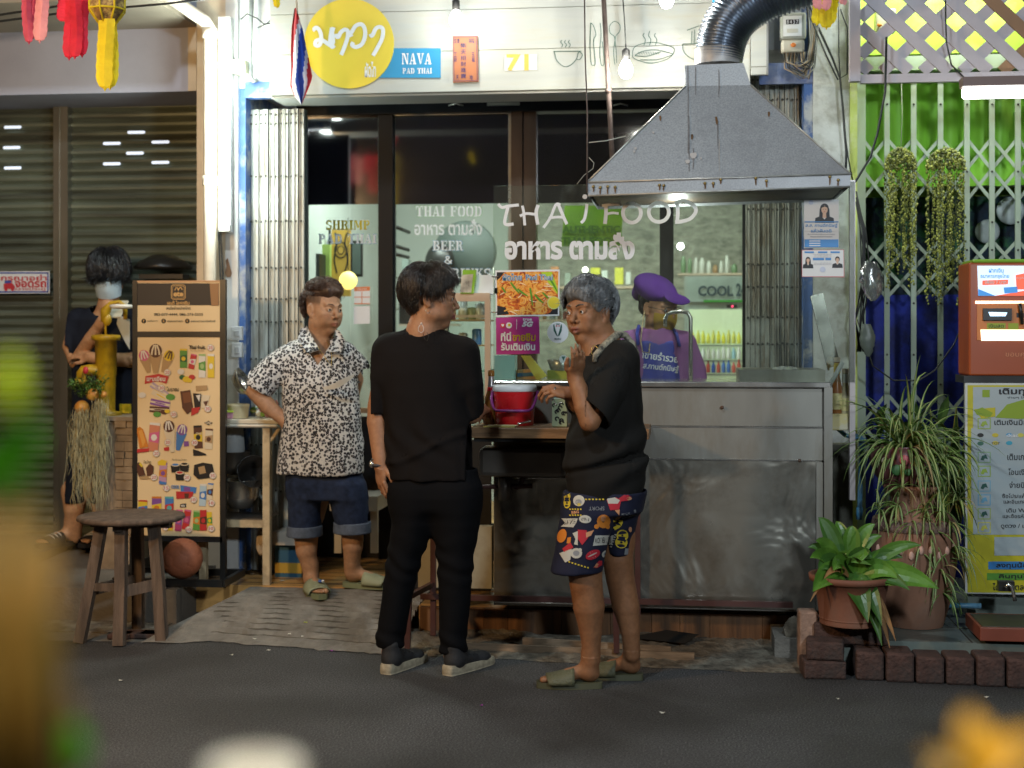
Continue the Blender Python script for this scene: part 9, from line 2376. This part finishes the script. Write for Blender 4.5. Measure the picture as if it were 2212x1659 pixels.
items+=[(tx("B&G",415,535,515,575,.03,-6),DP),(oc(600,650,84,54,.1),DW),(tx("#9-1",545,630,650,675,.02,8),M_sblk),(pc_([(280,640),(500,640),(480,700),(440,760),(270,750),(330,700)]),DW),(tx("GAME",300,660,470,720,.02,-8),M_sblk),(oc(850,680,92,92),DO),(oc(755,750,34,32),DO),(oc(905,752,30,30),DO),(oc(845,640,34,42),DP),(oc(845,680,14,16),M_sblk),(tx("9",970,615,1105,805,.05,12),DY_),(tx("8",1010,790,1180,1045,.06,8),DY_),(tx("8",1385,0,1440,205,.05,5),DY_),(tx("1",1245,190,1300,350,.05,15),DY_),(pc_([(890,390),(1020,355),(1085,400),(1060,520),(940,530)]),DR),(pc_([(895,375),(1000,355),(1070,395),(1040,440),(910,440)]),DW),(pc_([(1050,370),(1150,310),(1225,350),(1180,400),(1080,410)]),DR),(oc(1195,372,34,24),DP),(pc_([(1000,530),(1070,520),(1060,600)]),DP),(oc(285,875,62,95,.3),DO),(pc_([(360,900),(410,890),(400,980),(350,975)]),DO),(pc_([(500,790),(620,800),(640,900),(560,1000),(490,900)]),DR),(pc_([(430,840),(500,810),(500,1000),(450,990),(470,920)]),DW),(pc_([(610,830),(720,795),(680,870),(615,900)]),DP),(pc_([(290,1050),(400,960),(440,1030),(330,1110)]),DR),(pc_([(250,1110),(330,1080),(420,1050),(400,1200),(330,1235)]),DW),(oc(480,1110,80,70),DW),(oc(480,1110,44,38),DG_),(oc(530,1065,26,24),DW),(pc_([(735,870),(985,868),(960,990),(705,1010)]),DW),(tx("SAN VER NOW",730,895,950,975,.03,178),M_sblk),(oc(705,1130,105,60,-.45),DR),(tx("|||",660,1110,750,1150,.0,60),DW),(oc(700,1130,70,8,-.45),DW),(oc(865,1120,34,50,.5),DW),(oc(865,1120,16,26,.5),DG_),(pc_([(715,1300),(790,1210),(830,1210),(830,1270),(760,1310)]),DR),(pc_([(715,1300),(760,1240),(800,1260),(760,1305)]),DP),(oc(1210,790,22,36),DP),(tx("TEAM",1150,480,1235,680,.0,80),DG_),(pc_([(1140,1045),(1185,1045),(1180,1130),(1130,1130)]),DG_)]
for k in range(7):items.append((pc_([(375+k*42,1215+k*13),(398+k*42,1222+k*13),(396+k*42,1240+k*13),(373+k*42,1233+k*13)]),DY_))
for k in range(6):items.append((pc_([(1000-k*12,850+k*32),(1025-k*12,856+k*32),(1018-k*12,872+k*32),(993-k*12,866+k*32)]),DW))
decals(shortO,[shortO],items)
M_ol1=mat("olive_slide",(.075,.075,.040),.55,var=.15);M_ol2=mat("olive_strap",(.11,.11,.06),.6,var=.15,bump=.5,bscale=90)
slide(pO,MoA,M_ol1,M_ol2);slide(pO,MoB,M_ol1,M_ol2)
Ym=7.50
pM=thing("person",G(190,1185,.22),"person in navy t-shirt and blue face mask looking at a phone behind the pump","person")
def N_(px,py,dy=0.0):v=V(px,py,Ym+dy);return Vector((v.x,Ym+dy,v.z))
nsec=lambda py,l,r,d,cy=0.0:lsec(py,l,r,d,cy,0,N_,Ym)
SK4=(.58,.33,.18)
HMm=head_matrix(N_(235,590,.0),(.22,-.97),2,-10,1.04)
bm_=SD();head(bm_,HMm);bm_.cap(N_(236,615,.02),.052,N_(234,668,.02),.058,.03);bm_.ell(N_(234,700),(.13,.08,.08),.04);bm_.cap(N_(234,655,-.03),.03,N_(234,672,-.06),.03,.03)
bm_.chain([N_(168,690),N_(152,748,-.02),N_(165,782,-.05),N_(196,732,-.14),N_(222,693,-.20)],[.046,.042,.040,.036,.028],.02)
Mh=hand_matrix(N_(222,692,-.20),N_(246,656,-.22),(-.5,-.6,-.2));hand(bm_,Mh,side=-1,curl=(35,45,25),thumb=(30,25),s=.92)
bm_.chain([N_(300,700),N_(305,770,-.04),N_(280,778,-.10),N_(225,776,-.14),N_(195,772,-.15)],[.046,.042,.040,.034,.027],.02)
Mh2=hand_matrix(N_(196,772,-.15),N_(160,764,-.12),(0,-.5,.85));hand(bm_,Mh2,side=-1,curl=(15,25,20),s=.92)
Mh3=None
bm_.chain([N_(160,1060),N_(160,1100,-.02),N_(162,1160)],[.07,.055,.036],.03);bm_.chain([N_(220,1060),N_(222,1100),N_(220,1165)],[.07,.055,.036],.03)
MmA=foot(bm_,Vector((N_(158,0).x,Ym+.02,.258)),math.pi-.55,.95,-1);MmB=foot(bm_,Vector((N_(215,0).x,Ym+.1,.258)),math.pi-.2,.95,1)
hb=HMm.translation
bm_.chain([N_(234,668),N_(234,760,.01),N_(232,1000,.01)],[.055,.09,.09],.03);bm_.cap(N_(168,700),.045,N_(300,705),.045,.03);bm_.chain([N_(205,1000),N_(168,1065)],[.08,.07],.03);bm_.chain([N_(250,1000),N_(222,1065)],[.08,.07],.03)
bodyobj(bm_,[((hb.x-.15,hb.y-.16,N_(0,665).z),(hb.x+.15,hb.y+.15,hb.z+.14),.0034),((N_(140,0).x,Ym-.34,N_(0,790).z),(N_(290,0).x,Ym-.09,N_(0,668).z),.0034)],(N_(100,0).x,Ym-.36,.20),(N_(335,0).x,Ym+.2,N_(0,655).z),pM,head_color(HMm,SK4,(.3,.1,.08)))
eyes(pM,HMm,(0,-.4));M_hairm=hair_mat("black_bowl_hair",(.008,.008,.010),(.03,.032,.04),.3);brows(pM,HMm,M_hairm)
def capM(sd):
 sd.ell((0,-.014,.048),(.094,.108,.092),.01);sd.ell((0,.050,.040),(.078,.052,.046),.03);sd.ell((0,-.05,-.01),(.088,.06,.05),.03)
 sd.ell((0,.11,-.028),(.066,.055,.046),.01,'s')
hair(pM,HMm,M_hairm,capM,1600,lambda p:p.z>.01,lambda p:(p.x*9,p.y*9+.1,-.55),lambda p:.10,lift=.016,seed=22,r0=.0019,ell=(.090,.108,.096),jit=.25)
M_mask=mat("blue_face_mask",(.52,.66,.76),.7,var=.06);mb=MB();nu,nv=16,8;vs=[]
for j in range(nv+1):
 v=j/nv
 for i in range(nu+1):
  a=(i/nu-.5)*2.5;zz=.012-.122*v;rx=.079-.012*v**2;ry=.078+.034*math.sin(math.pi*(v*.8+.15))*(1-abs(a)/1.25)**.7-.01*v
  vs.append(HMm@Vector((rx*math.sin(a),.012+ry*math.cos(a)**.8+.001*math.sin(v*22),zz-.018*math.cos(a)*v)))
mb.add(vs,[(j*(nu+1)+i,(j+1)*(nu+1)+i,(j+1)*(nu+1)+i+1,j*(nu+1)+i+1)for j in range(nv)for i in range(nu)],M_mask,True)
for x in(-1,1):mb.tube([HMm@Vector(p)for p in((x*.064,.03,.0),(x*.078,.0,.015),(x*.086,-.02,-.005),(x*.078,-.005,-.04),(x*.058,.03,-.09))],.0012,M_mask,4)
mb.build("face_mask",pM)
M_navT=mat("navy_cotton",(.010,.013,.024),.85,var=.12,bump=.2,bscale=500,spec=.25);sm_=SD()
sm_.loft([nsec(658,205,265,.06,.01),nsec(668,180,292,.08),nsec(690,158,314,.105),nsec(740,152,318,.12),nsec(820,158,314,.125),nsec(900,156,316,.13),nsec(990,154,318,.135)],.02,n=2.3)
sm_.chain([N_(170,690),N_(158,715,-.01),N_(150,748,-.02)],[.068,.070,.072],.03);sm_.chain([N_(300,690),N_(306,745,-.02)],[.068,.07],.03)
nm=N_(234,662);lo,hi=bb([N_(125,645,-.2),N_(335,1000,.2)],.02)
shm=sdobj("t_shirt",[(sm_,lo,hi,.0065,shell(.012,[below(N_(0,985).z),lambda P:-(np.sqrt((P[...,0]-nm.x)**2+(P[...,1]-Ym+.03)**2+(P[...,2]-nm.z-.01)**2)-.088),lambda P:np.where((P[...,0]<N_(160,0).x),N_(0,748).z-P[...,2],-1),lambda P:np.where((P[...,0]>N_(312,0).x),N_(0,750).z-P[...,2],-1)],fold_noise(9,8,5,.007,71)))],M_navT,pM,it=2)
mb=MB();mb.pquad([(193,724),(202,712),(206,716),(198,728)],Ym-.128,M_paper);mb.build("shirt_print",shm)
s9=SD();s9 .loft([nsec(960,160,312,.12),nsec(1010,158,300,.13)],.03);s9 .loft([nsec(1000,150,215,.10),nsec(1085,138,188,.09)],.03);s9 .loft([nsec(1000,200,290,.10),nsec(1085,195,262,.09)],.03)
lo,hi=bb([N_(125,955,-.2),N_(330,1100,.2)],.02);sdobj("shorts",[(s9,lo,hi,.008,None)],M_navT,pM,it=1)
M_st1=flat("slide_black",(.02,.02,.022),.5);M_st2=flat("slide_stripe",(.6,.6,.58),.5)
for Mf in(MmA,MmB):
 slide(pM,Mf,M_st1,M_st1);mb=MB()
 for k in range(3):mb.tube([Mf@Vector((.053*math.cos(a),.118+k*.024,-.004+(.058-.006*k)*math.sin(a)**.75))for a in[math.pi*i/12 for i in range(13)]],.0045,M_st2,5)
 mb.build("sandal_stripe",pM)
mb=MB();mb.box(-.037,.037,-.004,.004,-.075,.075,mat("phone_silver",(.55,.52,.42),.35),Matrix.Translation(N_(255,668,-.24))@Matrix.Rotation(rad(-52),4,'X'));top(mb,"mobile_phone","pale silver phone held up by the masked man","phone",bevel=.006)
mb=MB();c=G(200,1182,.222);mb.lathe([(.001,.0),(.10,.0),(.105,.006),(.09,.010),(.001,.011)],(c.x,7.55,.222),mat("doormat_dark",(.04,.035,.03),.9,bump=1,bscale=90),28);top(mb,"drain_cover","round dark cover on the pavement beside the masked man's foot","drain cover")
mb=MB();mb.lathe([(.001,0),(.16,.005),(.165,.02),(.13,.05),(.06,.085),(.001,.09)],V(352,584,7.7),M_blk,24);mb.pbox(300,592,395,602,7.6,.1,M_blk);top(mb,"domed_lid","black domed lid on a ledge above the menu stand","lid")
Yc=7.02
pC=thing("person",V(1425,1290,Yc),"cook in a purple cap, lilac shirt and blue apron behind the glass screen","person")
def K_(px,py,dy=0.0):v=V(px,py,Yc+dy);return Vector((v.x,Yc+dy,v.z))
ksec=lambda py,l,r,d,cy=0.0:lsec(py,l,r,d,cy,0,K_,Yc)
HMc=head_matrix(K_(1424,662),(.72,-.69),4,-14,.98)
bc=SD();head(bc,HMc);bc.cap(K_(1420,690,.02),.052,K_(1412,735,.02),.06,.03);bc.ell(K_(1412,760),(.12,.08,.08),.04)
bc.chain([K_(1355,765),K_(1338,840),K_(1350,900,-.1)],[.055,.046,.035],.02);bc.chain([K_(1478,765),K_(1500,835,-.02),K_(1520,880,-.12)],[.055,.045,.034],.02)
hb=HMc.translation
bc.chain([K_(1412,735),K_(1415,800,.02),K_(1418,900,.02)],[.055,.09,.10],.03);bc.cap(K_(1355,768),.04,K_(1478,768),.04,.03);bc.chain([K_(1405,900),K_(1405,1280)],[.09,.05],.03);bc.chain([K_(1435,900),K_(1440,1280)],[.09,.05],.03)
bodyobj(bc,[((hb.x-.15,hb.y-.15,K_(0,730).z),(hb.x+.15,hb.y+.15,hb.z+.13),.003)],(K_(1305,0).x,Yc-.25,.15),(K_(1545,0).x,Yc+.2,K_(0,720).z),pC,head_color(HMc,(.52,.28,.16),(.3,.1,.08)),.008)
eyes(pC,HMc,(0,-.3));M_hairc=hair_mat("black_tied_hair",(.012,.010,.010),(.03,.025,.02))
def capC(sd):sd.ell((0,-.03,.03),(.084,.09,.085),.01);sd.ell((0,-.09,-.02),(.05,.04,.05),.02);sd.ell((0,.10,-.02),(.07,.06,.06),.01,'s')
hair(pC,HMc,M_hairc,capC,200,lambda p:p.y<-.02,lambda p:(0,-.3,-1),lambda p:.05,lift=.006,seed=2)
M_cap=mat("purple_cap",(.065,.018,.18),.85,var=.1,bump=.2,bscale=300,spec=.2)
cs=SD();cs.frame(HMc);cs.ell((0,-.045,.085),(.108,.118,.058),.02,rot=np.array(Matrix.Rotation(-.30,3,'X')));cs.ell((0,-.01,.062),(.092,.106,.034),.02);cs.ell((0,-.13,.045),(.07,.035,.05),.03);cs.ell((0,.118,.064),(.072,.060,.009),.012,rot=np.array(Matrix.Rotation(-.25,3,'X')));cs.frame(None)
sdobj("cap",[(cs,(hb.x-.24,hb.y-.24,hb.z-.03),(hb.x+.24,hb.y+.24,hb.z+.2),.004,lambda P,F:F+.003*_noise3(P*22,4))],M_cap,pC,it=2)
mb=MB();vs=[]
for j in range(nv+1):
 v=j/nv
 for i in range(nu+1):
  a=(i/nu-.5)*2.5;zz=-.016-.09*v;rx=.077-.022*v**2;ry=.078+.034*math.sin(math.pi*(v*.8+.15))*(1-abs(a)/1.25)**.7-.01*v
  vs.append(HMc@Vector((rx*math.sin(a),.012+ry*math.cos(a)**.8,zz-.018*math.cos(a)*v)))
mb.add(vs,[(j*(nu+1)+i,(j+1)*(nu+1)+i,(j+1)*(nu+1)+i+1,j*(nu+1)+i+1)for j in range(nv)for i in range(nu)],mat("mustard_mask",(.55,.33,.03),.7),True);mb.build("face_mask",pC)
mb=MB()
for x in(-1,1):mb.tube([HMc@Vector((x*.034+.024*math.cos(a),.098,.004+.017*math.sin(a)))for a in[k*.4833 for k in range(14)]],.0018,M_blk,5);mb.tube([HMc@Vector((x*.058,.096,.006)),HMc@Vector((x*.080,.0,.004))],.0016,M_blk,5)
mb.build("glasses",pC)
mb=MB();mb.tube([K_(x,y,d)for x,y,d in((1392,672,-.05),(1388,700,-.08),(1384,735,-.11),(1388,760,-.14),(1402,762,-.14),(1404,742,-.12))],.003,mat("beaded_chain",(.45,.36,.2),.5,var=.4,scale=60),6);mb.build("glasses_chain",pC)
M_lil=mat("lilac_cotton",(.24,.085,.27),.8,var=.1,bump=.2,bscale=400);M_apr=mat("blue_apron",(.035,.045,.34),.7,var=.12,bump=.2,bscale=300)
sc_=SD();sc_.loft([ksec(702,1388,1446,.06),ksec(716,1364,1470,.08),ksec(740,1342,1490,.105),ksec(780,1336,1496,.125),ksec(850,1338,1498,.14),ksec(940,1336,1500,.15)],.02,n=2.3);sc_.chain([K_(1358,745),K_(1342,800),K_(1338,850)],[.07,.07,.066],.03);sc_.chain([K_(1476,745),K_(1494,800),K_(1502,835,-.02)],[.07,.07,.066],.03)
lo,hi=bb([K_(1305,690,-.2),K_(1540,940,.18)],.02);nc=K_(1416,700)
sdobj("lilac_shirt",[(sc_,lo,hi,.0065,shell(.012,[lambda P:-(np.sqrt((P[...,0]-nc.x)**2+(P[...,1]-Yc)**2+(P[...,2]-nc.z-.03)**2)-.085)],fold_noise(9,8,5,.007,81)))],M_lil,pC,it=2)
ap=SD();ap.loft([ksec(735,1370,1468,.118),ksec(780,1362,1478,.138),ksec(850,1352,1490,.153),ksec(940,1346,1494,.163)],.02,n=2.3)
def apc(P):zt1=K_(0,752).z+.9*np.minimum(0,np.abs(P[...,0]-K_(1420,0).x)*-1+.03)*0;return P[...,2]-(K_(0,742).z+.35*np.abs(P[...,0]-K_(1425,0).x))
aprn=sdobj("apron",[(ap,lo,hi,.0065,shell(.010,[apc,lambda P:P[...,1]-Yc],fold_noise(9,8,4,.006,91)))],M_apr,pC,it=2)
mb=MB();mb.tube([K_(1378,745,-.105),K_(1376,720,-.085),K_(1380,704,-.03)],.009,M_apr,6);mb.tube([K_(1468,748,-.10),K_(1462,722,-.075),K_(1450,706,-.02)],.009,M_apr,6);mb.build("strap",aprn)
decals(aprn,[aprn],[(ttext("ค้าขายร่ำรวย",1374,760,1466,778,.02,8),M_lwp),(ttext("ส.ส.กานต์กนิษฐ์",1378,786,1466,802,.02,6),M_lwp)],"apron_lettering")
LG=thing("foreground_table",Vector((0,.85,0)),"table close to the camera carrying the blurred bowl and plants","table")
mb=MB();mb.box(-1.1,1.1,.45,1.12,.90,.94,M_twood);mb.build("table_top",LG)
for x in(-1.0,1.0):
 for y in(.5,1.05):mb=MB();mb.box(x-.03,x+.03,y-.03,y+.03,0,.90,M_twood);mb.build("leg",LG)
c=V(548,1640,.70);c.z=.941;zr=V(548,1650,.70).z-.941
mb=MB();mb.lathe([(.014,0),(.015,.01),(.020,zr*.6),(.0245,zr),(.022,zr+.001),(.001,zr-.01)],c,mat("white_porcelain",(.50,.53,.52),.3),32);top(mb,"white_cup","blurred white cup at the bottom edge of the view","cup")
c=V(2150,1600,.70);YF=thing("yellow_flower",Vector((c.x,.70,.94)),"blurred yellow flower in the bottom right corner","flower")
Mfy=mat("yellow_petal",(.55,.33,.01),.6,var=.15);mb=MB();rr=random.Random(2)
for k in range(30):
 a=rr.uniform(0,6.28);el=rr.uniform(-.3,1.2);leaf(mb,c+Vector((0,0,-.02)),(math.cos(a)*math.cos(el),math.sin(a)*math.cos(el),math.sin(el)),True,rr.uniform(.022,.036),.018,Mfy if k%4 else mat("pale_petal",(.75,.65,.35),.6),.4,4)
mb.build("petals",YF);mb=MB();mb.tube([Vector((c.x,.70,.941)),c+Vector((0,0,-.02))],.003,M_l2,6);mb.build("stem",YF)
c=V(40,1500,.62);FP=thing("foreground_plant",Vector((c.x,.62,.94)),"tall blurred plant with a lime bud at the left edge","plant")
Mlm=mat("lime_bud",(.62,.88,.04),.5,var=.1,transl=.4);Mgr=mat("bright_leaf",(.05,.32,.01),.5,var=.2,transl=.3);Mol=mat("olive_stem_leaf",(.13,.095,.02),.6,var=.3);Mdk=mat("deep_leaf",(.025,.075,.008),.5,var=.3)
m1=MPP(60,.62)
mb=MB();mb.ball(V(24,835,.62),(34*m1,22*m1,68*m1),Mlm);mb.build("bud",FP)
mb=MB()
for x,y,w,h,mm in((40,960,46,70,Mgr),(0,1010,60,70,Mgr),(30,1080,36,60,Mdk)):mb.ball(V(x,y,.63),(w*m1,16*m1,h*m1),mm)
mb.build("upper_leaf",FP)
mb=MB();rr=random.Random(5)
for k in range(26):
 x0_=rr.uniform(-60,110);mb.tube([V(x0_,1720,.62+rr.uniform(-.02,.02)),V(x0_+rr.uniform(-18,18),1400,.62),V(x0_*.8+rr.uniform(-10,20),rr.uniform(1080,1240),.62)],[.006,.006,.002],Mol if k%3 else mat("ochre_stem",(.22,.13,.02),.6),6)
mb.build("stems",FP)
mb=MB()
for x,y,w,h,mm in((20,1590,90,80,Mgr),(110,1540,60,60,Mol),(130,1620,70,70,Mgr),(60,1450,60,70,Mdk),(30,1260,44,70,mat("ochre_stem",(.22,.13,.02),.6)),(100,1250,34,70,Mol)):mb.ball(V(x,y,.64+.0005*(x%7)),(w*m1,14*m1,h*m1),mm)
mb.build("lower_leaf",FP)
